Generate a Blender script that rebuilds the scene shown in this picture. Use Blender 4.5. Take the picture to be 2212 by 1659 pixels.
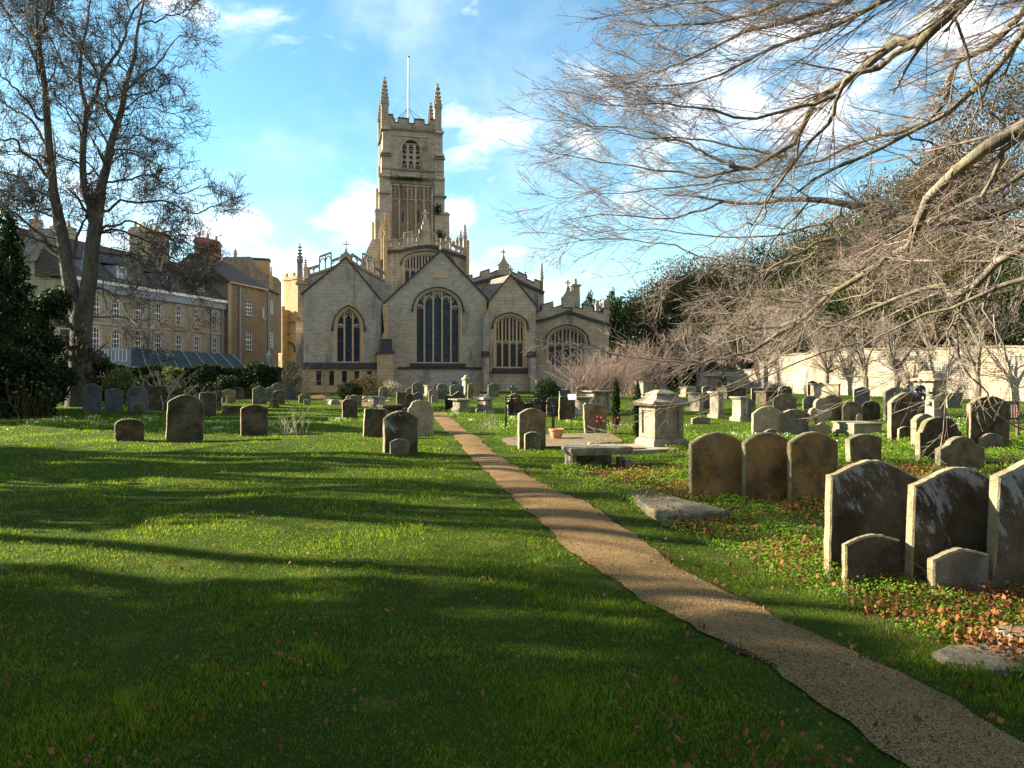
import bpy, math, random
import numpy as np
from mathutils import Vector, Matrix, noise
from mathutils.geometry import tessellate_polygon
R=math.radians
random.seed(7); rng=np.random.default_rng(7)
scene=bpy.context.scene
for o in list(bpy.data.objects): bpy.data.objects.remove(o)

# ------------------------------------------------------------ camera
F,CX,HY,EYE=1660.0,1106.0,808.0,1.6
cam=bpy.data.cameras.new("camera"); camo=bpy.data.objects.new("camera",cam)
scene.collection.objects.link(camo); scene.camera=camo
camo.location=(0,0,EYE); camo.rotation_euler=(R(90),0,0)
cam.sensor_width=36; cam.lens=36*F/2212; cam.shift_y=-(829.5-HY)/2212
cam.clip_start=0.1; cam.clip_end=3000

# ------------------------------------------------------------ light
SUN_AZ,SUN_EL=14.0,23.0       # degrees ahead of straight left, elevation
SUN_STR,SKY_STR=5.0,0.05
sun_dir=Vector((-math.cos(R(SUN_AZ))*math.cos(R(SUN_EL)),math.sin(R(SUN_AZ))*math.cos(R(SUN_EL)),math.sin(R(SUN_EL))))
sl=bpy.data.lights.new("sun","SUN"); sl.energy=SUN_STR; sl.angle=R(0.5); sl.color=(1,0.89,0.72)
so=bpy.data.objects.new("sun",sl); scene.collection.objects.link(so)
so.rotation_euler=sun_dir.to_track_quat('Z','Y').to_euler()
scene.view_settings.view_transform='Standard'; scene.view_settings.look='None'
scene.view_settings.exposure=1.9; scene.view_settings.gamma=1

world=bpy.data.worlds.new("World"); scene.world=world; world.use_nodes=True
class NT:
    def __init__(s,tree): s.t=tree; s.n=tree.nodes; s.l=tree.links
    def new(s,typ,**kw):
        nd=s.n.new(typ)
        for k,v in kw.items(): setattr(nd,k,v)
        return nd
    def setin(s,nd,i,v):
        if isinstance(v,bpy.types.NodeSocket): s.l.new(v,nd.inputs[i])
        else: nd.inputs[i].default_value=v
    def math(s,op,a,b=0.0,c=None,clamp=False):
        nd=s.new('ShaderNodeMath',operation=op,use_clamp=clamp)
        s.setin(nd,0,a); s.setin(nd,1,b)
        if c is not None: s.setin(nd,2,c)
        return nd.outputs[0]
    def mix(s,fac,a,b,mode='MIX'):
        nd=s.new('ShaderNodeMix',data_type='RGBA',blend_type=mode)
        s.setin(nd,0,fac)
        for i,v in ((6,a),(7,b)):
            if isinstance(v,(tuple,list)): v=tuple(v)+((1,) if len(v)==3 else ())
            s.setin(nd,i,v)
        return nd.outputs[2]
    def noise(s,vec,scale,detail=4,rough=.55,dist=0):
        nd=s.new('ShaderNodeTexNoise'); nd.inputs['Scale'].default_value=scale
        nd.inputs['Detail'].default_value=detail; nd.inputs['Roughness'].default_value=rough
        nd.inputs['Distortion'].default_value=dist
        if vec is not None: s.l.new(vec,nd.inputs['Vector'])
        return nd.outputs['Fac']
    def vor(s,vec,scale,feature='F1',out='Distance'):
        nd=s.new('ShaderNodeTexVoronoi',feature=feature); nd.inputs['Scale'].default_value=scale
        if vec is not None: s.l.new(vec,nd.inputs['Vector'])
        return nd.outputs[out]
    def ramp(s,fac,stops):
        nd=s.new('ShaderNodeValToRGB'); s.l.new(fac,nd.inputs[0]); e=nd.color_ramp.elements
        while len(e)<len(stops): e.new(0.5)
        for i,(p,c) in enumerate(stops):
            e[i].position=p; e[i].color=(c,c,c,1) if isinstance(c,(int,float)) else tuple(c)+(1,)
        return nd.outputs[0]
    def smooth(s,v,a,b):
        nd=s.new('ShaderNodeMapRange',interpolation_type='SMOOTHSTEP'); s.setin(nd,0,v)
        nd.inputs[1].default_value=a; nd.inputs[2].default_value=b
        return nd.outputs[0]
w=NT(world.node_tree); w.n.clear()
sky=w.new('ShaderNodeTexSky',sky_type='NISHITA',sun_disc=False,sun_elevation=R(SUN_EL),sun_rotation=R(-(90-SUN_AZ)))
sky.air_density=1.0; sky.dust_density=0.6; sky.ozone_density=3.0
tc=w.new('ShaderNodeTexCoord'); sep=w.new('ShaderNodeSeparateXYZ'); w.l.new(tc.outputs['Generated'],sep.inputs[0])
az=w.math('ARCTAN2',sep.outputs[0],sep.outputs[1]); el=w.math('ARCSINE',sep.outputs[2])
cmb=w.new('ShaderNodeCombineXYZ'); w.l.new(az,cmb.inputs[0]); w.l.new(w.math('MULTIPLY',el,1.7),cmb.inputs[1])
nz=w.noise(cmb.outputs[0],9.0,10,.6,.4); nz2=w.noise(cmb.outputs[0],2.6,5,.55,.5)
def azel(px,py):
    v=Vector((px-CX,F,HY-py)).normalized(); return math.atan2(v.x,v.y),math.asin(v.z)
# cumulus: px, py, half-width px, half-height px, strength
clouds=[(1055,285,105,55,1.05),(1165,300,40,30,.5),(770,490,75,60,1.1),(690,480,60,25,.8),(985,460,55,45,1.1),(1090,550,70,20,.95),(1250,290,70,55,.75),
 (470,490,110,60,1.0),(560,600,260,75,.95),(100,560,160,110,1.0),(1400,230,200,70,.7),(1700,180,360,150,.8),(1500,330,200,90,.65),(2050,60,180,140,.7),(420,20,130,45,.7),(860,600,240,60,.85),(1180,620,150,50,.8),
 (-500,500,400,120,1.0),(2800,300,500,200,.9),(1310,180,30,30,.6)]
cl=None
for px,py,sx,sy,st in clouds:
    a0,e0=azel(px,py)
    d2=w.math('ADD',w.math('POWER',w.math('ABSOLUTE',w.math('DIVIDE',w.math('SUBTRACT',az,a0),sx/F)),2.0),
                    w.math('POWER',w.math('ABSOLUTE',w.math('DIVIDE',w.math('SUBTRACT',el,e0),sy/F)),2.0))
    g=w.math('MULTIPLY',w.math('EXPONENT',w.math('MULTIPLY',d2,-0.8)),st)
    cl=g if cl is None else w.math('MAXIMUM',cl,g)
field=w.math('ADD',cl,w.math('MULTIPLY',w.math('SUBTRACT',nz,0.5),3.4))
dens=w.smooth(field,0.22,1.35)
wisp=w.math('MULTIPLY',w.smooth(nz2,0.42,0.75),0.40)
wisp=w.math('MULTIPLY',wisp,w.smooth(el,0.02,0.25))
dens=w.math('MAXIMUM',dens,wisp)
rear=w.math('MULTIPLY',w.smooth(w.math('MULTIPLY',sep.outputs[1],-1.0),0.0,0.35),w.smooth(nz2,0.2,0.5))   # unseen cloud bank added behind the viewer as neutral fill light

shade=w.smooth(w.noise(cmb.outputs[0],11.0,6,.6),0.35,0.7)
ccol=w.mix(shade,(6.6,7.6,9.4),(13.0,12.8,12.5))
hsv=w.new('ShaderNodeHueSaturation'); w.l.new(sky.outputs[0],hsv.inputs['Color']); hsv.inputs['Saturation'].default_value=1.02
tint=w.mix(1.0,hsv.outputs[0],(1.12,1.56,1.42),'MULTIPLY')
hz=w.smooth(el,0.0,0.3)
tint=w.mix(hz,w.mix(0.4,tint,(8.0,10.5,12.0)),tint)
wc=w.mix(dens,tint,ccol)
wc=w.mix(w.math('MULTIPLY',rear,0.8),wc,(4.4,4.6,5.4))
bg=w.new('ShaderNodeBackground'); w.l.new(wc,bg.inputs[0]); bg.inputs[1].default_value=SKY_STR
wo=w.new('ShaderNodeOutputWorld'); w.l.new(bg.outputs[0],wo.inputs[0])

# ------------------------------------------------------------ helpers
def gd(py): return EYE*F/(py-HY)
def gxy(px,py): d=gd(py); return ((px-CX)/F*d,d)
def at(px,py,d): return Vector(((px-CX)/F*d,d,EYE+(HY-py)/F*d))
def hgt(x,y):
    k=1.0 if y<45 else max(0.0,1-(y-45)/15)
    return k*(0.030*math.sin(x*.83+.31*y)+0.026*math.sin(y*.67-.22*x+1)+0.018*math.sin(1.7*x-.9*y+2)-0.030*math.sin(0)-0.026*math.sin(1)*0)
def hgt_np(x,y):
    k=np.clip(np.where(y<45,1.0,1-(y-45)/15),0,1)
    return k*(0.030*np.sin(x*.83+.31*y)+0.026*np.sin(y*.67-.22*x+1)+0.018*np.sin(1.7*x-.9*y+2))
LINK=scene.collection.objects.link
def tag(o,label=None,cat=None,group=None,kind=None):
    if label: o['label']=label
    if cat: o['category']=cat
    if group: o['group']=group
    if kind: o['kind']=kind
    return o
def empty(name,loc,rz=0.0):
    o=bpy.data.objects.new(name,None); o.empty_display_size=.3; LINK(o); o.location=loc; o.rotation_euler=(0,0,rz); return o
def fastmesh(name,V,faces_flat,nper,mat,parent=None,smooth=False):
    me=bpy.data.meshes.new(name); V=np.asarray(V,dtype=np.float32); nf=len(faces_flat)//nper
    me.vertices.add(len(V)); me.vertices.foreach_set('co',V.ravel())
    me.loops.add(len(faces_flat)); me.loops.foreach_set('vertex_index',np.asarray(faces_flat,dtype=np.int32))
    me.polygons.add(nf); me.polygons.foreach_set('loop_start',np.arange(0,nf*nper,nper,dtype=np.int32))
    me.update(calc_edges=True)
    if smooth: me.polygons.foreach_set('use_smooth',np.ones(nf,dtype=bool))
    me.materials.append(mat); o=bpy.data.objects.new(name,me); LINK(o)
    if parent: o.parent=parent
    return o
class MB:
    def __init__(s): s.v=[]; s.f=[]
    def add(s,vs,fs):
        o=len(s.v); s.v+=[tuple(v) for v in vs]; s.f+=[tuple(i+o for i in f) for f in fs]; return s
    def box(s,x0,x1,y0,y1,z0,z1):
        return s.add([(x0,y0,z0),(x1,y0,z0),(x1,y1,z0),(x0,y1,z0),(x0,y0,z1),(x1,y0,z1),(x1,y1,z1),(x0,y1,z1)],
          [(0,3,2,1),(4,5,6,7),(0,1,5,4),(1,2,6,5),(2,3,7,6),(3,0,4,7)])
    def frust(s,cx,cy,a0,b0,z0,a1,b1,z1):
        return s.add([(cx-a0,cy-b0,z0),(cx+a0,cy-b0,z0),(cx+a0,cy+b0,z0),(cx-a0,cy+b0,z0),(cx-a1,cy-b1,z1),(cx+a1,cy-b1,z1),(cx+a1,cy+b1,z1),(cx-a1,cy+b1,z1)],
          [(0,3,2,1),(4,5,6,7),(0,1,5,4),(1,2,6,5),(2,3,7,6),(3,0,4,7)])
    def prism(s,pts,y0,y1):
        n=len(pts)
        return s.add([(x,y0,z) for x,z in pts]+[(x,y1,z) for x,z in pts],
          [tuple(range(n)),tuple(range(2*n-1,n-1,-1))]+[(i,(i+1)%n,(i+1)%n+n,i+n) for i in range(n)])
    def hprism(s,pts,z0,z1):
        n=len(pts)
        return s.add([(x,y,z0) for x,y in pts]+[(x,y,z1) for x,y in pts],
          [tuple(range(n)),tuple(range(2*n-1,n-1,-1))]+[(i,(i+1)%n,(i+1)%n+n,i+n) for i in range(n)])
    def panel(s,outer,holes,y0,y1,rev=.3,back=True):
        pls=[[Vector((x,z,0)) for x,z in outer]]+[[Vector((x,z,0)) for x,z in hh] for hh in holes]
        flat=[p for l in pls for p in l]
        s.add([(p.x,y0,p.y) for p in flat],tessellate_polygon(pls))
        n=len(outer)
        s.add([(x,y0,z) for x,z in outer]+[(x,y1,z) for x,z in outer],[(i,(i+1)%n,(i+1)%n+n,i+n) for i in range(n)]+([tuple(range(n,2*n))] if back else []))
        for hh in holes:
            n=len(hh); s.add([(x,y0,z) for x,z in hh]+[(x,y0+rev,z) for x,z in hh],[(i,(i+1)%n,(i+1)%n+n,i+n) for i in range(n)])
        return s
    def ribbon(s,pts,w,y0,y1,closed=False):
        n=len(pts); L=[];Rr=[]
        for i in range(n):
            a=pts[i-1] if (i>0 or closed) else pts[i]; b=pts[(i+1)%n] if (i<n-1 or closed) else pts[i]
            dx,dz=b[0]-a[0],b[1]-a[1]; l=math.hypot(dx,dz) or 1; nx,nz=-dz/l*w/2,dx/l*w/2
            L.append((pts[i][0]+nx,pts[i][1]+nz)); Rr.append((pts[i][0]-nx,pts[i][1]-nz))
        vs=[]
        for i in range(n): vs+=[(L[i][0],y0,L[i][1]),(Rr[i][0],y0,Rr[i][1]),(Rr[i][0],y1,Rr[i][1]),(L[i][0],y1,L[i][1])]
        fs=[]
        for i in range(n if closed else n-1):
            j=(i+1)%n
            for k in range(4): fs.append((4*i+k,4*i+(k+1)%4,4*j+(k+1)%4,4*j+k))
        if not closed: fs+=[(0,1,2,3),(4*n-4,4*n-1,4*n-2,4*n-3)]
        return s.add(vs,fs)
    def tube(s,pts,rad,n=6):
        pts=[Vector(p) for p in pts]; m=len(pts)
        if not isinstance(rad,(list,tuple)): rad=[rad]*m
        vs=[]; up=Vector((.31,.52,.79))
        for i,p in enumerate(pts):
            d=(pts[min(i+1,m-1)]-pts[max(i-1,0)]).normalized(); a=d.cross(up)
            if a.length<.05: a=d.cross(Vector((1,0,0)))
            a.normalize(); b=d.cross(a)
            for k in range(n):
                t=2*math.pi*k/n; vs.append(p+(a*math.cos(t)+b*math.sin(t))*rad[i])
        fs=[(i*n+k,i*n+(k+1)%n,(i+1)*n+(k+1)%n,(i+1)*n+k) for i in range(m-1) for k in range(n)]
        fs+=[tuple(range(n)),tuple(range((m-1)*n,m*n))]
        return s.add(vs,fs)
    def lathe(s,prof,cx=0,cy=0,z0=0,n=16,rot=0.0):
        vs=[];m=len(prof)
        for r,z in prof:
            for k in range(n):
                t=2*math.pi*(k+rot)/n; vs.append((cx+r*math.cos(t),cy+r*math.sin(t),z0+z))
        fs=[(i*n+k,i*n+(k+1)%n,(i+1)*n+(k+1)%n,(i+1)*n+k) for i in range(m-1) for k in range(n)]+[tuple(range(n)),tuple(range((m-1)*n,m*n))]
        return s.add(vs,fs)
    def ball(s,c,rx,ry,rz,n=10,m=7,jit=0):
        prof=[]; vs=[]
        for i in range(m+1):
            ph=math.pi*i/m
            for k in range(n):
                t=2*math.pi*k/n; j=1+random.uniform(-jit,jit)
                vs.append((c[0]+rx*j*math.sin(ph)*math.cos(t),c[1]+ry*j*math.sin(ph)*math.sin(t),c[2]-rz*j*math.cos(ph)))
        return s.add(vs,[(i*n+k,i*n+(k+1)%n,(i+1)*n+(k+1)%n,(i+1)*n+k) for i in range(m) for k in range(n)])
    def build(s,name,mat,parent=None,smooth=False,loc=None):
        me=bpy.data.meshes.new(name); me.from_pydata([tuple(v) for v in s.v],[],s.f); me.materials.append(mat)
        if smooth: me.polygons.foreach_set('use_smooth',[True]*len(me.polygons))
        me.update(); o=bpy.data.objects.new(name,me); LINK(o)
        if parent: o.parent=parent
        if loc is not None: o.location=loc
        return o

# ------------------------------------------------------------ materials
def newmat(name):
    m=bpy.data.materials.new(name); m.use_nodes=True; t=NT(m.node_tree); p=t.n['Principled BSDF']; return m,t,p
def col(t,p,c):
    if isinstance(c,bpy.types.NodeSocket): t.l.new(c,p.inputs['Base Color'])
    else: p.inputs['Base Color'].default_value=tuple(c)+(1,)
def bump(t,p,hgtsock,dist,strength=1.0):
    b=t.new('ShaderNodeBump'); b.inputs['Distance'].default_value=dist; b.inputs['Strength'].default_value=strength
    t.l.new(hgtsock,b.inputs['Height']); t.l.new(b.outputs[0],p.inputs['Normal'])
def simple(name,c,rough=.7,metal=0,var=.15,scale=8):
    m,t,p=newmat(name); p.inputs['Roughness'].default_value=rough; p.inputs['Metallic'].default_value=metal
    tc=t.new('ShaderNodeTexCoord'); n=t.noise(tc.outputs['Object'],scale,4)
    a=tuple(v*(1-var*1.6) for v in c); b=tuple(min(1,v*(1+var*1.6)) for v in c)
    col(t,p,t.mix(n,a,b)); bump(t,p,n,.003)
    return m
def wallmat(name,c1,c2,mortar,bw,bh,stain=.35,rub=.0,bumpd=.02,staincol=(.05,.045,.035)):
    m,t,p=newmat(name); p.inputs['Roughness'].default_value=.9
    tc=t.new('ShaderNodeTexCoord'); s=t.new('ShaderNodeSeparateXYZ'); t.l.new(tc.outputs['Object'],s.inputs[0])
    c=t.new('ShaderNodeCombineXYZ'); t.l.new(t.math('ADD',s.outputs[0],t.math('MULTIPLY',s.outputs[1],.93)),c.inputs[0])
    wob=t.math('MULTIPLY',t.math('SUBTRACT',t.noise(tc.outputs['Object'],.9,2),.5),rub)
    t.l.new(t.math('ADD',s.outputs[2],wob),c.inputs[1])
    b=t.new('ShaderNodeTexBrick'); t.l.new(c.outputs[0],b.inputs['Vector']); b.inputs['Scale'].default_value=1
    b.inputs['Brick Width'].default_value=bw; b.inputs['Row Height'].default_value=bh; b.inputs['Mortar Size'].default_value=.012
    b.inputs['Mortar Smooth'].default_value=.3; b.inputs['Bias'].default_value=0
    b.inputs['Color1'].default_value=tuple(c1)+(1,); b.inputs['Color2'].default_value=tuple(c2)+(1,); b.inputs['Mortar'].default_value=tuple(mortar)+(1,)
    cc=t.mix(t.smooth(t.noise(tc.outputs['Object'],.55,6,.6),.35,.7),b.outputs[0],t.mix(.75,b.outputs[0],(1.0,.82,.60),'MULTIPLY'))
    cc=t.mix(t.math('MULTIPLY',t.smooth(t.noise(tc.outputs['Object'],2.3,6,.7),.4,.75),.6),cc,t.mix(1,cc,(.62,.62,.66),'MULTIPLY'))
    m2=t.new('ShaderNodeMapping'); m2.inputs['Scale'].default_value=(1,1,.22); t.l.new(tc.outputs['Object'],m2.inputs['Vector'])
    cc=t.mix(t.math('MULTIPLY',t.smooth(t.noise(m2.outputs[0],.8,7,.65,.3),.50,.72),min(1,stain*1.4)),cc,staincol)
    col(t,p,cc)
    hs=t.math('ADD',t.math('MULTIPLY',b.outputs['Fac'],-1.0),t.math('MULTIPLY',t.noise(tc.outputs['Object'],9,5,.7),1.0))
    bump(t,p,hs,bumpd); return m
M={}
M['rubble']=wallmat('coursed_rubble',(.54,.485,.385),(.41,.365,.28),(.30,.265,.20),.42,.16,.5,.12,.03)
M['rubble_warm']=wallmat('warm_rubble',(.50,.37,.21),(.35,.25,.14),(.25,.19,.12),.42,.16,.35,.12,.03)
M['ashlar']=wallmat('ashlar_stone',(.50,.43,.305),(.40,.34,.235),(.27,.22,.155),.75,.32,.5,0,.012)
M['ashlar_warm']=wallmat('warm_ashlar',(.55,.40,.21),(.45,.32,.165),(.3,.22,.13),.7,.3,.25,0,.012)
M['tower']=wallmat('tower_stone',(.47,.41,.31),(.37,.32,.24),(.23,.20,.15),.6,.3,.6,0,.015)
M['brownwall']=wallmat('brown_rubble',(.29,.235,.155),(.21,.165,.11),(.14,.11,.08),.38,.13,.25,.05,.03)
M['housestone']=wallmat('house_ashlar',(.36,.325,.235),(.30,.27,.195),(.21,.185,.135),.8,.33,.25,0,.008)
M['boundary']=wallmat('boundary_wall_stone',(.56,.50,.38),(.40,.345,.25),(.13,.10,.07),.34,.12,.6,.15,.05)
M['brick']=wallmat('red_brick',(.36,.15,.085),(.28,.115,.065),(.25,.2,.16),.23,.085,.2,0,.01)
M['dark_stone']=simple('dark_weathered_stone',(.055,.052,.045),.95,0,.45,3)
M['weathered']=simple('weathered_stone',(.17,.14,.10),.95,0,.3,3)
M['dressed']=simple('dressed_stone',(.42,.335,.215),.85,0,.2,5)
M['dressed_warm']=simple('golden_dressed_stone',(.50,.35,.18),.85,0,.15,5)
M['slates']=wallmat('stone_slates',(.10,.085,.07),(.06,.052,.045),(.025,.022,.02),.3,.2,.3,0,.03)
M['slates_light']=wallmat('light_stone_slates',(.30,.26,.19),(.2,.17,.125),(.08,.07,.05),.35,.24,.3,0,.03)
M['slates_grey']=wallmat('grey_slates',(.30,.30,.29),(.22,.22,.22),(.10,.10,.10),.4,.28,.1,0,.02)
M['lead']=simple('grey_lead',(.16,.17,.19),.5,0,.2,3)
M['white']=simple('white_paint',(.78,.78,.75),.5,0,.05,4)
M['greyblue']=simple('grey_blue_paint',(.22,.26,.30),.6,0,.1,3)
M['black_metal']=simple('black_metal',(.012,.013,.016),.35,.3,.1,20)
M['rust']=simple('rusty_red_metal',(.28,.05,.025),.7,0,.2,20)
M['redwood']=simple('red_brown_wood',(.10,.030,.020),.55,0,.3,14)
M['terracotta']=simple('terracotta',(.58,.27,.15),.8,0,.1,6)
M['red']=simple('red_petals',(.55,.035,.02),.6,0,.2,20)
M['pots']=simple('clay_chimney_pots',(.45,.34,.2),.8,0,.2,5)
M['green_glass']=simple('green_glass_roof',(.02,.042,.036),.85,0,.2,1)
M['lamp_green']=simple('pale_green_lamp_paint',(.23,.33,.33),.5,0,.1,9)
M['soil']=simple('dark_soil',(.05,.034,.02),.95,0,.5,14); M['soil'].node_tree.nodes['Principled BSDF'].inputs['Specular IOR Level'].default_value=.03
def glassmat(name,c,lead=.16,bright=.0):
    m,t,p=newmat(name); tc=t.new('ShaderNodeTexCoord'); s=t.new('ShaderNodeSeparateXYZ'); t.l.new(tc.outputs['Object'],s.inputs[0])
    fx=t.math('FRACT',t.math('DIVIDE',s.outputs[0],lead)); fz=t.math('FRACT',t.math('DIVIDE',s.outputs[2],lead*1.3))
    ln=t.math('MAXIMUM',t.math('GREATER_THAN',fx,.9),t.math('GREATER_THAN',fz,.92))
    n=t.noise(tc.outputs['Object'],2.2,4); base=t.mix(n,tuple(v*.5 for v in c),tuple(v*1.8 for v in c))
    wn=t.new('ShaderNodeTexWhiteNoise'); q=t.new('ShaderNodeVectorMath',operation='FLOOR'); dv=t.new('ShaderNodeVectorMath',operation='DIVIDE')
    t.l.new(tc.outputs['Object'],dv.inputs[0]); dv.inputs[1].default_value=(lead,10,lead*1.3); t.l.new(dv.outputs[0],q.inputs[0]); t.l.new(q.outputs[0],wn.inputs[0])
    base=t.mix(t.math('MULTIPLY',t.math('POWER',wn.outputs['Value'],4.0),.6),base,(.07,.10,.15)); p.inputs['Specular IOR Level'].default_value=.25
    col(t,p,t.mix(ln,base,(.05,.05,.055))); t.l.new(t.mix(ln,(.22,)*3,(.8,)*3),p.inputs['Roughness'])
    bump(t,p,wn.outputs['Value'],.01,.5); return m
M['leaded']=glassmat('leaded_glass',(.011,.016,.028),.17)
M['leaded_dark']=glassmat('dark_leaded_glass',(.010,.010,.014),.2)
M['pane']=glassmat('window_pane',(.02,.03,.045),50)
def stonemat(name,base,dark,lich,lichamt,orange=0,green=.2,seed=0,scale=1.0,glyph=False,white=0):
    m,t,p=newmat(name); p.inputs['Roughness'].default_value=.9; p.inputs['Specular IOR Level'].default_value=.2
    tc=t.new('ShaderNodeTexCoord'); oi=t.new('ShaderNodeObjectInfo')
    mp=t.new('ShaderNodeVectorMath',operation='ADD'); t.l.new(tc.outputs['Object'],mp.inputs[0])
    sc=t.new('ShaderNodeVectorMath',operation='SCALE'); cb=t.new('ShaderNodeCombineXYZ')
    for i in range(3): t.l.new(oi.outputs['Random'],cb.inputs[i])
    t.l.new(cb.outputs[0],sc.inputs[0]); sc.inputs['Scale'].default_value=37; t.l.new(sc.outputs[0],mp.inputs[1]); v=mp.outputs[0]
    n1=t.noise(v,2.6*scale,7,.65,.4); n2=t.noise(v,9*scale,6,.7,.3); n3=t.noise(v,30*scale,4,.7)
    c=t.mix(t.smooth(n1,.36,.66),dark,base)
    c=t.mix(t.math('MULTIPLY',n3,.5),c,t.mix(1,c,(.55,.5,.45),'MULTIPLY'))
    c=t.mix(t.math('MULTIPLY',t.smooth(t.noise(v,3.7*scale,5,.6,1.0),.5,.7),green),c,(.075,.085,.025))
    if orange: c=t.mix(t.math('MULTIPLY',t.smooth(t.noise(v,4.4*scale,6,.7,.8),.47,.62),orange),c,(.36,.20,.035))
    if white:
        mm=t.new('ShaderNodeMapping',vector_type='TEXTURE'); mm.inputs['Rotation'].default_value=(0,R(-40),0); mm.inputs['Scale'].default_value=(.35,1,1.1); t.l.new(v,mm.inputs['Vector'])
        ss=t.new('ShaderNodeSeparateXYZ'); t.l.new(tc.outputs['Object'],ss.inputs[0])
        wv=t.math('ADD',t.noise(mm.outputs[0],3.2,9,.75,.2),t.math('MULTIPLY',t.math('SUBTRACT',t.math('SUBTRACT',ss.outputs[2],t.math('MULTIPLY',ss.outputs[0],.7)),.55),.26))
        c=t.mix(t.math('MULTIPLY',t.smooth(wv,.58,.66),white),c,(.34,.37,.39))
    vd=t.vor(v,22*scale); vm=t.smooth(t.math('SUBTRACT',n2,t.math('MULTIPLY',vd,.35)),.50,.58)
    c=t.mix(t.math('MULTIPLY',vm,lichamt),c,lich)
    sp=t.smooth(t.math('SUBTRACT',t.noise(v,48*scale,3,.6),t.math('MULTIPLY',n1,.12)),.60,.66); c=t.mix(t.math('MULTIPLY',sp,.75),c,lich)
    pit=t.smooth(t.noise(v,26*scale,5,.75),.40,.30); c=t.mix(t.math('MULTIPLY',pit,.8),c,t.mix(1,c,(.28,.25,.2),'MULTIPLY'))
    c=t.mix(t.math('MULTIPLY',t.smooth(t.noise(v,1.5*scale,5,.6),.5,.68),.6),c,t.mix(1,c,(.5,.47,.4),'MULTIPLY'))
    col(t,p,c)
    hs=t.math('ADD',t.math('MULTIPLY',n2,.9),t.math('MULTIPLY',n3,.5)); bump(t,p,hs,.03 if not glyph else .045); return m
M['st_brown']=stonemat('brown_lichened_stone',(.33,.26,.16),(.15,.115,.07),(.42,.38,.29),.45,.25,.3)
M['st_dark']=stonemat('dark_mossy_stone',(.14,.12,.075),(.045,.038,.026),(.30,.29,.22),.5,.2,.4)
M['st_grey']=stonemat('grey_weathered_stone',(.30,.275,.20),(.16,.14,.10),(.45,.43,.36),.45,0,.35)
M['st_green']=stonemat('green_grey_stone',(.20,.215,.16),(.10,.11,.075),(.33,.35,.28),.4,0,.7)
M['st_pale']=stonemat('pale_limestone',(.50,.43,.31),(.33,.27,.18),(.55,.5,.4),.35,.05,.15)
M['st_orange']=stonemat('orange_lichened_stone',(.42,.28,.12),(.17,.11,.055),(.55,.5,.38),.5,.8,.2)
M['st_slate']=stonemat('blue_slate_stone',(.13,.145,.15),(.085,.09,.09),(.2,.21,.2),.25,0,.1)
M['st_near']=stonemat('dark_stone_with_white_bloom',(.16,.135,.085),(.06,.048,.03),(.22,.23,.23),.25,.05,.3,white=.9)
M['st_chest']=stonemat('chest_tomb_stone',(.46,.41,.31),(.25,.21,.145),(.5,.47,.4),.4,.05,.2)
M['st_slab']=stonemat('worn_slab_stone',(.27,.24,.17),(.13,.11,.075),(.42,.40,.32),.45,.05,.35)
M['st_rough']=stonemat('pitted_brown_stone',(.33,.27,.165),(.16,.125,.07),(.42,.38,.29),.35,.15,.35,scale=1.6,glyph=True)
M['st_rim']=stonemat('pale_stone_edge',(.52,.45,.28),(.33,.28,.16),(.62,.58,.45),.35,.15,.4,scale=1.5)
def barkmat(name,c1,c2,green=.3):
    m,t,p=newmat(name); p.inputs['Roughness'].default_value=.9; tc=t.new('ShaderNodeTexCoord')
    mm=t.new('ShaderNodeMapping'); mm.inputs['Scale'].default_value=(1,1,.35); t.l.new(tc.outputs['Object'],mm.inputs['Vector'])
    n=t.noise(mm.outputs[0],6,6,.7,.5); c=t.mix(t.smooth(n,.35,.65),c1,c2)
    c=t.mix(t.math('MULTIPLY',t.smooth(t.noise(tc.outputs['Object'],1.3,4,.6),.5,.68),green),c,(.13,.14,.025)); col(t,p,c)
    bump(t,p,n,.03); return m
M['bark_dark']=barkmat('sycamore_bark',(.055,.045,.034),(.13,.108,.078),.45)
M['bark_twig']=barkmat('dark_twig_bark',(.045,.036,.028),(.11,.085,.06),.2)
M['beech']=barkmat('beech_bark',(.10,.082,.055),(.26,.22,.155),.45)
M['beech_twig']=barkmat('beech_twig_bark',(.16,.115,.09),(.39,.30,.225),.12)
M['stems']=barkmat('shrub_stems',(.20,.13,.10),(.40,.29,.21),.0)
M['stems_pale']=barkmat('pale_stems',(.38,.33,.2),(.55,.48,.3),.2)
def leafmat(name,c1,c2,rough=.55,trans=.3,clump=1.2):
    m,t,p=newmat(name); p.inputs['Roughness'].default_value=rough
    g=t.new('ShaderNodeNewGeometry'); tc=t.new('ShaderNodeTexCoord'); n=t.noise(tc.outputs['Object'],clump,4,.6)
    f=t.math('ADD',t.math('MULTIPLY',g.outputs['Random Per Island'],.6),t.math('MULTIPLY',t.math('SUBTRACT',n,.28),1.1),clamp=True)
    c=t.mix(f,c1,c2); col(t,p,c); p.inputs['Specular IOR Level'].default_value=.12 if trans>.2 else .08
    if trans:
        tr=t.new('ShaderNodeBsdfTranslucent'); t.l.new(t.mix(1,c,(1.5,1.5,.55),'MULTIPLY'),tr.inputs[0])
        mx=t.new('ShaderNodeMixShader'); mx.inputs[0].default_value=trans
        t.l.new(p.outputs[0],mx.inputs[1]); t.l.new(tr.outputs[0],mx.inputs[2]); t.l.new(mx.outputs[0],t.n['Material Output'].inputs[0])
    return m
M['grass']=leafmat('grass_blades',(.014,.050,.003),(.30,.40,.030),.7,.46,1.5)
M['herb']=leafmat('ground_herbs',(.035,.10,.008),(.25,.40,.045),.7,.42,2)
M['deadleaf']=leafmat('fallen_beech_leaves',(.05,.020,.009),(.37,.155,.06),.65,.15,3)
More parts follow.
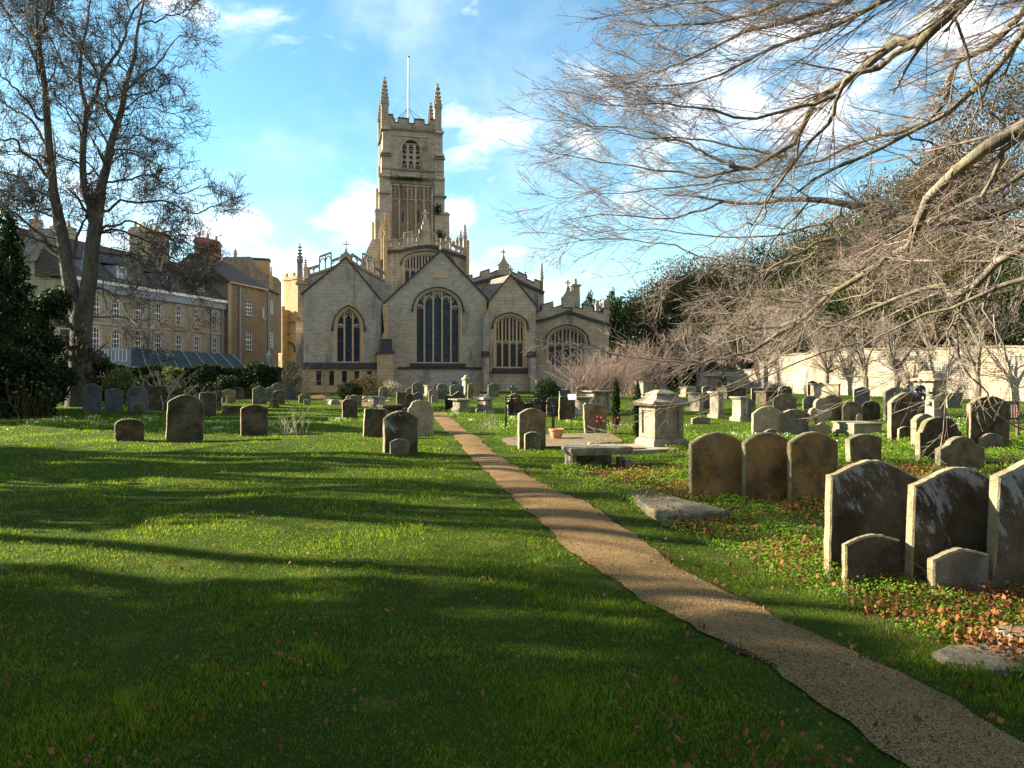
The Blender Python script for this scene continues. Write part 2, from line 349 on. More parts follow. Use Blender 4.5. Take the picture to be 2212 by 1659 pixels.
M['yew']=leafmat('yew_foliage',(.010,.022,.008),(.04,.07,.02),.6,.1,1.5)
M['ever']=leafmat('evergreen_foliage',(.026,.030,.011),(.17,.135,.055),.9,.15,.35)
M['conifer']=leafmat('blue_green_conifer_foliage',(.012,.03,.018),(.04,.07,.04),.6,.1,.6)
M['cedar']=leafmat('brownish_conifer_foliage',(.05,.035,.018),(.14,.10,.045),.6,.15,.35)
M['hedge']=leafmat('hedge_foliage',(.018,.026,.012),(.06,.075,.03),.6,.1,1)
M['bushleaf']=leafmat('garden_shrub_leaves',(.07,.09,.03),(.24,.25,.09),.6,.25,2)
M['snow']=leafmat('snowdrop_petals',(.7,.72,.66),(.85,.86,.8),.5,.2,3)
M['seed']=leafmat('dead_seed_heads',(.10,.055,.03),(.19,.11,.065),.8,0,3)

# ------------------------------------------------------------ ground
PL=[(2.1,0),(1.55,3.12),(1.37,4.2),(1.0,5.37),(.55,6.81),(.18,8.74),(-.21,11.2),(-.92,15.9),(-2.0,22.7),(-3.15,29.8)]
PR=[(2.8,0),(2.17,3.2),(2.0,4.2),(1.75,5.04),(1.60,5.7),(1.44,6.37),(1.03,8.8),(.49,10.97),(-.19,15),(-1.40,22.7),(-2.55,29.8)]
PLy=[p[1] for p in PL];PLx=[p[0] for p in PL];PRy=[p[1] for p in PR];PRx=[p[0] for p in PR]
def bedmask(x,y):   # 1 in the rough bed right of the path
    x=np.asarray(x,float); y=np.asarray(y,float)
    nse=.35*np.sin(3.1*x+1.3*y)+.3*np.sin(1.7*y-2.3*x+1)
    right=x-(np.interp(y,PRy,PRx)+.42+.10*nse)
    lim=np.where(x<3.2,13.6,20.5+.25*(x-3))
    lim=np.where((x>=1.6)&(x<3.2),13.6+nse,lim)
    s=np.clip(right/.3,0,1)*np.clip((lim+nse-y)/.8,0,1)*np.where(y<3.6,np.clip((y-3.0)/.6,0,1),1)
    return s
def build_ground():
    xs=np.concatenate([np.linspace(-900,-60,16),np.arange(-55,-14,1.5),np.arange(-14,22,.35),np.arange(22,60,1.5),np.linspace(65,900,16)])
    ys=np.concatenate([np.linspace(-300,-4,12),np.arange(-3,30,.35),np.arange(30,110,1.5),np.linspace(115,1500,16)])
    X,Y=np.meshgrid(xs,ys); Z=hgt_np(X,Y); Z=np.where(Y>200,-.02,Z)
    V=np.stack([X.ravel(),Y.ravel(),Z.ravel()],1); nx,ny=len(xs),len(ys)
    i,j=np.meshgrid(np.arange(nx-1),np.arange(ny-1)); a=(j*nx+i).ravel()
    Fc=np.stack([a,a+1,a+nx+1,a+nx],1).ravel()
    m,t,p=newmat('lawn_ground'); p.inputs['Roughness'].default_value=.95; p.inputs['Specular IOR Level'].default_value=.05
    tc=t.new('ShaderNodeTexCoord'); v=tc.outputs['Object']
    at_=t.new('ShaderNodeAttribute'); at_.attribute_name='bed'
    c=t.mix(t.noise(v,.5,5,.6),(.014,.038,.004),(.085,.125,.010))
    c=t.mix(t.math('MULTIPLY',t.smooth(t.noise(v,14,5,.7),.45,.7),.5),c,(.028,.05,.012))
    c=t.mix(t.math('MULTIPLY',t.smooth(t.noise(v,2.2,5,.6),.55,.72),.6),c,(.17,.17,.03))
    c=t.mix(t.math('MULTIPLY',t.smooth(t.noise(v,3.1,6,.7,.5),.60,.68),.75),c,(.05,.036,.02))
    sl_=t.mix(t.noise(v,20,5,.7),(.045,.035,.018),(.12,.085,.045)); sl_=t.mix(t.smooth(t.noise(v,3.5,4,.6),.42,.6),sl_,(.07,.12,.02))
    c=t.mix(at_.outputs['Fac'],c,sl_); col(t,p,c)
    bump(t,p,t.math('ADD',t.noise(v,45,4,.7),t.noise(v,6,3,.6)),.05)
    o=fastmesh('lawn',V,Fc,4,m,smooth=True)
    a_=o.data.attributes.new('bed','FLOAT','POINT'); a_.data.foreach_set('value',bedmask(V[:,0],V[:,1]).astype(np.float32))
    tag(o,'uneven mown green lawn of the churchyard in sun and tree shade','lawn',kind='structure')
build_ground()
def gravelmat(name,c1,c2,c3):
    m,t,p=newmat(name); p.inputs['Roughness'].default_value=.95; p.inputs['Specular IOR Level'].default_value=.08; tc=t.new('ShaderNodeTexCoord'); v=tc.outputs['Object']
    vc=t.new('ShaderNodeTexVoronoi'); vc.inputs['Scale'].default_value=120; t.l.new(v,vc.inputs['Vector'])
    s=t.new('ShaderNodeSeparateColor'); t.l.new(vc.outputs['Color'],s.inputs[0])
    c=t.mix(s.outputs[0],c1,c2); c=t.mix(t.math('MULTIPLY',t.smooth(s.outputs[1],.74,.82),.9),c,c3)
    c=t.mix(t.smooth(vc.outputs['Distance'],.35,.75),c,t.mix(.7,c,(.35,.28,.2),'MULTIPLY'))
    c=t.mix(t.math('MULTIPLY',t.smooth(t.noise(v,1.3,7,.7,.4),.45,.68),.6),c,t.mix(1,c,(.5,.45,.36),'MULTIPLY'))
    c=t.mix(t.math('MULTIPLY',t.smooth(t.noise(v,4.5,6,.7),.62,.72),.5),c,(.10,.10,.03)); col(t,p,c)
    bump(t,p,t.math('SUBTRACT',t.noise(v,22,4,.7),vc.outputs['Distance']),.03); return m
M['gravel']=gravelmat('path_gravel',(.64,.43,.19),(.42,.28,.125),(.11,.09,.07))
M['gravel2']=gravelmat('pale_gravel',(.62,.50,.33),(.45,.34,.2),(.2,.17,.13))
def strip(name,secs,mat,label,cat):
    V=[];Fq=[];nc=7
    for k,(a,b) in enumerate(secs):
        for i in range(nc):
            f=i/(nc-1); x=a[0]+(b[0]-a[0])*f; y=a[1]+(b[1]-a[1])*f
            V.append((x,y,hgt(x,y)+.012+.02*math.sin(math.pi*f)*1.0))
    for k in range(len(secs)-1):
        for i in range(nc-1): a=k*nc+i; Fq+=[a,a+1,a+nc+1,a+nc]
    return tag(fastmesh(name,V,Fq,4,mat,smooth=True),label,cat,kind='structure')
secs=[]
for y in np.arange(0,29.8,.09):
    j=lambda s:.022*math.sin(y*3.3+s)+.016*math.sin(y*7.7+2*s)+.010*math.sin(y*17+s)+random.uniform(-.010,.010)
    secs.append(((np.interp(y,PLy,PLx)+j(0),y),(np.interp(y,PRy,PRx)+j(2),y)))
cen=[(-2.85,30.2),(-3.6,32.6),(-4.6,35),(-6.2,37.6),(-9.2,44),(-12.8,51),(-14.5,57),(-15,63)]
for k in range(1,len(cen)):
    a=Vector(cen[k-1]);b=Vector(cen[k])
    for q in range(6):
        c=a.lerp(b,q/6); d=(b-a).normalized(); n=Vector((-d.y,d.x))*.5; secs.append(((c.x+n.x*1,c.y+n.y),(c.x-n.x,c.y-n.y)))
strip('gravel_path',secs,M['gravel'],'straight honey coloured gravel path running through the churchyard to the church','path')
for sd,PX_,lb in ((-1,PLx,'left'),(1,PRx,'right')):
    V=[];Fq=[]
    ys_=np.arange(1.5,26,.12)
    for k,y in enumerate(ys_):
        x0=np.interp(y,PLy if sd<0 else PRy,PX_)-sd*.06; x1=x0+sd*(.06-.006+.02*math.sin(y*4.7)+.015*math.sin(y*13.1)+random.uniform(-.02,.03))
        for x in (x0,x1): V.append((x,y,hgt(x,y)+.0095))
    for k in range(len(ys_)-1): Fq+=[2*k,2*k+1,2*k+3,2*k+2]
    tag(fastmesh('soil_verge',V,Fq,4,M['soil']),'dark trodden soil along the %s edge of the gravel path'%lb,'soil',kind='structure')
def patch(name,pxs,mat,label,cat,off=.016):
    pts=[gxy(*p) for p in pxs]; P=[]
    for k in range(len(pts)):
        a,b=pts[k],pts[(k+1)%len(pts)]
        for q in range(6): P.append((a[0]+(b[0]-a[0])*q/6+random.uniform(-.05,.05),a[1]+(b[1]-a[1])*q/6+random.uniform(-.05,.05)))
    cx=sum(p[0] for p in P)/len(P);cy=sum(p[1] for p in P)/len(P)
    V=[(cx,cy,hgt(cx,cy)+off+.01)]
    for r_ in (.5,1.0):
        V+=[(cx+(p[0]-cx)*r_,cy+(p[1]-cy)*r_,hgt(cx+(p[0]-cx)*r_,cy+(p[1]-cy)*r_)+off) for p in P]
    n=len(P); f=[(0,1+i,1+(i+1)%n) for i in range(n)]+[(1+i,1+n+i,1+n+(i+1)%n,1+(i+1)%n) for i in range(n)]
    me=MB(); me.v=V; me.f=f
    return tag(me.build(name,mat),label,cat,kind='structure')
patch('gravel_patch',[(1082,950),(1120,943),(1230,941),(1325,943),(1345,958),(1200,966),(1095,960)],M['gravel2'],'pale gravel patch under the terracotta pot','gravel')
patch('flower_bed',[(590,938),(640,931),(700,937),(690,943),(630,944)],M['soil'],'bare dark soil around the pruned rose bush','flower bed')

# grass blades, herbs, leaves -------------------------------------------
def blades(name,x,y,hh,ww,lean,mat,label,cat):
    n=len(x); z=hgt_np(x,y)-.01; a=rng.uniform(0,2*np.pi,n); la=rng.uniform(0,2*np.pi,n)
    dx=np.cos(a)*ww/2; dy=np.sin(a)*ww/2; lx=np.cos(la)*lean*hh; ly=np.sin(la)*lean*hh
    V=np.empty((n,5,3),np.float32)
    V[:,0]=np.stack([x-dx,y-dy,z],1); V[:,1]=np.stack([x+dx,y+dy,z],1)
    V[:,2]=np.stack([x+dx*.7+lx*.35,y+dy*.7+ly*.35,z+hh*.6],1); V[:,3]=np.stack([x-dx*.7+lx*.35,y-dy*.7+ly*.35,z+hh*.6],1)
    V[:,4]=np.stack([x+lx,y+ly,z+hh],1)
    b=np.arange(n)*5; Fc=np.stack([b,b+1,b+2, b,b+2,b+3, b+3,b+2,b+4],1).ravel()
    return tag(fastmesh(name,V.reshape(-1,3),Fc,3,mat),label,cat,kind='stuff')
def on_path(x,y,m=0.0): return (x>np.interp(y,PLy,PLx)-m)&(x<np.interp(y,PRy,PRx)+m)&(y<30)
def clump(x,y,s=1.0): return .5+.25*np.sin(x*3.7*s+1.1*np.sin(y*2.9*s))+.25*np.sin(y*4.3*s+1.7*np.sin(x*3.1*s)+.5)
def screen_pts(n,y0,y1,px0=-350,px1=2560):
    Y=np.exp(rng.uniform(np.log(y0),np.log(y1),n)); px=rng.uniform(px0,px1,n); d=EYE*F/Y
    return (px-CX)/F*d,d
x,y=screen_pts(420000,62,980)
bm=bedmask(x,y); keep=(~on_path(x,y,-.045))&(rng.random(len(x))>bm*.75)
x,y=x[keep],y[keep]; tuft=clump(x,y,.8)
dmul=np.clip(y/12,.0,1)
big=clump(x*1.9+5,y*1.9,1.3); hh=rng.uniform(.014,.038,len(x))*(.65+.9*np.clip(tuft,0,1)**2)*(1+.7*(big>.9))*(1+.25*dmul); hh*=np.where(on_path(x,y,.25),.75,1); hh*=np.where(bedmask(x,y)>.5,1.5,1)
blades('grass',x,y,hh,np.maximum(.0032,.00062*y)*rng.uniform(.8,1.4,len(x)),rng.uniform(.2,.9,len(x)),M['grass'],'short green grass covering the churchyard','grass')
def leaves(name,x,y,z,size,mat,label,cat,flat=.5,curl=.25,aspect=.55,kind='stuff',parent=None):
    n=len(x); a=rng.uniform(0,2*np.pi,n); tl=rng.normal(0,flat,n); rl=rng.normal(0,flat,n)
    ux=np.stack([np.cos(a)*np.cos(tl),np.sin(a)*np.cos(tl),np.sin(tl)],1); vx=np.stack([-np.sin(a)*np.cos(rl),np.cos(a)*np.cos(rl),np.sin(rl)],1)
    nn=np.cross(ux,vx); C=np.stack([x,y,z],1); s=size[:,None]
    V=np.empty((n,6,3),np.float32)
    V[:,0]=C-ux*s/2+nn*s*curl*.5; V[:,5]=C+ux*s/2+nn*s*curl*.7
    V[:,1]=C-ux*s*.12+vx*s*aspect/2+nn*s*curl; V[:,2]=C-ux*s*.12-vx*s*aspect/2+nn*s*curl
    V[:,3]=C+ux*s*.25+vx*s*aspect*.38+nn*s*curl*.6; V[:,4]=C+ux*s*.25-vx*s*aspect*.38+nn*s*curl*.6
    b=np.arange(n)*6; Fc=np.stack([b,b+1,b+2, b+1,b+3,b+4, b+1,b+4,b+2, b+3,b+5,b+4],1).ravel()
    o=fastmesh(name,V.reshape(-1,3),Fc,3,mat,parent)
    if label: tag(o,label,cat,kind=kind)
    return o
# fallen leaves
x,y=screen_pts(34000,110,900); bm=bedmask(x,y)
cm=clump(x*.7+3,y*.7,1)
pr=np.where(bm>.4,.12+.6*(cm>.5),.19*(.08+1.6*cm**2)*np.where(y<14,1,.4)); pr=np.where(on_path(x,y),.02,pr)
k=rng.random(len(x))<pr; x,y=x[k],y[k]
NL=70000; x2=rng.uniform(.6,9,NL); y2=3.4+9.1*rng.random(NL)**1.3; k=(rng.random(NL)<(.07+.62*(clump(x2*.8+3,y2*.8,1)<.45)+.75*((x2>2.7)&(y2<5.9))))&(bedmask(x2,y2)>.5); x=np.append(x,x2[k]); y=np.append(y,y2[k])
ey=rng.uniform(3,14,260); ex=np.where(rng.random(260)<.7,np.interp(ey,PRy,PRx)+rng.normal(.03,.07,260),np.interp(ey,PLy,PLx)-rng.normal(.03,.06,260)); x=np.append(x,ex);y=np.append(y,ey)
leaves('fallen_leaves',x,y,hgt_np(x,y)+rng.uniform(.012,.05,len(x))+rng.uniform(.0,.09,len(x))*(bedmask(x,y)>.4),np.where(bedmask(x,y)>.4,rng.uniform(.022,.055,len(x)),rng.uniform(.016,.045,len(x))),M['deadleaf'],'brown curled beech leaves scattered over grass and rough ground','leaves',.75,.6,.6)
# herbs
x,y=screen_pts(230000,95,900,1150,2560); bm=bedmask(x,y); cm=clump(x*.8,y*.8,1.0); cm2=clump(x*1.9+2,y*1.9,1)
d=cm*.65+cm2*.35+.04*(y<9)-.30*np.clip((x-3.0)/2.5,0,1)*(y<6.0)-.45*((y<4.6))
d=d+.5*np.exp(-(((x-2.2)/.8)**2+((y-6.6)/.9)**2))+.25*np.exp(-(((x-1.2)/.5)**2+((y-9.6)/1.2)**2)); k=(bm>.3)&(rng.random(len(x))<np.clip((d-.30)*4,0,1)); x,y=x[k],y[k]; d=d[k]
z=hgt_np(x,y)+rng.beta(2,1.3,len(x))*(.035+.20*np.clip(d-.28,0,.6))
leaves('ground_cover',x,y,z,np.maximum(.018,.0028*y)*rng.uniform(.7,1.5,len(x)),M['herb'],'bright green leafy herbs covering the rough ground beside the path','ground cover',.55,.15,.62)
# snowdrops: clumps of leaves and white flowers
cx_,cy_=[],[]
for a,b,n in [((200,925),(340,905),16),((340,925),(700,915),22),((700,918),(880,905),7),((1080,925),(1150,905),9),((1200,915),(1500,925),14),((900,880),(1010,900),8),((1960,925),(2212,895),18),((1560,935),(1820,955),8),((10,930),(240,905),10),((1240,900),(1320,890),5),((1020,905),(1060,900),3)]:
    for q in range(n):
        f=random.random(); g=gxy(a[0]+(b[0]-a[0])*f,a[1]+(b[1]-a[1])*f+random.uniform(-9,9)); cx_.append(g[0]);cy_.append(g[1])
X=[];Y=[];
for a,b in zip(cx_,cy_):
    n=random.randint(4,16); r_=random.uniform(.06,.22)
    for q in range(n): X.append(a+random.gauss(0,r_)); Y.append(b+random.gauss(0,r_))
X=np.array(X);Y=np.array(Y)
leaves('snowdrops',X,Y,hgt_np(X,Y)+rng.uniform(.07,.13,len(X)),rng.uniform(.03,.05,len(X)),M['snow'],'clusters of small white snowdrops in the grass','snowdrops',1.2,.3,.8)
gx=np.repeat(np.array(cx_),26)+rng.normal(0,.16,26*len(cx_)); gy=np.repeat(np.array(cy_),26)+rng.normal(0,.16,26*len(cx_))
blades('flower_leaves',gx,gy,rng.uniform(.09,.17,len(gx)),np.maximum(.007,.0007*gy),rng.uniform(.2,.8,len(gx)),M['herb'],'narrow green leaves of snowdrops and daffodils in clumps','leaves')
# loose pebbles on the path
n=14000; y=EYE*F/np.exp(rng.uniform(np.log(200),np.log(930),n)); fx=rng.random(n); x=np.interp(y,PLy,PLx)*(1-fx)+np.interp(y,PRy,PRx)*fx
V0=np.array([(1,0,0),(0,1,0),(-1,0,0),(0,-1,0),(0,0,.7),(0,0,-.7)],float); F0=np.array([0,1,4,1,2,4,2,3,4,3,0,4,1,0,5,2,1,5,3,2,5,0,3,5])
s=rng.uniform(.002,.0055,n); an=rng.uniform(0,6.28,n); ca,sa=np.cos(an),np.sin(an)
P=V0[None]*s[:,None,None]*rng.uniform(.6,1.3,(n,1,3)); PX=P[:,:,0]*ca[:,None]-P[:,:,1]*sa[:,None]; PY=P[:,:,0]*sa[:,None]+P[:,:,1]*ca[:,None]
V=np.stack([PX+x[:,None],PY+y[:,None],P[:,:,2]+(hgt_np(x,y)+.013+.02*np.sin(np.pi*fx))[:,None]],2).reshape(-1,3)
tag(fastmesh('gravel',V,(np.arange(n)[:,None]*6+F0[None]).ravel(),3,leafmat('pebbles',(.24,.15,.07),(.66,.44,.20),.8,0,5)),'loose honey coloured pebbles on the path','gravel',kind='stuff')
# ------------------------------------------------------------ frames and architecture helpers
class Fr:
    def __init__(s,ox,oy,ang): s.o=Vector((ox,oy)); s.a=ang; s.u=Vector((math.cos(ang),math.sin(ang))); s.w=Vector((-math.sin(ang),math.cos(ang)))
    def loc(s,px,py,yl):
        D=Vector(((px-CX)/F,1.0)); t=(yl+s.o.dot(s.w))/D.dot(s.w); P=D*t
        return ((P-s.o).dot(s.u),EYE+(HY-py)/F*t)
    def L(s,pts,yl): return [s.loc(px,py,yl) for px,py in pts]
def zA(x,y): return (596.4+x*.22876,487.9+y*.22876)      # enlargement of the chancel
def zB(x,y): return (975.9+x*.22876,487.9+y*.22876)      # enlargement of the right chapel
def zT(x,y): return (759+x*.2941,108.4+y*.2941)          # enlargement of the tower
def arch(cx,a,zs,r,n=12):
    out=[]
    for i in range(2*n+1):
        t=-1+i/n
        if r>=a*.98:
            c=(r*r-a*a)/(2*a); Rr=a+c; x=t*a; z=math.sqrt(max(0,Rr*Rr-(abs(x)+c)**2))
        else: x=t*a; z=r*(.88*(1-abs(t)**2.2)**.5+.12*(1-abs(t)))
        out.append((cx+x,zs+z))
    return out
def win_hole(cx,a,z0,zs,r): return [(cx-a,z0)]+arch(cx,a,zs,r)+[(cx+a,z0)]
def gothic_window(parent,cx,a,z0,zs,r,y,nl,y_rec=.42,glass='leaded',frame='dressed',mid=None,heads=None,hood=True,tr='dressed'):
    """surround with glass, tracery, hood mould as its pieces"""
    outer=arch(cx,a+.16,zs,r+.16)
    outer=arch(cx,a+.10,zs,r+.10)
    sb=MB().ribbon([(cx-a-.10,z0)]+outer+[(cx+a+.10,z0)],.20,y-.03,y+.10)
    sb.ribbon([(cx-a+.05,z0)]+arch(cx,a-.05,zs,r-.05)+[(cx+a-.05,z0)],.14,y+.12,y+y_rec-.02)
    win=sb.build('window',M[frame],parent)
    MB().prism(win_hole(cx,a-.02,z0,zs,r-.02),y+y_rec,y+y_rec+.04).build('glass',M[glass],win)
    T=MB(); y0,y1=y+y_rec-.20,y+y_rec-.01
    def topz(x,f=1.0):
        t=min(1,abs(x-cx)/a)
        if r>=a*.98:
            c=(r*r-a*a)/(2*a); Rr=a+c; return zs+math.sqrt(max(0,Rr*Rr-(abs(x-cx)+c)**2))
        return zs+r*(.88*(1-t**2.2)**.5+.12*(1-t))
    lw=2*a/nl; bw=.15
    for i in range(1,nl):
        x=cx-a+i*lw; T.box(x-bw/2,x+bw/2,y0,y1,z0,topz(x)-.03)
    for i in range(nl):
        x=cx-a+(i+.5)*lw
        zh=heads[i] if heads else (mid if mid else min(topz(x-lw*.4),topz(x+lw*.4))-.15*lw)
        hr=lw*.62
        T.ribbon(arch(x,lw/2,zh-hr,hr,6),bw*.85,y0+.02,y1)
        T.ribbon([(x-lw*.22,zh-hr+.30*hr),(x-lw*.10,zh-hr*.55),(x,zh-hr*.22),(x+lw*.10,zh-hr*.55),(x+lw*.22,zh-hr+.30*hr)],.06,y0+.05,y1)
    if mid:
        n2=nl*2; l2=2*a/n2
        for i in range(1,n2):
            x=cx-a+i*l2
            if i%2: T.box(x-.05,x+.05,y0+.03,y1-.01,mid-.02,topz(x)-.03)
        for i in range(n2):
            x=cx-a+(i+.5)*l2; zt=min(topz(x-l2*.5),topz(x+l2*.5))-.10
            if zt>mid+.5: T.ribbon(arch(x,l2/2,zt-l2*.7,l2*.65,5),.08,y0+.03,y1-.012)
    elif nl>=3:
        for i in range(1,nl):
            x=cx-a+i*lw; tz=topz(x)-.02; lo=(heads[i] if heads else tz-lw)-.1
            for sgn in (-1,1):
                T.ribbon([(x,tz-lw*1.05),(x+sgn*lw*.30,tz-lw*.62),(x+sgn*lw*.34,tz-lw*.15)],.08,y0+.03,y1-.014)
    T.ribbon([(cx-a,z0+.05),(cx+a,z0+.05)],.12,y0-.1,y1+.003)
    T.build('tracery',M[tr],win)
    if hood:
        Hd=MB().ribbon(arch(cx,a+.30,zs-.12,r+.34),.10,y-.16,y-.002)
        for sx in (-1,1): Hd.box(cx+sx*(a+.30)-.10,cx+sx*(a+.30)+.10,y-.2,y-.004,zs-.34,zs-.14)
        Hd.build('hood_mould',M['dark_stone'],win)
    return win
def pinnacle(name,parent,x,y,z0,w,hs,hp,mat='tower',cross=True):
    b=MB(); b.box(x-w,x+w,y-w,y+w,z0,z0+hs)
    b.frust(x,y,w*1.25,w*1.25,z0+hs*.0,w*1.25,w*1.25,z0+w*.3)
    b.box(x-w*1.25,x+w*1.25,y-w*1.25,y+w*1.25,z0+hs,z0+hs+w*.3)
    for k in range(4):
        t=k*math.pi/2; c,s_=math.cos(t),math.sin(t)
        p=[(-w,w*1.06),(w,w*1.06),(0,w*1.06)]; zz=[z0+hs+w*.3,z0+hs+w*.3,z0+hs+w*1.9]
        q=[(x+c*px_-s_*py_,y+s_*px_+c*py_,z) for (px_,py_),z in zip(p,zz)]
        b.add(q+[(x,y,z0+hs+w*1.4)],[(0,1,2),(0,2,3),(1,2,3)])
    zb=z0+hs+w*.3; b.frust(x,y,w*.78,w*.78,zb,w*.1,w*.1,zb+hp)
    n=max(4,int(hp/(w*1.05)))
    for i in range(n):
        f=(i+.5)/n; rr=w*(.78-.68*f); z=zb+hp*f; c=w*.26+.02
        for sx,sy in ((1,1),(1,-1),(-1,1),(-1,-1)):
            b.box(x+sx*(rr+c*.6)-c,x+sx*(rr+c*.6)+c,y+sy*(rr+c*.6)-c,y+sy*(rr+c*.6)+c,z-c*.6,z+c*.6)
    zt=zb+hp; b.box(x-w*.3,x+w*.3,y-w*.3,y+w*.3,zt-w*.25,zt+w*.1)
    if cross: b.box(x-w*.1,x+w*.1,y-w*.1,y+w*.1,zt,zt+w*1.3); b.box(x-w*.42,x+w*.42,y-w*.1,y+w*.1,zt+w*.5,zt+w*.75)
    else: b.ball((x,y,zt+w*.25),w*.3,w*.3,w*.35,6,4)
    return b.build(name,M[mat],parent)
def open_parapet(parent,pts,h,y0,y1,mat='tower',step=.62):
    """pierced parapet following a polyline of its foot (x,z)"""
    b=MB(); b.ribbon([(x,z+.10) for x,z in pts],.2,y0-.08,y1+.08)
    b.ribbon([(x,z+h) for x,z in pts],.15,y0-.05,y1+.05)
    for (xa,za),(xb,zb) in zip(pts[:-1],pts[1:]):
        L_=abs(xb-xa); n=max(1,round(L_/step))
        for i in range(n+1):
            f=i/n; x=xa+(xb-xa)*f; z=za+(zb-za)*f; b.box(x-.06,x+.06,y0,y1,z+.1,z+h)
        for i in range(n):
            f=(i+.5)/n; x=xa+(xb-xa)*f; z=za+(zb-za)*f; s_=L_/n/2
            sl_=(zb-za)/(xb-xa) if xb!=xa else 0
            b.ribbon([(x-s_,z+h*.55-sl_*s_),(x-s_*.5,z+h*.78-sl_*s_*.5),(x,z+h*.86),(x+s_*.5,z+h*.78+sl_*s_*.5),(x+s_,z+h*.55+sl_*s_)],.09,y0+.01,y1-.01)
    return b.build('parapet',M[mat],parent)
def cope(parent,pts,w=.13,y0=-.1,y1=.5,mat='dark_stone',name='coping'):
    return MB().ribbon(pts,w,y0,y1).build(name,M[mat],parent)
def cross(b,x,y,z,h,t=.05):
    b.box(x-t,x+t,y-t,y+t,z,z+h); b.box(x-h*.32,x+h*.32,y-t*.9,y+t*.9,z+h*.55,z+h*.55+2*t)
    for dx,dz in ((-h*.32,h*.55+t),(h*.32,h*.55+t),(0,h)): b.box(x+dx-t*1.3,x+dx+t*1.3,y-t*1.15,y+t*1.15,z+dz-t*1.3,z+dz+t*1.3)

# ------------------------------------------------------------ the church
CF=Fr(-17.9,66.0,R(13.6))
church=empty('church',(CF.o.x,CF.o.y,0),CF.a)
tag(church,'large honey limestone parish church with tall square tower and traceried east windows','church')
G0=-.15
# --- left chapel (gabled, pointed three-light window)
Y=0.0
lc=CF.L([zA(258,640),zA(660,305),zA(992,700)],Y)
x0,x1=lc[0][0],lc[2][0]; xa,za=lc[1]
wz0=CF.loc(*zA(400,1292),Y)[1]; wzs=CF.loc(*zA(400,950),Y)[1]; wzt=CF.loc(*zA(400,770),Y)[1]
wl=CF.loc(*zA(566,1000),Y)[0]; wr=CF.loc(*zA(804,1000),Y)[0]; wc,wa=(wl+wr)/2,(wr-wl)/2
outer=[(x0,G0),(x1,G0),lc[2],lc[1],lc[0]]
lw=MB().panel(outer,[win_hole(wc,wa,wz0,wzs,wzt-wzs)],Y,Y+9,.5).build('chapel_wall',M['rubble'],church)
gothic_window(lw,wc,wa,wz0,wzs,wzt-wzs,Y,3,glass='leaded',frame='dressed_warm',tr='dressed_warm',heads=[wzs+.25,wzt-.15,wzs+.25])
cope(lw,[(x0-.25,lc[0][1]-.1),(xa,za+.08),(x1,lc[2][1])],.13,-.12,.35)
sz0=CF.loc(*zA(400,1350),Y)[1]; sz1=CF.loc(*zA(400,1292),Y)[1]
bx0=CF.loc(*zA(243,1400),-.45)[0]; bx1=CF.loc(*zA(986,1400),-.45)[0]
slz=CF.L([zA(403,1438),zA(525,1438),zA(645,1438),zA(763,1438),zA(882,1438)],-.45)
holes=[[(x-.2,z-.62),(x-.2,z+.62),(x+.2,z+.62),(x+.2,z-.62)] for x,z in slz]
bsm=MB().panel([(bx0,G0),(bx1,G0),(bx1,sz0),(bx0,sz0)],holes,-.45,-.002,.2,back=False).build('basement_wall',M['ashlar_warm'],church)
for x,z in slz:
    g=MB().box(x-.22,x+.22,-.26,-.22,z-.64,z+.64).build('slit_window',M['leaded_dark'],bsm)
MB().prism([(bx0-.08,sz0),(bx1+.08,sz0),(bx1+.02,sz1),(bx0-.02,sz1)],-.62,-.004).build('string_course',M['dark_stone'],bsm)
MB().box(x1-.32,x1-.2,-.16,-.04,G0,lc[2][1]-.2).build('drainpipe',M['greyblue'],lw)
# roof of the left chapel
rf=MB()
rf.add([(x0-.2,.3,lc[0][1]-.02),(xa,.3,za+.0),(xa,9.2,za+.0),(x0-.2,9.2,lc[0][1]-.02)],[(0,1,2,3)]); rf.add([(x1,.3,lc[2][1]),(xa,.3,za+.02),(xa,9.2,za+.02),(x1,9.2,lc[2][1])],[(0,1,2,3)])
rf.build('roof',M['slates'],lw)
# --- aisle behind left chapel with pierced parapet
Y=3.2
al=CF.L([zA(205,545),zA(300,482),zA(410,448),zA(520,408),zA(612,372),zA(715,345),zA(815,412),zA(925,470),zA(1030,528)],Y)
aw=MB().prism([(al[0][0],G0),(al[-1][0]+.6,G0),(al[-1][0]+.6,al[-1][1])]+al[::-1],Y,Y+20).build('aisle_wall',M['rubble'],church)
par=[al[1],al[2],al[3],al[4]]
open_parapet(aw,al[1:3],.75,Y-.05,Y+.2); open_parapet(aw,al[2:4],1.5,Y-.06,Y+.21); open_parapet(aw,al[3:5],.75,Y-.05,Y+.2)
open_parapet(aw,al[5:7],.8,Y-.05,Y+.2); open_parapet(aw,al[6:8],1.5,Y-.06,Y+.21); open_parapet(aw,al[7:9],.8,Y-.05,Y+.2)
tx,tz=CF.loc(*zA(661,330),Y)
tb=MB().box(tx-.48,tx+.48,Y-.2,Y+.25,tz-.4,tz+.5)
tb.prism([(tx-.56,tz+.5),(tx+.56,tz+.5),(tx+.3,tz+.62),(tx+.12,tz+.8),(tx+.04,tz+1.15),(tx-.04,tz+1.15),(tx-.12,tz+.8),(tx-.3,tz+.62)],Y-.18,Y+.22)
cross(tb,tx,Y,tz+1.1,.66,.04); tb.build('turret',M['tower'],aw)
px_,pz_=CF.loc(*zA(225,548),Y-.4)
zt=CF.loc(*zA(225,345),Y-.4)[1]; ztt=CF.loc(*zA(225,195),Y-.4)[1]
pinnacle('pinnacle',aw,px_,Y-.4,pz_,.23,zt-pz_,ztt-zt)
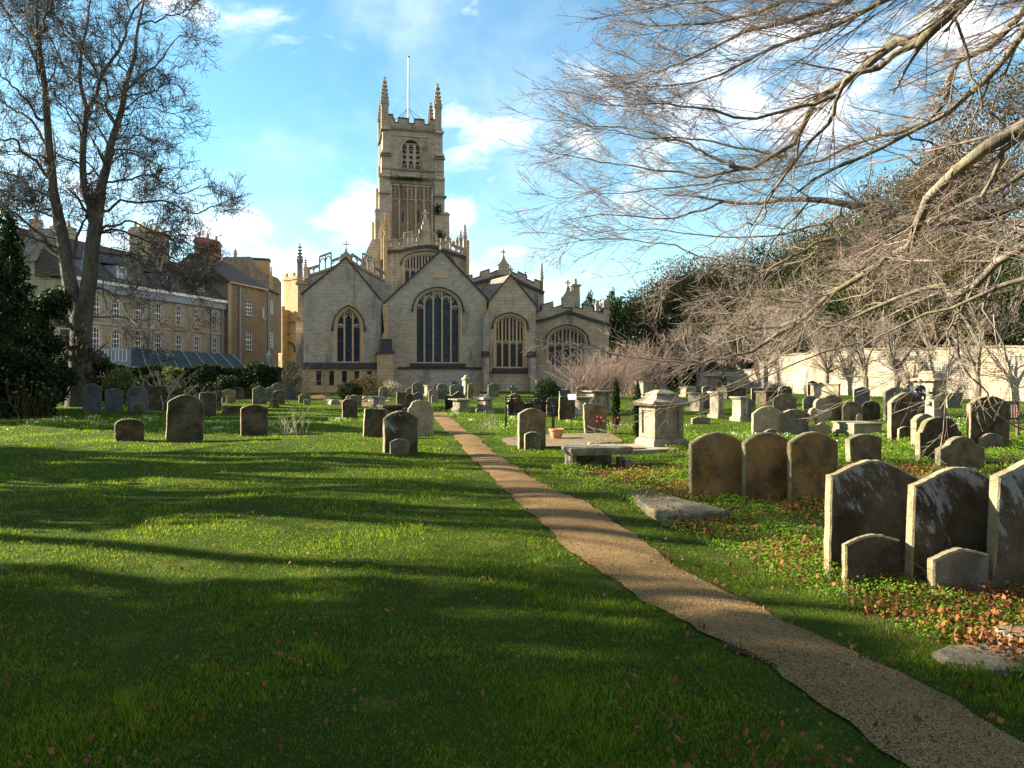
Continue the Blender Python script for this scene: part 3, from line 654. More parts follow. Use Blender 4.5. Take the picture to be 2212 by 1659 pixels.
px2,_=CF.loc(*zA(258,400),Y+1.5); pinnacle('pinnacle',aw,px2+.2,Y+1.5,pz_,.17,(zt-pz_)*.75,(ztt-zt)*.7)
bt=MB()
bl=CF.loc(*zA(197,700),Y-.6)[0]; br_=x0-.02
bt.box(bl+.1,br_+.4,Y-.9,Y-.01,G0,CF.loc(*zA(225,555),Y)[1])
zb1=CF.loc(*zA(200,860),Y-1.4)[1]; zb2=CF.loc(*zA(200,1180),Y-1.4)[1]
bt.add([(bl-.05,Y-2,G0),(br_+.35,Y-2,G0),(br_+.35,Y-2,zb1-1.4),(bl-.05,Y-2,zb1-1.4),(bl-.05,Y-.9,G0),(br_+.35,Y-.9,G0),(br_+.35,Y-.9,zb1),(bl-.05,Y-.9,zb1)],[(0,1,2,3),(3,2,6,7),(0,3,7,4),(1,2,6,5)])
bt.box(bl-.1,br_+.3,Y-1,Y-.02,CF.loc(*zA(225,562),Y)[1],CF.loc(*zA(225,540),Y)[1]).build('buttress',M['tower'],aw)
# --- chancel (big five-light window)
Y=0.6
cl_=CF.L([zA(1030,722),zA(1560,238),zB(330,690)],Y); ch0,chp,ch1=cl_
wl=CF.loc(*zA(1318,1000),Y)[0]; wr=CF.loc(*zA(1738,1000),Y)[0]; wc,wa=(wl+wr)/2,(wr-wl)/2
wz0=CF.loc(*zA(1500,1298),Y)[1]; wzs=CF.loc(*zA(1500,775),Y)[1]; wzt=CF.loc(*zA(1500,600),Y)[1]
cx0=CF.loc(*zA(1050,1400),Y)[0]
outer=[(cx0,G0),(ch1[0],G0),ch1,chp,ch0,(cx0,ch0[1]-.3)]
cw=MB().panel(outer,[win_hole(wc,wa,wz0,wzs,wzt-wzs)],Y,Y+11,.5).build('chancel_wall',M['rubble'],church)
hd=CF.loc(*zA(1350,745),Y)[1]; h2=CF.loc(*zA(1430,655),Y)[1]; h3=CF.loc(*zA(1530,618),Y)[1]
gothic_window(cw,wc,wa,wz0,wzs,wzt-wzs,Y,5,heads=[hd,h2,h3,h2,hd])
cope(cw,[(ch0[0]-.1,ch0[1]-.05),(chp[0],chp[1]+.1),(ch1[0]+.1,ch1[1])],.15,Y-.14,Y+.4)
fb=MB(); cross(fb,chp[0],Y+.1,chp[1]+.05,1.05,.06); fb.ball((chp[0],Y+.1,chp[1]+.25),.14,.12,.2); fb.build('gable_cross',M['tower'],cw)
zs0=CF.loc(*zA(1500,1352),Y)[1]; zs1=CF.loc(*zA(1500,1334),Y)[1]
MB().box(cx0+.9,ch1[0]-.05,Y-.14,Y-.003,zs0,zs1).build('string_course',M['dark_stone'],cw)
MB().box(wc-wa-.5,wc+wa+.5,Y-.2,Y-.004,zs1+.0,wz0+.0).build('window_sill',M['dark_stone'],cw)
pl_=CF.loc(*zA(1555,460),Y); MB().box(pl_[0]-.65,pl_[0]+.65,Y-.03,Y-.001,pl_[1]-.3,pl_[1]+.3).build('stone_plaque',M['dressed_warm'],cw)
rf=MB()
for a,b_ in ((ch0,chp),(ch1,chp)): rf.add([(a[0],Y+.3,a[1]-.02),(b_[0],Y+.3,b_[1]+.02),(b_[0],Y+11.5,b_[1]+.02),(a[0],Y+11.5,a[1]-.02)],[(0,1,2,3)])
rf.build('roof',M['slates_light'],cw)
# buttress between left chapel and chancel
bu=MB(); bxa=CF.loc(*zA(955,1300),-1.1)[0]; bxb=CF.loc(*zA(1104,1300),-1.1)[0]
zt1=CF.loc(*zA(1000,1205),-1.1)[1]; ztop=CF.loc(*zA(1075,1068),-1.1)[1]; ztall=CF.loc(*zA(1060,800),0)[1]
bu.box(bxa,bxb,-1.2,Y-.01,G0,zt1).build('buttress',M['ashlar_warm'],cw)
bq=MB().prism([(bxa-.15,zt1),(bxb+.15,zt1),(bxb+.1,zt1+.22),(bxb-.1,zt1+.22),(bxb-.1,ztop),(bxb-1.0,ztop),(bxb-1.0,zt1+1.2),(bxa+.2,zt1+.25)],-1.35,Y-.012); bq.build('buttress_cap',M['dark_stone'],cw)
bs=MB(); sx=CF.loc(*zA(1040,900),0)[0]
bs.prism(CF.L([zA(a_,b_) for a_,b_ in ((968,1188),(1056,1188),(1056,1000),(1064,985),(1064,800),(1042,725),(1012,745),(1006,800),(1024,985),(962,1150))],-.35),-.35,Y-.015); bs.build('sloping_buttress',M['ashlar_warm'],cw)
# --- right chapel
Y=0.2
rc=CF.L([zB(355,715),zB(555,465),zB(792,752)],Y)
wl=CF.loc(*zB(413,1100),Y)[0]; wr=CF.loc(*zB(687,1100),Y)[0]; wc,wa=(wl+wr)/2,(wr-wl)/2
wz0=CF.loc(*zB(500,1342),Y)[1]; wzs=CF.loc(*zB(500,935),Y)[1]; wzt=CF.loc(*zB(500,842),Y)[1]; wm=CF.loc(*zB(500,1085),Y)[1]
outer=[(rc[0][0],G0),(rc[2][0],G0),rc[2],rc[1],rc[0]]
rw=MB().panel(outer,[win_hole(wc,wa,wz0,wzs,wzt-wzs)],Y,Y+10,.5).build('chapel_wall',M['ashlar'],church)
gothic_window(rw,wc,wa,wz0,wzs,wzt-wzs,Y,4,mid=wm,glass='leaded_dark',frame='dressed_warm',tr='dressed_warm')
cope(rw,[(rc[0][0]-.15,rc[0][1]-.1),(rc[1][0],rc[1][1]+.08),(rc[2][0]+.15,rc[2][1]-.1)],.13,Y-.12,Y+.3)
fb=MB(); cross(fb,rc[1][0],Y+.1,rc[1][1]+.1,.72,.05); fb.ball((rc[1][0],Y+.1,rc[1][1]+.55),.15,.05,.15); fb.build('gable_cross',M['tower'],rw)
MB().box(wc-wa-.25,wc+wa+.25,Y-.2,Y-.004,wz0-.42,wz0-.02).build('window_sill',M['dark_stone'],rw)
zq=CF.loc(*zB(500,1378),Y)[1]; MB().box(rc[0][0],rc[2][0],Y-.13,Y-.003,zq-.12,zq+.0).build('string_course',M['dark_stone'],rw)
tp=CF.loc(*zB(475,1432),Y); MB().box(tp[0]-.22,tp[0]+.22,Y-.05,Y-.002,tp[1]-.38,tp[1]+.38).build('wall_tablet',M['st_pale'],rw)
rf=MB()
rf.add([(rc[0][0]-.1,Y+.2,rc[0][1]),(rc[1][0],Y+.2,rc[1][1]+.05),(rc[1][0]-2.2,Y+10,rc[1][1]+.05),(rc[0][0]-1.5,Y+10,rc[0][1])],[(0,1,2,3)])
rf.add([(rc[2][0]+.1,Y+.2,rc[2][1]),(rc[1][0],Y+.2,rc[1][1]+.05),(rc[1][0],Y+10,rc[1][1]+.05),(rc[2][0]+.1,Y+10,rc[2][1])],[(0,1,2,3)])
rf.build('roof',M['slates_light'],rw)
for za_,zb_ in ((303,350),(742,790)):
    a=CF.loc(*zB(za_,1400),Y-1)[0]; b_=CF.loc(*zB(zb_,1400),Y-1)[0]; z1=CF.loc(*zB(za_,1240),Y-1)[1]; z2=CF.loc(*zB(za_,1195),Y-1)[1]
    q=MB().box(a,b_,Y-1.1,Y-.01,G0,z1).build('buttress',M['tower'],rw)
    MB().prism([(a-.06,z1),(b_+.06,z1),(b_+.04,z2+.1),(a-.04,z2+.1)],Y-1.16,Y-.012).build('buttress_cap',M['dark_stone'],q)
a=CF.loc(*zB(300,900),Y-.4)[0]; b_=CF.loc(*zB(352,900),Y-.4)[0]
MB().prism([(a,zq),(b_,zq),(b_,CF.loc(*zB(300,770),Y)[1]),(a+.15,CF.loc(*zB(300,860),Y)[1]),(a,CF.loc(*zB(300,880),Y)[1])],Y-.45,Y-.015).build('buttress',M['tower'],rw)
MB().box(a-.05,a+.1,Y-.6,Y-.5,G0,CF.loc(*zB(300,860),Y)[1]).build('drainpipe',M['greyblue'],rw)
# --- battlemented aisle behind right chapel
Y=5.0
ra=CF.L([zB(100,570),zB(270,530),zB(440,480),zB(540,480),zB(700,560),zB(870,635)],Y)
rwall=MB().prism([(ra[0][0],G0),(ra[-1][0],G0)]+ra[::-1],Y,Y+18).build('aisle_wall',M['ashlar'],church)
bat=[zB(100,500),zB(138,478),zB(192,460),zB(196,500),zB(268,475),zB(270,435),zB(355,408),zB(357,448),zB(430,420),zB(545,420),zB(618,460),zB(620,430),zB(705,470),zB(708,505),zB(780,535),zB(783,505),zB(838,522),zB(840,612)]
bb=CF.L(bat,Y)
MB().prism([(x,z) for x,z in ra[:1]]+bb+[(ra[-1][0],ra[-1][1])]+ra[1:-1][::-1],Y-.08,Y+.3).build('parapet',M['tower'],rwall)
MB().ribbon([(x,z) for x,z in ra],.28,Y-.25,Y-.085).build('string_course',M['dark_stone'],rwall)
MB().ribbon(bb,.10,Y-.13,Y+.34).build('coping',M['dark_stone'],rwall)
def ogee_turret(parent,pc,py0,py1,ptop,hw,Y):
    x,z0=CF.loc(pc[0],py0,Y); z1=CF.loc(pc[0],py1,Y)[1]; z2=CF.loc(pc[0],ptop,Y)[1]; s=hw
    b=MB().box(x-s*.9,x+s*.9,Y-.25,Y+.28,z0,z1); h=z2-z1
    b.prism([(x-s*1.05,z1),(x+s*1.05,z1),(x+s*.55,z1+h*.22),(x+s*.25,z1+h*.42),(x+s*.08,z1+h*.7),(x-s*.08,z1+h*.7),(x-s*.25,z1+h*.42),(x-s*.55,z1+h*.22)],Y-.22,Y+.25)
    cross(b,x,Y,z1+h*.68,h*.34,.05); return b.build('turret',M['tower'],parent)
ogee_turret(rwall,zB(486,0),zB(0,480)[1],zB(0,375)[1],zB(0,232)[1],.6,Y)
for zx,zt_,zb_ in ((720,412,500),(768,378,525),(852,312,640)):
    x,z=CF.loc(*zB(zx,zb_),Y); h=CF.loc(*zB(zx,zt_),Y)[1]-z; pinnacle('pinnacle',rwall,x,Y+(.1 if zx>800 else 3),z,.13,h*.42,h*.44)
x=CF.loc(*zB(822,700),Y-.2)[0]; MB().box(x-.1,x+.1,Y-.3,Y-.1,G0,CF.loc(*zB(822,650),Y)[1]).build('drainpipe',M['greyblue'],rwall)
# --- far right chapel
Y=4.0
fa=CF.L([zB(785,905),zB(900,880),zB(1100,812),zB(1300,880),zB(1485,935)],Y)
wl=CF.loc(*zB(908,1100),Y)[0]; wr=CF.loc(*zB(1268,1100),Y)[0]; wc,wa=(wl+wr)/2,(wr-wl)/2
wz0=CF.loc(*zB(1000,1330),Y)[1]; wzs=CF.loc(*zB(1000,1085),Y)[1]; wzt=CF.loc(*zB(1000,955),Y)[1]
outer=[(fa[0][0],G0),(fa[-1][0],G0)]+fa[::-1]
fw=MB().panel(outer,[win_hole(wc,wa,wz0,wzs,wzt-wzs)],Y,Y+16,.5).build('chapel_wall',M['ashlar'],church)
gothic_window(fw,wc,wa,wz0,wzs,wzt-wzs,Y,5,mid=CF.loc(*zB(1000,1105),Y)[1],glass='leaded_dark')
bat=CF.L([zB(785,820),zB(845,800),zB(846,745),zB(955,715),zB(958,775),zB(1030,750),zB(1160,745),zB(1165,770),zB(1235,785),zB(1237,740),zB(1330,760),zB(1335,805),zB(1425,820),zB(1427,775),zB(1483,790)],Y)
MB().prism([fa[0]]+bat+[fa[-1]]+fa[1:-1][::-1],Y-.08,Y+.3).build('parapet',M['tower'],fw)
MB().ribbon(fa,.28,Y-.25,Y-.085).build('string_course',M['dark_stone'],fw); MB().ribbon(bat,.09,Y-.12,Y+.33).build('coping',M['dark_stone'],fw)
ogee_turret(fw,zB(1097,0),zB(0,770)[1],zB(0,690)[1],zB(0,520)[1],.68,Y)
x,z=CF.loc(*zB(1166,750),Y+2); MB().frust(x,Y+2,.4,.4,z-.5,.36,.36,z+1.9).box(x-.5,x+.5,Y+1.5,Y+2.5,z+1.9,z+2.1).lathe([(.22,0),(.16,.6)],x,Y+2,z+2.1,8).build('chimney',M['tower'],fw)
for zx,zt_,zb_ in ((1278,670,740),(1372,655,810),(1445,650,790),(1468,655,800)):
    x,z=CF.loc(*zB(zx,zb_),Y+2); h=CF.loc(*zB(zx,zt_),Y+2)[1]-z; pinnacle('pinnacle',fw,x,Y+2,z-.3,.17,h*.5,h*.3,cross=False)
# --- nave clerestory
Y=12.0
na=CF.L([zA(1036,240),zA(1180,235),zA(1310,205),zA(1425,188),zA(1530,212),zA(1660,262),zA(1802,300)],Y)
xw0=CF.loc(*zA(1210,400),Y)[0]; xw1=CF.loc(*zA(1660,400),Y)[0]; wc,wa=(xw0+xw1)/2,(xw1-xw0)/2
zs_=CF.loc(*zA(1200,335),Y)[1]; zt_=CF.loc(*zA(1200,250),Y)[1]; z0_=CF.loc(*zA(1200,620),Y)[1]
nw=MB().panel([(na[0][0],3),(na[-1][0],3)]+na[::-1],[win_hole(wc,wa,z0_,zs_,zt_-zs_)],Y,Y+16,.5).build('nave_wall',M['ashlar'],church)
gothic_window(nw,wc,wa,z0_,zs_,zt_-zs_,Y,8,mid=CF.loc(*zA(1200,400),Y)[1])
st=CF.L([zA(1055,225),zA(1130,205),zA(1210,195),zA(1290,180),zA(1350,160)],Y)
open_parapet(nw,st[0:2],.9,Y-.05,Y+.2,step=.45); open_parapet(nw,st[1:3],.8,Y-.06,Y+.2,step=.45); open_parapet(nw,st[2:4],1.4,Y-.05,Y+.2,step=.45); open_parapet(nw,st[3:5],.9,Y-.06,Y+.2,step=.45)
st=CF.L([zA(1440,165),zA(1520,190),zA(1610,225),zA(1650,240),zA(1740,270),zA(1800,290)],Y)
open_parapet(nw,st[0:2],1.2,Y-.05,Y+.2,step=.45); open_parapet(nw,st[1:3],.8,Y-.06,Y+.2,step=.45); open_parapet(nw,st[2:4],1.3,Y-.05,Y+.2,step=.45); open_parapet(nw,st[3:6],.75,Y-.06,Y+.2,step=.45)
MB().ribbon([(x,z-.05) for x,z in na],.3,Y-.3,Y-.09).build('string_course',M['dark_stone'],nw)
# stepped gable block with cross
x,z=CF.loc(*zT(548,1440),Y-.2); s_=(CF.loc(*zT(600,1400),Y)[0]-x)/52
def zz(v): return CF.loc(*zT(548,v),Y)[1]
MB().prism([(x+(a-548)*s_,zz(b)) for a,b in ((485,1440),(485,1350),(500,1350),(500,1320),(518,1320),(518,1285),(528,1285),(528,1255),(568,1255),(568,1285),(578,1285),(578,1440))],Y-.3,Y+.3).build('stepped_gable',M['tower'],nw)
fb=MB().frust(x,Y,.35,.25,zz(1262),.1,.1,zz(1225)); cross(fb,x,Y,zz(1232),zz(1178)-zz(1232),.07); fb.build('gable_cross',M['tower'],nw)
for k,(zx,top,base) in enumerate(((255,1180,1480),(232,1215,1540),(215,1290,1600),(205,1350,1640))):
    yy=Y+k*3.0; x,z=CF.loc(*zT(zx,base),yy); zq_=CF.loc(*zT(zx,top),yy)[1]; pinnacle('pinnacle',nw,x,yy,z,.2,(zq_-z)*.5,(zq_-z)*.42,'ashlar_warm')
for k,(zx,top,base) in enumerate(((834,1255,1520),(803,1312,1490),(779,1362,1470),(750,1405,1440))):
    yy=Y+k*1.5; x,z=CF.loc(*zT(zx,base),yy); zq_=CF.loc(*zT(zx,top),yy)[1]; pinnacle('pinnacle',nw,x,yy,z,.17,(zq_-z)*.5,(zq_-z)*.38)
MB().box(na[0][0]-.25,na[0][0]+.12,Y-.35,Y-.02,5,na[0][1]+1.6).box(na[-1][0]-.12,na[-1][0]+.2,Y-.35,Y-.02,3,na[-1][1]+1.8).build('buttress',M['ashlar_warm'],nw)
# --- south slope wall left of tower (gable end of transept roof)
Y=16
tr_=CF.L([zA(690,620),zA(800,350),zA(905,125),zA(1060,125),zA(1060,620)],Y)
MB().prism(tr_,Y,Y+4).build('transept_gable',M['tower'],church)
# --- tower
Y=26.0
def TL(a,b,y=None): return CF.loc(*zT(a,b),Y if y is None else y)
tx0=TL(240,1000)[0]; tx1=TL(660,1000)[0]; TW=tx1-tx0; Yb=Y+TW
ztop=TL(450,588)[1]; zc2=TL(450,885)[1]; zc3=TL(450,942)[1]; zc4=TL(450,985)[1]
tower=MB()
# belfry opening
bcx=TL(440,800)[0]; bwa=(TL(514,800)[0]-TL(366,800)[0])/2; bz0=TL(440,872)[1]; bzs=TL(440,735)[1]; bzt=TL(440,652)[1]
tower.panel([(tx0,0),(tx1,0),(tx1,ztop),(tx0,ztop)],[win_hole(bcx,bwa,bz0,bzs,bzt-bzs)],Y,Yb,.6)
tower=tower.build('tower',M['tower'],church)
# belfry grille: panel pierced by quatrefoils
bl=MB(); holes=[]
l3=2*bwa/3
for i in range(3):
    cxx=bcx-bwa+(i+.5)*l3
    for zy in (745,782,822):
        c=TL(440,zy)[1]; r_=l3*.2; hh_=[]
        for k in range(16):
            t=2*math.pi*k/16; rr=r_*(1+.55*abs(math.cos(2*t))); hh_.append((cxx+rr*math.cos(t),c+rr*math.sin(t)))
        holes.append(hh_)
    for sx in (-1,1):
        c=TL(440,857)[1]; holes.append([(cxx+sx*.16-.09,c-.3),(cxx+sx*.16+.09,c-.3),(cxx+sx*.16+.09,c+.3),(cxx+sx*.16-.09,c+.3)])
zcut=TL(440,728)[1]
bl.panel([(bcx-bwa,bz0),(bcx+bwa,bz0),(bcx+bwa,zcut),(bcx-bwa,zcut)],holes,Y+.32,Y+.5,.18,back=False)
bl=bl.build('belfry_window',M['tower'],tower)
MB().prism(win_hole(bcx,bwa-.02,bz0,bzs,bzt-bzs-.02),Y+.58,Y+.62).build('louvre_void',M['leaded_dark'],bl)
tb=MB()
for i in (1,2):
    x=bcx-bwa+i*l3; tb.box(x-.13,x+.13,Y+.14,Y+.52,bz0,bzt-(.5 if i else 0))
for i in range(3): tb.ribbon(arch(bcx-bwa+(i+.5)*l3,l3/2,zcut-.1,l3*1.1,6),.12,Y+.2,Y+.5)
for i in range(7): tb.box(bcx-bwa*.95,bcx+bwa*.95,Y+.34,Y+.5,zcut+.12+i*.33,zcut+.2+i*.33)
tb.ribbon([(bcx-bwa,bz0)]+arch(bcx,bwa,bzs,bzt-bzs)+[(bcx+bwa,bz0)],.16,Y-.12,Y+.3).build('tracery',M['tower'],bl)
# panelling round belfry
pn=MB(); pxl=TL(292,700)[0]; pxr=TL(578,700)[0]; pz1=TL(440,632)[1]; pz0=TL(440,890)[1]
pn.ribbon([(pxl,pz0),(pxl,pz1),(pxr,pz1),(pxr,pz0)],.2,Y-.14,Y-.002)
for f in (298,318,338,358,378,400,470,490,510,530,552,572):
    x=TL(f,700)[0]; low=TL(440,700 if 350<f<525 else 730)[1]
    if abs(x-bcx)<bwa: low=bzs+math.sqrt(max(0,1-((x-bcx)/bwa)**2))*(bzt-bzs)+.1
    pn.box(x-.05,x+.05,Y-.08,Y-.003,low,pz1)
for f in (326,545):
    x=TL(f,730)[0]; pn.ribbon(arch(x,.6,TL(440,745)[1],.9,6),.12,Y-.1,Y-.004)
for f in (303,350,520,570): x=TL(f,800)[0]; pn.box(x-.05,x+.05,Y-.08,Y-.005,pz0,TL(440,735)[1])
pn.build('blind_panelling',M['tower'],tower)
# string courses and battlements
sc=MB()
for z,hh_,pr in ((ztop,.22,.22),(zc2,.18,.18),(zc3,.26,.2),(zc4,.12,.1)):
    sc.box(tx0-pr-.1,tx1+pr+.1,Y-pr,Yb+pr,z-hh_/2,z+hh_/2)
sc.build('string_course',M['weathered'],tower)
mb=MB(); zb=ztop+.16; za_=TL(450,540)[1]; zm=TL(450,505)[1]
prof=[(250,za_+.9),(305,za_+.9),(305,za_+.5),(315,za_+.5),(315,za_),(345,za_),(345,zm),(420,zm),(420,za_),(462,za_),(462,zm),(535,zm),(535,za_),(575,za_),(575,za_+.7),(650,za_+.7)]
def crenel(f):  return [(TL(a,600)[0],z) for a,z in prof]
cr=crenel(0); mb.prism([(tx0,zb)]+[(tx1,zb)][0:0]+cr+[(tx1,zb)],Y-.05,Y+.3)
mb.prism([(tx0,zb)]+cr+[(tx1,zb)],Yb-.3,Yb+.04)
n=9
for i in range(n):   # side battlements
    y0=Y+.3+i*(TW-.6)/n; y1=y0+(TW-.6)/n-.002
    for xx0,xx1 in ((tx0-.02,tx0+.28),(tx1-.28,tx1+.02)): mb.box(xx0,xx1,y0,y1,zb,zm if i%2 else za_)
for i in range(22): x=tx0+.3+i*(TW-.6)/21; mb.box(x-.045,x+.045,Y-.13,Y-.052,zb+.1,za_-.12)
mb=mb.build('battlements',M['tower'],tower)
MB().ribbon(cr,.14,Y-.14,Y+.38).build('coping',M['dark_stone'],mb)
MB().box(tx0+.3,tx1-.3,Y+.3,Yb-.3,ztop-.3,ztop+.1).build('tower_roof',M['lead'],tower)
# corner buttresses with offsets
bu=MB()
for cx_b,sg in ((tx0,-1),(tx1,1)):
    for (zlo,zhi,p) in ((0,TL(0,1180)[1],.95 if sg>0 else 1.1),(TL(0,1180)[1],zc3,.6 if sg<0 else .4),(zc3+.17,TL(0,740)[1],.32),(TL(0,740)[1],ztop-.2,.16)):
        if sg<0: bu.box(cx_b-p,cx_b+.75,Y-p*.55,Y+.9,zlo,zhi); bu.box(cx_b-p,cx_b+.75,Yb-.9,Yb+p*.5,zlo,zhi)
        else: bu.box(cx_b-.85,cx_b+p,Y-p*.55,Y+.9,zlo,zhi); bu.box(cx_b-.85,cx_b+p,Yb-.9,Yb+p*.5,zlo,zhi)
        bu.frust((cx_b-p+cx_b+.75)/2 if sg<0 else (cx_b-.85+cx_b+p)/2,Y+.15,(p+.8)/2+.05,.75,zhi-.05,(p+.8)/2-.1,.6,zhi+.35)
bu.build('buttress',M['tower'],tower)
for zz0,wd in ((1180,1),(1045,.6),(760,.4)):
    z=TL(0,zz0)[1]; MB().box(tx0-wd-.08,tx0+.8,Y-.6,Y+.95,z-.06,z+.08).build('string_course',M['weathered'],tower); MB().box(tx1-.9,tx1+wd+.02,Y-.6,Y+.95,z-.06,z+.08).build('string_course',M['weathered'],tower)
# lower recessed panel with five bays
lp=MB(); lx0=TL(290,1100)[0]; lx1=TL(592,1100)[0]; lz1=TL(440,998)[1]; lz0=TL(440,1380)[1]; lm=TL(440,1110)[1]
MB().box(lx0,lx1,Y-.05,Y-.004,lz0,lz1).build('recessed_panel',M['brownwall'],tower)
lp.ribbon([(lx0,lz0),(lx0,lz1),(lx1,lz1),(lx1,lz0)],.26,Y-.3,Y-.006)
for i in range(1,5): x=lx0+(lx1-lx0)*i/5; lp.box(x-.09,x+.09,Y-.26,Y-.052,lz0,lz1)
for i in range(5):
    x=lx0+(lx1-lx0)*(i+.5)/5; w5=(lx1-lx0)/10; lp.ribbon(arch(x,w5,lm-.3,w5*1.05,6),.13,Y-.2,Y-.053); lp.box(x-.05,x+.05,Y-.17,Y-.054,lm+.4,lz1)
    lp.ribbon(arch(x,w5,lz1-.7,w5*.8,5),.09,Y-.18,Y-.056)
lp.build('blind_arcade',M['tower'],tower)
for zx in (377,493):
    x,z=TL(zx,1222); MB().box(x-.1,x+.1,Y-.07,Y-.051,z-.7,z+.7).build('slit_window',M['leaded_dark'],tower)
moss_n='moss'
for zx,zy,sz in ((628,1178,.55),(640,1370,.8),(420,952,2.6)):
    x,z=TL(zx,zy); nvs=260 if sz<1 else 500
    leaves('moss',x+rng.normal(0,sz*.4,nvs),Y-.75+rng.normal(0,.06,nvs)+(0.3 if sz>2 else 0),z+rng.normal(0,.3 if sz<1 else .10,nvs),rng.uniform(.12,.25,nvs),M['yew'],None,None,1.2,.2,.7,parent=tower)
pk=[(TL(245,400)[0],Y+.1,TL(245,590)[1],TL(245,400)[1],TL(245,228)[1],.42),(TL(634,400,Y)[0],Y+.1,TL(634,590)[1],TL(634,430)[1],TL(634,275)[1],.42)]
for x,y,z0,z1,z2,w_ in pk: pinnacle('pinnacle',tower,x,y,z0,w_,z1-z0,z2-z1)
hb=TL(245,590)[1]
for xx in (tx0+.1,tx1-.4):
    pinnacle('pinnacle',tower,xx,Yb-.2,ztop,.38,pk[1][3]-ztop,pk[1][4]-pk[1][3])
# flagpole on the tower
fx,fz1=TL(420,45,Y+TW/2); fz0=ztop
fpx=CF.o+CF.u*fx+CF.w*(Y+TW/2)
fp=empty('flagpole',(fpx.x,fpx.y,fz0+.1),CF.a); tag(fp,'tall white flagpole with wire stays standing on the church tower roof','flagpole')
MB().lathe([(.16,0),(.15,(fz1-fz0)*.55),(.10,fz1-fz0-.25)],n=10).build('pole',M['white'],fp)
MB().lathe([(.02,0),(.16,.02),(.16,.12),(.02,.2)],0,0,fz1-fz0-.25,10).build('cap',M['black_metal'],fp)
sb=MB(); hh_=(fz1-fz0)*.36
for a,b in ((-2.6,-2.5),(2.9,-2.3),(-2.3,2.6),(2.5,2.5)): sb.tube([(0,0,hh_),(a,b,.6)],.035,4)
for a,b in ((-3.1,-2.8),(3.3,-2.8)): sb.tube([(0,0,hh_*1.6),(a,b,.6)],.012,3)
sb.build('stay_wires',M['black_metal'],fp)
# --- sunlit porch turret seen between house and church
PF=Fr(*(lambda p:(p.x,p.y))(at(612,700,116)),R(-38))
porch=empty('porch_turret',(PF.o.x,PF.o.y,0),PF.a); tag(porch,'golden sunlit crenellated stone turret in the gap between house and church','turret')
def PLc(px,py): return PF.loc(px,py,0)
q0=PLc(612,700)[0]; q1=PLc(660,700)[0]; zt_=PLc(630,597)[1]
pw=MB().box(q0,q1+1,0,5,G0,zt_).build('turret_wall',M['ashlar_warm'],porch)
pb=MB()
for i in range(4): a=q0+i*(q1+1-q0)/3.6; pb.box(a,a+(q1+1-q0)/7.5,-.1,.3,zt_-.05,zt_+.55)
pb.box(q0-.1,q1+1.1,-.12,.35,zt_-.5,zt_-.02).build('battlements',M['ashlar_warm'],pw)
z=PLc(630,722)[1]; MB().box(q0-.5,q0+1.6,-.35,-.01,z-.1,z+.12).build('string_course',M['dark_stone'],pw); MB().box(q0+1.5,q1,-.35,-.01,PLc(630,697)[1],PLc(630,700)[1]+.25).build('string_course',M['dark_stone'],pw)
z=PLc(630,755)[1]; MB().ribbon(arch(q0+1.5,1.5,z-.4,1.5,8),.2,-.2,-.012).build('doorway_arch',M['dark_stone'],pw)
lwz=PLc(620,670)[1]; MB().box(q0-1.5,q0+1.4,-1.2,-.02,G0,lwz).box(q0-1.5,q0-1.0,-1.25,-.7,lwz,lwz+.5).box(q0+.9,q0+1.45,-1.25,-.7,lwz,lwz+.5).build('low_wall',M['ashlar_warm'],pw)

# ------------------------------------------------------------ houses on the left
def zL(x,y): return (x*.2613,433.7+y*.2613)
def zM(x,y): return (325.3+x*.2613,433.7+y*.2613)
HF=Fr(-36.3,67.0,math.atan2(18.7,4.1))
house=empty('georgian_house',(HF.o.x,HF.o.y,0),HF.a); tag(house,'long pale stone Georgian terrace with white arched sash windows behind the churchyard hedge','house')
def sash(parent,cx,w_,z0,z1,y,rise=.35,nx=3,nz=4,curt=True,mat='white'):
    a=w_/2; hole=win_hole(cx,a,z0,z1-rise,rise) if rise>0 else [(cx-a,z0),(cx-a,z1),(cx+a,z1),(cx+a,z0)]
    fr=MB(); fr.ribbon(hole,.11,y+.06,y+.16,closed=True)
    for i in range(1,nx): x=cx-a+w_*i/nx; fr.box(x-.022,x+.022,y+.09,y+.13,z0,z1-.05)
    for k in range(1,nz): z=z0+(z1-z0)*k/nz; t=.05 if k==nz//2 else .022; fr.box(cx-a,cx+a,y+.088,y+.133,z-t,z+t)
    wn=fr.build('window',M[mat],parent)
    MB().prism([(x,z) for x,z in hole],y+.15,y+.17).build('glass',M['pane'],wn)
    MB().box(cx-a-.12,cx+a+.12,y-.12,y+.07,z0-.14,z0-.02).build('sill',M['dressed'],wn)
    return hole
x_end=HF.loc(486,700,0)[0]; ez=HF.loc(206,611,0)[1]
def hx(px): return HF.loc(px,700,0)[0]
def hz(px,py): return HF.loc(px,py,0)[1]
holes=[];spec=[]
for px,(a,b),(c,d) in ((160,(638,690),(712,765)),(207,(640,685),(706,755)),(251,(645,687),(712,752)),(298,(649,691),(715,757)),(342,(655,699),(720,762)),(386,(661,702),(724,764)),(424.6,(668,706),(727,766)),(463.5,(672,711),(731,773))):
    x=hx(px)
    for k,(p,q) in enumerate(((a,b),(c,d))):
        spec.append((x,1.05,hz(px,q),hz(px,p)))
xs0=hx(150)
hw_front=[(xs0,G0),(x_end,G0),(x_end,ez),(xs0,ez)]
for s in spec: holes.append(win_hole(s[0],s[1]/2,s[2],s[3]-.3,.3))
front=MB().panel(hw_front,holes,0,10,.2).build('front_wall',M['housestone'],house)
for s in spec:
    sash(front,*s,0,.3)
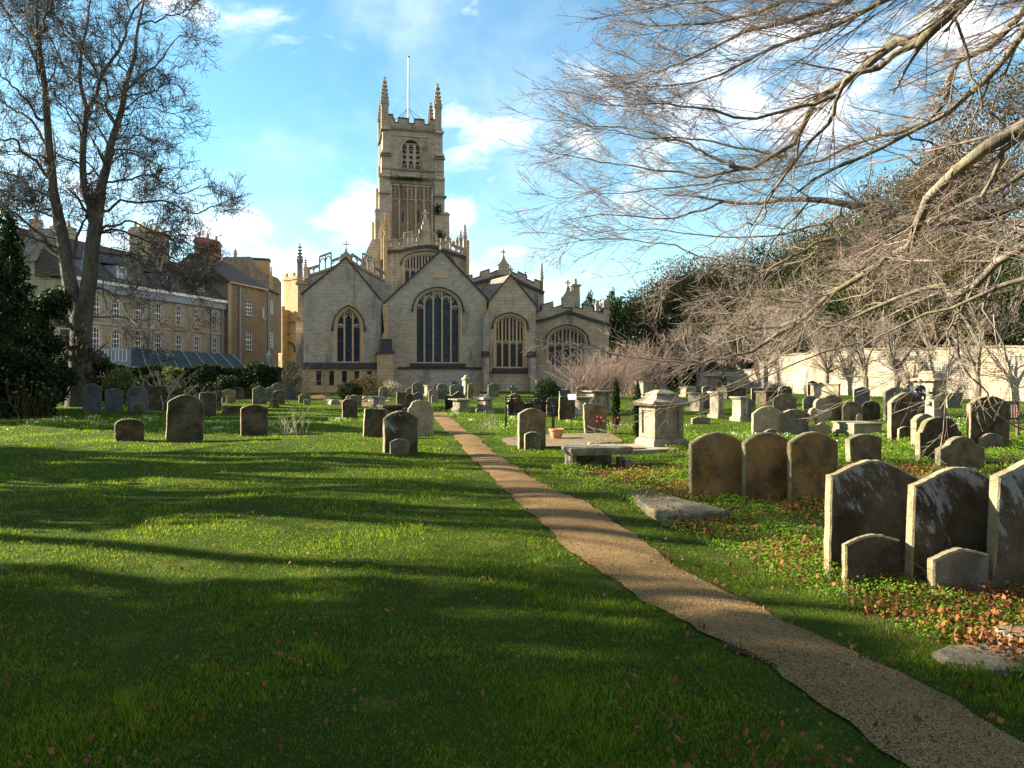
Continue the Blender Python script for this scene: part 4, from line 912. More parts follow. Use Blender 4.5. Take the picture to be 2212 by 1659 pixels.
for s in spec: MB().ribbon([(s[0]-s[1]/2-.1,s[2])]+arch(s[0],s[1]/2+.1,s[3]-.3,.4,6)+[(s[0]+s[1]/2+.1,s[2])],.18,-.05,-.002).build('window_surround',M['dressed'],front)
MB().box(xs0-.3,x_end,-.5,-.01,ez-.05,ez+.22).build('cornice',M['white'],front)
MB().box(xs0-.2,x_end-.02,-.3,-.012,ez-.75,ez-.06).build('frieze',M['greyblue'],front)
sz=hz(340,710)+.0; MB().box(xs0,x_end-.02,-.08,-.003,sz-.05,sz+.1).build('string_course',M['dressed'],front)
for p in (322,455,478): x=hx(p); MB().box(x-.07,x+.07,-.2,-.06,G0,ez-.4).build('drainpipe',M['greyblue'],front)
rr=MB(); hr=4.4
rr.add([(xs0-.4,-.3,ez+.22),(x_end+.2,-.3,ez+.22),(x_end+.2,4.6,ez+hr),(xs0-.4,4.6,ez+hr),(x_end+.2,10,ez+.2),(xs0-.4,10,ez+.2)],[(0,1,2,3),(3,2,4,5),(0,3,5),(1,4,2)])
roof=rr.build('roof',M['slates'],house)
for px,py in ((175,640),(247,592),(338,612),(419,622)):
    x=HF.loc(px,py,1.2)[0]; zc=ez+1.0
    d=MB().box(x-.75,x+.75,.45,3,zc-.5,zc+1.0).build('dormer',M['greyblue'],roof)
    MB().add([(x-.95,.25,zc+.98),(x+.95,.25,zc+.98),(x+.95,3.2,zc+1.4),(x-.95,3.2,zc+1.4)],[(0,1,2,3)]).build('dormer_roof',M['lead'],d)
    MB().ribbon([(x-.55,zc-.35),(x-.55,zc+.85),(x+.55,zc+.85),(x+.55,zc-.35)],.1,.38,.448,closed=True).box(x-.03,x+.03,.39,.44,zc-.35,zc+.85).box(x-.55,x+.55,.39,.44,zc+.2,zc+.26).build('dormer_window',M['white'],d)
def chimney(parent,fr,pxa,pxb,ptop,yl,mat,npots,depth=1.1,zlow=None,pots='pots'):
    xa=fr.loc(pxa,ptop,yl)[0]; xb=fr.loc(pxb,ptop,yl)[0]; z1=fr.loc((pxa+pxb)/2,ptop,yl)[1]
    # the stack's depth shows more than its length: keep px width by splitting
    z0=zlow if zlow is not None else z1-5
    c=MB().box(xa,xb,yl,yl+depth,z0,z1-.6).box(xa-.1,xb+.1,yl-.1,yl+depth+.1,z1-.62,z1-.3).box(xa+.05,xb-.05,yl+.05,yl+depth-.05,z1-.3,z1).build('chimney',M[mat],parent)
    p=MB()
    for i in range(npots):
        f=(i+.5)/npots; x=xa+(xb-xa)*f; y=yl+depth*(.3 if i%2 else .7); p.lathe([(.17,0),(.14,.5),(.17,.55),(.17,.62)],x,y,z1,8)
    p.build('chimney_pots',M[pots],c); return c
chimney(house,HF,309,366,497,4.0,'ashlar',8,1.6,ez+2)
chimney(house,HF,137,167,490,4.6,'ashlar',5,1.6,ez+2)
# second house: warm brown block
bf=empty('stone_house',(HF.o.x,HF.o.y,0),HF.a); tag(bf,'taller brown rubble stone house with few sash windows beside the church','house')
BX0=x_end+.02; BX1=hx(574); BZ=HF.loc(498,609,-.6)[1]
sp=[(hx(538),1.35,hz(538,680.6),hz(538,648)),(hx(537.5),1.35,hz(538,755),hz(538,713)),(hx(579-8),.6,hz(571,690),hz(571,664)),]
BY=-.5
def bx(px): return HF.loc(px,700,BY)[0]
def bz(px,py): return HF.loc(px,py,BY)[1]
BX1=bx(573)
sp=[(bx(538),1.5,bz(538,680.6),bz(538,648)),(bx(537.5),1.5,bz(538,755),bz(538,713)),(bx(571)-.1,.5,bz(571,688),bz(571,664))]
holes=[[(s[0]-s[1]/2,s[2]),(s[0]-s[1]/2,s[3]),(s[0]+s[1]/2,s[3]),(s[0]+s[1]/2,s[2])] for s in sp]
bw_=MB().panel([(BX0,G0),(BX1,G0),(BX1,BZ),(BX0,BZ)],holes,BY,9,.2).build('front_wall',M['brownwall'],bf)
for s in sp: sash(bw_,*s,BY,0,3,4)
MB().box(BX0-.25,BX0+.35,BY-.06,BY-.002,G0,BZ-.1).build('quoins',M['housestone'],bw_)
x=bx(516); MB().box(x-.07,x+.07,BY-.2,BY-.05,G0,BZ-.3).build('drainpipe',M['greyblue'],bw_)
# angled end
E0=(BX1,BY); E1=(BX1+6.5,BY+1.9); zq_=BZ-.0
ew=MB().hprism([(BX1+.01,BY),(E1[0],E1[1]),(E1[0],8.9),(BX1+.01,8.9)],G0,zq_).build('end_wall',M['brownwall'],bf)
for f,(za__,zb__),wd in ((.45,(bz(590,676),bz(590,648)),1.2),(.45,(bz(590,750),bz(590,718)),1.2)):
    q=MB(); ang=math.atan2(1.9,6.5); x=E0[0]+6.5*f; y=E0[1]+1.9*f
    q.ribbon([(-wd/2,za__),(-wd/2,zb__),(wd/2,zb__),(wd/2,za__)],.1,-.06,.04,closed=True).box(-.03,.03,-.04,0,za__,zb__)
    for k in range(1,4): q.box(-wd/2,wd/2,-.04,0,za__+(zb__-za__)*k/4-.03,za__+(zb__-za__)*k/4+.03)
    wn=q.build('window',M['white'],ew,loc=(x,y,0)); wn.rotation_euler=(0,0,ang)
    MB().box(-wd/2,wd/2,-.012,-.003,za__,zb__).build('glass',M['pane'],wn)
q=MB().box(-.07,.07,-.2,-.05,G0,BZ-.3).build('drainpipe',M['greyblue'],ew,loc=(BX1+.9,BY+.25,0))
br=MB(); zR=BZ+3.4
br.add([(BX0-.2,BY-.3,BZ),(BX1,BY-.3,BZ),(BX1-1.5,4.2,zR),(BX0-.2,4.2,zR),(E1[0]+.2,E1[1]-.3,BZ),(E1[0],9,BZ),(BX0-.2,9,BZ)],[(0,1,2,3),(1,4,2),(4,5,2),(2,5,6,3),(0,3,6)])
brf=br.build('roof',M['slates'],bf)
MB().ribbon([(BX0-.3,BZ-.08),(BX1+.1,BZ-.08)],.14,BY-.42,BY-.28).build('gutter',M['dressed'],bf)
chimney(bf,HF,441,478,517,3.5,'brick',4,1.3,BZ+.5)
# buildings further behind
rb=empty('rear_house',(HF.o.x,HF.o.y,0),HF.a); tag(rb,'stone roofed house with parapet behind the brown house','house')
def R3(px,py,yl=16): return HF.loc(px,py,yl)
a=R3(470,553);b=R3(545,553);c=R3(560,590);
RF=Fr(*(lambda p:(p.x,p.y))(at(480,600,104)),R(12))
rr_=RF.L([(480,560),(485,555),(541,554),(558,585),(600,600),(600,760),(470,760)],0)
rbb=empty('tiled_house',(RF.o.x,RF.o.y,0),RF.a); bpy.data.objects.remove(rb)
tag(rbb,'light stone slated roof and gable rising behind the brown house','house')
MB().prism(rr_,0,6).build('roof',M['slates_light'],rbb)
r2=RF.L([(528,549),(574,552),(578,640),(528,640)],2); MB().prism(r2,6.1,8).build('parapet_wall',M['ashlar_warm'],rbb)
r3=RF.L([(526,546),(576,549),(576,554),(526,552)],2); MB().prism(r3,6.0,8.1).build('parapet_cap',M['dark_stone'],rbb)
for px,pt,pb_ in ((508.5,536,556),(566,592,560)):
    if px==508.5:
        x,z=RF.loc(px,pb_,1); zt2=RF.loc(px,pt,1)[1]; pinnacle('finial',rbb,x,1,z,.2,(zt2-z)*.3,(zt2-z)*.5)
x,z=RF.loc(586,612,-6); pinnacle('finial',rbb,x,-6,z-2.5,.22,2.5,2.0,'ashlar_warm')
# left gabled house and low buildings
lf=Fr(*(lambda p:(p.x,p.y))(at(40,640,64)),R(20))
lh=empty('grey_roofed_house',(lf.o.x,lf.o.y,0),lf.a); tag(lh,'pale stone house with grey slate roof behind the dark conifer','house')
p=lf.L([(30,860),(152,860),(152,606),(112,500),(46,565),(30,600)],0)
sp=[lf.L([(105,678),(137,678),(137,630),(105,630)],0),lf.L([(107,600),(126,600),(126,566),(107,566)],0)]
wall=MB().panel(p,[],0,9,.2).build('gable_wall',M['housestone'],lh)
for s in sp:
    cx_w=(s[0][0]+s[1][0])/2; sash(wall,cx_w,s[1][0]-s[0][0],s[0][1],s[2][1],-.18,0,3,4)
q=lf.L([(44,566),(72,492),(112,494),(80,562)],-.3); MB().prism(q,-.35,-.1).build('slate_roof',M['slates_grey'],lh)
q=lf.L([(150,606),(112,500),(30,560),(20,640)],9)
MB().add([(lf.loc(112,500,0)[0],-.2,lf.loc(112,498,0)[1]),(lf.loc(156,608,0)[0],-.2,lf.loc(156,608,0)[1]),(lf.loc(156,608,0)[0],9.2,lf.loc(156,608,0)[1]),(lf.loc(112,500,0)[0],9.2,lf.loc(112,498,0)[1])],[(0,1,2,3)]).build('roof',M['slates'],lh)
x,z=lf.loc(78,470,3); c=MB().box(x-.45,x+.45,2.6,3.6,z-3,z-.2).lathe([(.2,0),(.14,.9)],x,3.1,z-.2,8).build('chimney',M['ashlar'],lh)
ob=Fr(*(lambda p:(p.x,p.y))(at(86,760,56)),R(35))
oh=empty('outbuilding',(ob.o.x,ob.o.y,0),ob.a); tag(oh,'low white outbuilding with dark roof and red brown door','outbuilding')
p=ob.L([(80,860),(160,860),(160,702),(86,702)],0); w_=MB().prism(p,0,4).build('wall',M['white'],oh)
p=ob.L([(76,704),(163,704),(128,668),(92,660)],-.2); MB().prism(p,-.3,4.2).build('roof',M['slates'],oh)
p=ob.L([(130,745),(150,745),(150,711),(130,711)],-.05); MB().prism(p,-.06,-.002).build('door',M['redwood'],w_)
gh=Fr(*(lambda p:(p.x,p.y))(at(193,790,60)),R(48))
gg=empty('glasshouse',(gh.o.x,gh.o.y,0),gh.a); tag(gg,'low white walled glasshouse with sloping green glass roof','glasshouse')
p=gh.L([(188,850),(500,850),(500,797),(330,797),(280,790),(193,784)],0); gw=MB().prism(p,0,.3).build('wall',M['white'],gg)
p=gh.L([(281,796),(500,806),(520,800),(448,762),(279,750)],-.15)
q=gh.L([(281,798),(500,798)],-.2); q2=gh.L([(275,752),(455,764)],3.0)
MB().add([(q[0][0],-.2,q[0][1]),(q[1][0]+2,-.2,q[1][1]-.3),(q2[1][0]+2,3,q2[1][1]),(q2[0][0],3,q2[0][1])],[(0,1,2,3)]).build('glass_roof',M['green_glass'],gg)
bb_=MB()
for i in range(9): f=i/8; bb_.tube([(q[0][0]+(q[1][0]+2-q[0][0])*f,-.2,q[0][1]+.05-.3*f),(q2[0][0]+(q2[1][0]+2-q2[0][0])*f,3,q2[0][1]+.05+(q2[1][1]-q2[0][1])*f)],.04,4)
bb_.build('glazing_bars',M['greyblue'],gg)
p=gh.L([(193,784),(283,790),(283,754),(193,752)],-.05); lw2=MB().prism(p,-.1,-.004).build('side_wall',M['greyblue'],gg)
for px in (217,240,264): x,z=gh.loc(px,768,-.1); MB().ribbon([(x-.3,z-.45),(x-.3,z+.45),(x+.3,z+.45),(x+.3,z-.45)],.08,-.17,-.11,closed=True).box(x-.02,x+.02,-.16,-.12,z-.45,z+.45).build('window',M['white'],gg)
# street lamp in front of the brown house
lp=at(470+0,0,0) if False else at(597-124+0,800,78)
lx=at(325.3+978*.2613,800,70)
la=empty('street_lamp',(lx.x,lx.y,0)); tag(la,'old pale green lantern street lamp in front of the brown stone house','street lamp')
zt_=EYE+(HY-(433.7+1225*.2613))/F*70
MB().lathe([(.09,0),(.07,1),(.05,zt_-1.25)],n=8).box(-.35,.35,-.02,.02,zt_-1.5,zt_-1.46).build('post',M['lamp_green'],la)
MB().lathe([(.14,0),(.26,.6),(.30,.62),(.08,.95),(.03,1.15)],0,0,zt_-1.2,4,.5).build('lantern',M['lamp_green'],la)

# ------------------------------------------------------------ boundary wall on the right
WA=Vector((18.8,75.0)); WB=Vector((30.0,45.0)); wd=(WB-WA).normalized(); WF=Fr(WA.x,WA.y,math.atan2(wd.y,wd.x))
bwall=empty('boundary_wall',(WA.x,WA.y,0),WF.a); tag(bwall,'long sunlit cream stone boundary wall at the back of the churchyard','wall')
tops=WF.L([(1640,781),(1650,770),(1740,765),(1760,757),(2050,752),(2150,750),(2212,750)],0)
tp_=[(WF.loc(1640,790,0)[0],tops[0][1])]+tops[1:]+[(tops[-1][0]+26,tops[-1][1]+.2)]
pts=[(tp_[0][0],G0-.3),(tp_[-1][0],G0-.3)]+[(x,z) for x,z in tp_[::-1]]
wobble=[]
for (xa_,za_),(xb_,zb_) in zip(tp_[:-1],tp_[1:]):
    for q in range(8): f=q/8; wobble.append((xa_+(xb_-xa_)*f,za_+(zb_-za_)*f+random.uniform(-.05,.05)))
wobble.append(tp_[-1])
wo_=MB().prism([(tp_[0][0],G0-.3),(tp_[-1][0],G0-.3)]+wobble[::-1],0,.6).build('wall_face',M['boundary'],bwall)
MB().ribbon([(x,z+.04) for x,z in wobble],.12,-.08,.68).build('coping',M['slates_light'],wo_)
tl=WF.L([(1515,802),(1640,799)],0)
xl=WF.loc(1512,802,0)[0]
MB().prism([(xl,G0),(tp_[0][0]-.01,G0),(tp_[0][0]-.01,tl[1][1]+.0),(xl,tl[0][1])],.05,.5).build('low_wall',M['boundary'],bwall)
MB().ribbon([(xl,tl[0][1]+.04),(tp_[0][0]-.01,tl[1][1]+.04)],.1,-.02,.57).build('low_coping',M['slates_light'],bwall)
# ------------------------------------------------------------ gravestones
def top_profile(shape,n=16):
    P=[]
    for i in range(n+1):
        t=-1+2*i/n
        if shape=='round': z=math.sqrt(max(0,1-t*t))
        elif shape=='seg': z=1-t*t*.999
        elif shape=='ogee': z=(.5*(1+math.cos(math.pi*t)))**.68
        elif shape=='flat': z=0.0 if abs(t)>.96 else 1.0
        elif shape=='gable': z=1-abs(t)
        elif shape=='shoulder': z=.0 if abs(t)>.8 else .3+.7*math.sqrt(max(0,1-(t/.8)**2))
        elif shape=='bump': z=.5-.35*((abs(t)-.55)/.45) if abs(t)>.55 else .5+.5*math.sqrt(max(0,1-(t/.55)**2))
        elif shape=='slant': z=.2+.8*(1-(t+1)/2) if t>-.9 else .7
        elif shape=='scroll': z=.55*math.sqrt(max(0,1-((abs(t)-.62)/.38)**2)) if abs(t)>.55 else .35+.65*math.sqrt(max(0,1-(t/.55)**2))
        P.append((t,z))
    return P
RISE={'round':.95,'seg':.33,'ogee':.36,'flat':.06,'gable':.42,'shoulder':.55,'bump':.5,'slant':.5,'scroll':.5}
def slab_mesh(w,h,th,shape,rise=None,taper=.0,ch=.010,rough=.004):
    r=(RISE[shape] if rise is None else rise)*w/2
    r=min(r,h*.6)
    out=[(-w/2*(1-taper),-.25)]
    k=6
    for i in range(1,k): out.append((-w/2*(1-taper)+(-w/2*taper)*i/k+random.uniform(-rough,rough)*1.5,(h-r)*i/k))
    for t,z in top_profile(shape,20): out.append((t*w/2,h-r+z*r+random.uniform(-rough,rough)))
    for i in range(k-1,0,-1): out.append((w/2*(1-taper)+(w/2*taper)*i/k+random.uniform(-rough,rough)*1.5,(h-r)*i/k))
    out.append((w/2*(1-taper),-.25))
    cx,cz=0,h*.45; m=MB(); n=len(out)
    def ring(f,y): return [(x-ch*(1 if x>0 else -1) if f else x,y,z-(ch if (f and z>cz) else 0)) for x,z in out]
    V=ring(1,-th/2)+ring(0,-th/2+ch)+ring(0,th/2-ch)+ring(1,th/2)
    fs=[(j*n+i,j*n+(i+1)%n,(j+1)*n+(i+1)%n,(j+1)*n+i) for j in range(3) for i in range(n)]
    fs+=[tuple(range(n)),tuple(range(4*n-1,3*n-1,-1))]
    m.add(V,fs); m.nrim=3*n; return m
SN=[0]
def stone(px,w,top,base,shape,mat,label,yaw=None,th=.085,lean=0.0,tilt=0.0,rise=None,taper=0.0,name='headstone',group='gravestones standing in the churchyard',dd=0.0,cat=None):
    x,y=gxy(px,base); y0=y
    if dd: x*= (y+dd)/y; y=y+dd
    th_ang=math.atan2(px-CX,F)
    if yaw is None: yaw=28 if px<1110 else (18+6*math.sin(px*.7))
    psi=R(yaw)
    wp=w/F*math.hypot(1,(px-CX)/F)*y*math.cos(th_ang)   # width across the view
    W=max(.15,(wp-th*abs(math.sin(psi+th_ang))*1.0)/max(.5,math.cos(psi+th_ang)))
    H=(base-top)/F*y0*(y/y0)+ (0)
    z0=hgt(x,y)
    H=EYE+(HY-top)/F*y-z0
    m=slab_mesh(W,H,th,shape,rise,taper,ch=.012 if y<12 else .008,rough=.004 if y<20 else .008)
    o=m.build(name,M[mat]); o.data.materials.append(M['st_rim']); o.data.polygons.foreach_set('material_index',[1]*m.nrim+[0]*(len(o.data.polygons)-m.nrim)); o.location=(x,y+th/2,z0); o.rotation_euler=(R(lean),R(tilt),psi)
    tag(o,label,cat or ('gravestone' if name=='headstone' else 'footstone'),group)
    SN[0]+=1; return o
FG='small footstones in front of headstones'
def foot(px,w,top,base,mat,label,shape='seg',**k): return stone(px,w,top,base,shape,mat,label,name='footstone',group=FG,th=k.pop('th',.07),**k)
S=stone
# three near stones at the right
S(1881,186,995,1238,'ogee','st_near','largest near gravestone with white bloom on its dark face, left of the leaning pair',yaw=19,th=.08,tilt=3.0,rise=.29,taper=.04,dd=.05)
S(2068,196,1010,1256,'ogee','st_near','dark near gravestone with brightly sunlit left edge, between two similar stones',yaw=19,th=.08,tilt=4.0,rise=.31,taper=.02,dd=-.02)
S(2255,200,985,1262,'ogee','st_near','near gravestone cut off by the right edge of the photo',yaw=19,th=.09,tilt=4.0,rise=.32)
foot(1885,118,1155,1252,'st_near','small footstone with pale bloom before the largest near gravestone',yaw=19,th=.055,shape='ogee',rise=.22,dd=-.25)
foot(2076,120,1187,1268,'st_grey','low curved footstone before the near stone with sunlit left edge',yaw=19,th=.07,shape='ogee',rise=.2,dd=-.2)
# row of three joined orange stones
S(1549,116,934,1078,'seg','st_orange','left one of three joined orange lichened round topped gravestones',yaw=12,th=.085,rise=.40)
S(1658,104,934,1081,'seg','st_orange','middle one of three joined orange lichened round topped gravestones',yaw=12,th=.085,rise=.40)
S(1758,104,933,1085,'seg','st_orange','right hand one of three joined orange lichened round topped gravestones',yaw=12,th=.085,rise=.40)
# right middle ground
S(1869,74,938,1008,'seg','st_rough','short wide pitted gravestone right of the three joined stones',yaw=16,th=.13,rise=.25,taper=.05)
S(2078,94,944,1022,'bump','st_rough','pitted stone with raised round head behind the near leaning pair',yaw=16,th=.12,rise=.5)
foot(2027,32,967,996,'st_grey','little rounded footstone left of the pitted raised-head stone',yaw=16)
S(2031,90,901,997,'shoulder','st_dark','broad mossy stone with round head and pale left edge beside the raised-head stone',yaw=18,th=.12,rise=.55)
S(1999,50,894,968,'seg','st_grey','pale shouldered stone carrying the small cross, behind the mossy round-headed stone',yaw=18,th=.16,rise=.5)
S(1962,76,848,952,'seg','st_dark','tall dark broad gravestone with golden left edge in front of the grey wave-topped one',yaw=18,th=.13,rise=.45)
foot(1957,32,921,954,'st_dark','squat mossy footstone before the tall dark golden-edged gravestone',yaw=18)
S(1940,56,836,907,'seg','st_grey','tall grey rippled gravestone directly behind the dark golden-edged one',yaw=18,th=.12,rise=.3)
S(2138,80,856,966,'seg','st_dark','tall dark pitted slab standing before the red bench',yaw=18,th=.11,rise=.30)
foot(2142,46,936,970,'st_grey','low rounded footstone before the dark slab at the red bench',yaw=18)
S(2062,33,848,883,'flat','st_green','plain squared green-grey stone tapering downwards beside the mausoleum',yaw=10,taper=.12)
foot(2037,6,838,840,'st_grey','x') if False else None
S(1659,66,878,941,'seg','st_pale','pale carved gravestone with flaking relief behind the joined trio',yaw=16,th=.10,rise=.42)
foot(1668,34,927,944,'st_grey','tiny footstone behind the joined trio in front of the carved stone',yaw=16)
S(1717,60,884,940,'seg','st_grey','strongly pitted grey gravestone between carved stone and clover-shaped stone',yaw=16,th=.11,rise=.3)
S(1696,50,850,892,'seg','st_rough','rippled dark stone above and behind the pitted grey gravestone',yaw=16,rise=.35)
S(1612,40,860,908,'seg','st_grey','grey rippled stone right of the big sunlit chest tombs',yaw=16,rise=.35)
S(1751,32,855,902,'seg','st_green','blue grey stone with rounded top just left of the clover-shaped stone',yaw=16,rise=.4)
S(1798,42,853,904,'bump','st_rough','brown pitted stone with scrolled top right behind the clover-shaped stone',yaw=16,rise=.35)
S(1841,40,867,905,'shoulder','st_rough','small brown stone with shouldered round top on the open lawn',yaw=14,rise=.42)
S(1882,38,866,904,'round','st_dark','small stone with semicircular top right next to the shouldered brown one',yaw=14,rise=.6)
foot(1857,14,894,906,'st_pale','very small pale round footstone between the two small lawn stones',yaw=14,shape='round')
S(1862,34,835,877,'gable','st_slate','smooth slate grey stone with low pointed top behind the small lawn stones',yaw=14,rise=.3)
S(1866,25,822,852,'round','st_dark','dark round topped stone directly behind the slate grey pointed one',yaw=14,rise=.35)
S(1755,21,822,856,'scroll','st_dark','narrow dark round topped stone near the wall beside the scroll-topped slate',yaw=14)
S(1773,24,826,856,'scroll','st_slate','slate stone with scrolled clover top near the end of the long white chest tomb',yaw=14)
S(1565,27,822,846,'seg','st_dark','dark arched stone among the far chest tombs in front of the standing man',yaw=16)
S(1527,21,833,882,'seg','st_dark','tall dark arched stone between the far chest tombs',yaw=16,rise=.5)
S(1514,40,900,925,'seg','st_rough','low brown stone behind the joined trio next to the big box tomb',yaw=16,rise=.2,dd=2)
S(1600,24,818,842,'seg','st_dark','squat dark stone in front of the boundary wall near the small tree',yaw=16)
S(1668,28,831,858,'seg','st_dark','dark rounded stone among the far row in front of the sunlit wall',yaw=14)
S(1697,28,834,860,'round','st_dark','second dark rounded stone among the far row before the sunlit wall',yaw=14,rise=.5)
S(1640,34,838,872,'flat','st_dark','broad flat topped dark slab among the far right tombs',yaw=14)
# middle around the path
S(1149,62,882,966,'seg','st_rough','large pitted brown gravestone with curved top beside the terracotta pot',yaw=18,th=.12,rise=.42)
foot(1150,36,933,967.5,'st_green','rounded footstone leaning on the pitted gravestone by the terracotta pot',yaw=18,dd=-.15,shape='seg')
S(864,76,888,977,'seg','st_near','large grey streaked gravestone with curved top at the left edge of the path',yaw=30,th=.13,rise=.42)
foot(862,42,948,978,'st_grey','low arched footstone before the large grey streaked gravestone by the path',yaw=30,dd=-.15)
S(908,56,864,938,'shoulder','st_pale','pale gravestone with round shouldered head standing right at the path edge',yaw=24,th=.11,rise=.6)
S(808,50,883,945,'flat','st_dark','dark flat topped leaning stone behind the large grey streaked gravestone',yaw=28,tilt=3,rise=.1)
S(755,33,861.6,903,'shoulder','st_dark','small almost black stone with rounded shoulders alone on the left lawn',yaw=26,rise=.3)
S(768,26,854,882,'flat','st_brown','brown flat topped stone with a chipped corner behind the small black stone',yaw=26)
S(752,12,855,872,'round','st_brown','tiny round topped stone beside the chipped flat stone',yaw=26)
S(1287,50,868,941,'slant','st_brown','leaning brown gravestone with slanting broken top behind the red poppies',yaw=18,tilt=-3,rise=.5)
S(1224,36,855,905,'slant','st_dark','dark lichened stone with sloping shoulder beside the information panel',yaw=18,tilt=2,rise=.4)
S(1194,28,857.7,897,'round','st_dark','dark scroll-topped stone at the right end of the black bench',yaw=18,rise=.6)
S(1160,34,861,898,'scroll','st_dark','dark scroll-topped stone directly behind the middle of the black bench',yaw=18)
S(1115,38,859.6,900,'scroll','st_dark','broad dark scroll-topped stone behind the left half of the black bench',yaw=18)
S(1113,24,849,872,'gable','st_dark','small dark gabled stone just below the leaning stone cross',yaw=18)
S(1220,24,842,865,'flat','st_slate','blue slate slab between the round yew and the pedestal tomb',yaw=18)
S(1258,28,833,862,'seg','st_green','green tinted arched stone before the big bare shrub',yaw=18,rise=.5)
S(1298,42,840,872,'bump','st_dark','wide dark stone with humped top before the big bare shrub',yaw=18)
S(1162,10,822,852,'flat','st_brown','narrow stone half hidden left of the round yew',yaw=20)
S(1066,25,828,857,'seg','st_green','green streaked arched stone near the right chapel window',yaw=20,rise=.4)
S(1024,28,827,863,'seg','st_brown','large plain brown arched stone left of the green streaked one near the church',yaw=20,rise=.3)
S(987,30,829,864,'ogee','st_green','pale green ogee topped stone behind the litter bin',yaw=20)
S(990,30,845,868,'gable','st_dark','dark gable topped stone just behind the litter bin',yaw=20,rise=.6)
S(983,14,823,848,'gable','st_dark','dark pointed stone near the chancel wall behind the ogee topped one',yaw=20)
S(955,23,828,862,'seg','st_green','mossy arched stone near the chancel right of the small arched one',yaw=20,rise=.5)
S(943,14,829,850,'round','st_brown','small brown stone peeping out behind the mossy arched one',yaw=20)
S(936,21,841,867,'seg','st_grey','grey curved stone in the row just right of the path end',yaw=20,rise=.35)
foot(938,13,853.5,868.5,'st_grey','small arched footstone before the grey curved stone beyond the path',yaw=20,dd=-.3)
S(902,24,826,861,'seg','st_green','tall green grey arched stone at the foot of the chancel window',yaw=20,rise=.5)
S(879,15,825,846,'round','st_dark','small black round topped stone against the chancel wall',yaw=20)
S(889,26,836,860,'gable','st_green','slanted green stone before the tall arched one at the chancel',yaw=20)
S(902,25,847,873,'gable','st_slate','grey blue gabled stone with bright left edge by the path end',yaw=20,rise=.45)
S(867,22,847,878,'flat','st_dark','broad black flat topped stone left of the grey blue gabled one',yaw=22)
S(884,20,850,886,'round','st_dark','black round topped stone before the broad black flat one',yaw=22)
S(829,22,835,862,'round','st_brown','brown round headed stone behind the sunlit pedestal tombs',yaw=24)
S(829,19,826,846,'seg','st_brown','brown arched stone near the basement wall behind the round headed one',yaw=24)
S(806,19,829,850,'round','st_green','mossy stone in the shrubs before the chapel basement wall',yaw=24)
# left part
S(396,74,853,953,'seg','st_dark','large leaning gravestone with pale worn centre on the left lawn',yaw=30,th=.13,rise=.46,tilt=2,taper=-.03)
S(277,57,905,952,'round','st_dark','lowest squat stone with fully rounded mossy top at far left',yaw=30,th=.13,rise=.4)
S(548,57,874,941,'seg','st_dark','black lichen speckled gravestone with shallow arched top on the left lawn',yaw=30,rise=.3)
S(198,36,828,891,'ogee','st_slate','shaded blue grey stone with ogee top beside the great tree trunk',yaw=30,rise=.5)
S(245,35,839,890,'seg','st_slate','shaded stone with pale arched top, second from the great tree trunk',yaw=30)
S(296,40,835,892,'round','st_slate','shaded broad round topped stone, third from the great tree trunk',yaw=30,rise=.6)
foot(298,22,870,893,'st_dark','dark arched footstone before the third shaded stone from the tree',yaw=30,dd=-.3)
S(448,34,847,898,'seg','st_dark','shaded dark slab just right of the large leaning gravestone',yaw=30,rise=.15)
S(470,13,845,886,'flat','st_dark','narrow dark leaning slab right of the shaded dark slab',yaw=40,tilt=4)
S(420,25,813.5,850,'seg','st_green','tall green stone rising before the dark hedge',yaw=28,rise=.35)
S(494,29,840,871,'ogee','st_brown','golden brown ogee stone in sun left of the stone with a fallen kerb',yaw=28)
foot(496,15,855,872,'st_brown','small round footstone before the golden brown ogee stone',yaw=28,dd=-.3)
S(515,21,837.5,863,'round','st_dark','dark round topped stone touching the golden brown ogee stone',yaw=28,rise=.5)
S(560,29,833,874,'gable','st_green','green stone with cut off pointed top rising behind the black speckled stone',yaw=28,rise=.5)
S(553,18,827,862,'round','st_dark','dark stone peeping over the green pointed stone',yaw=28,rise=.5)
S(584,22,836,870,'seg','st_green','dull green arched stone right beside the green pointed one',yaw=28)
S(601,27,827,864,'seg','st_green','pale arched stone in the rear of the left group',yaw=28,rise=.4)
S(602,25,843,874,'round','st_dark','dark lichened round stone before the pale arched one of the left group',yaw=28,rise=.6)
S(628,23,836,861,'round','st_slate','shaded stone before the bushes left of the church corner',yaw=26,rise=.5)
S(658,26,850,871,'round','st_brown','lone brown round stone on the lawn in front of the chapel basement',yaw=26,rise=.7)
foot(662,13,862,872.5,'st_brown','small footstone before the lone brown round stone',yaw=26,dd=-.3)
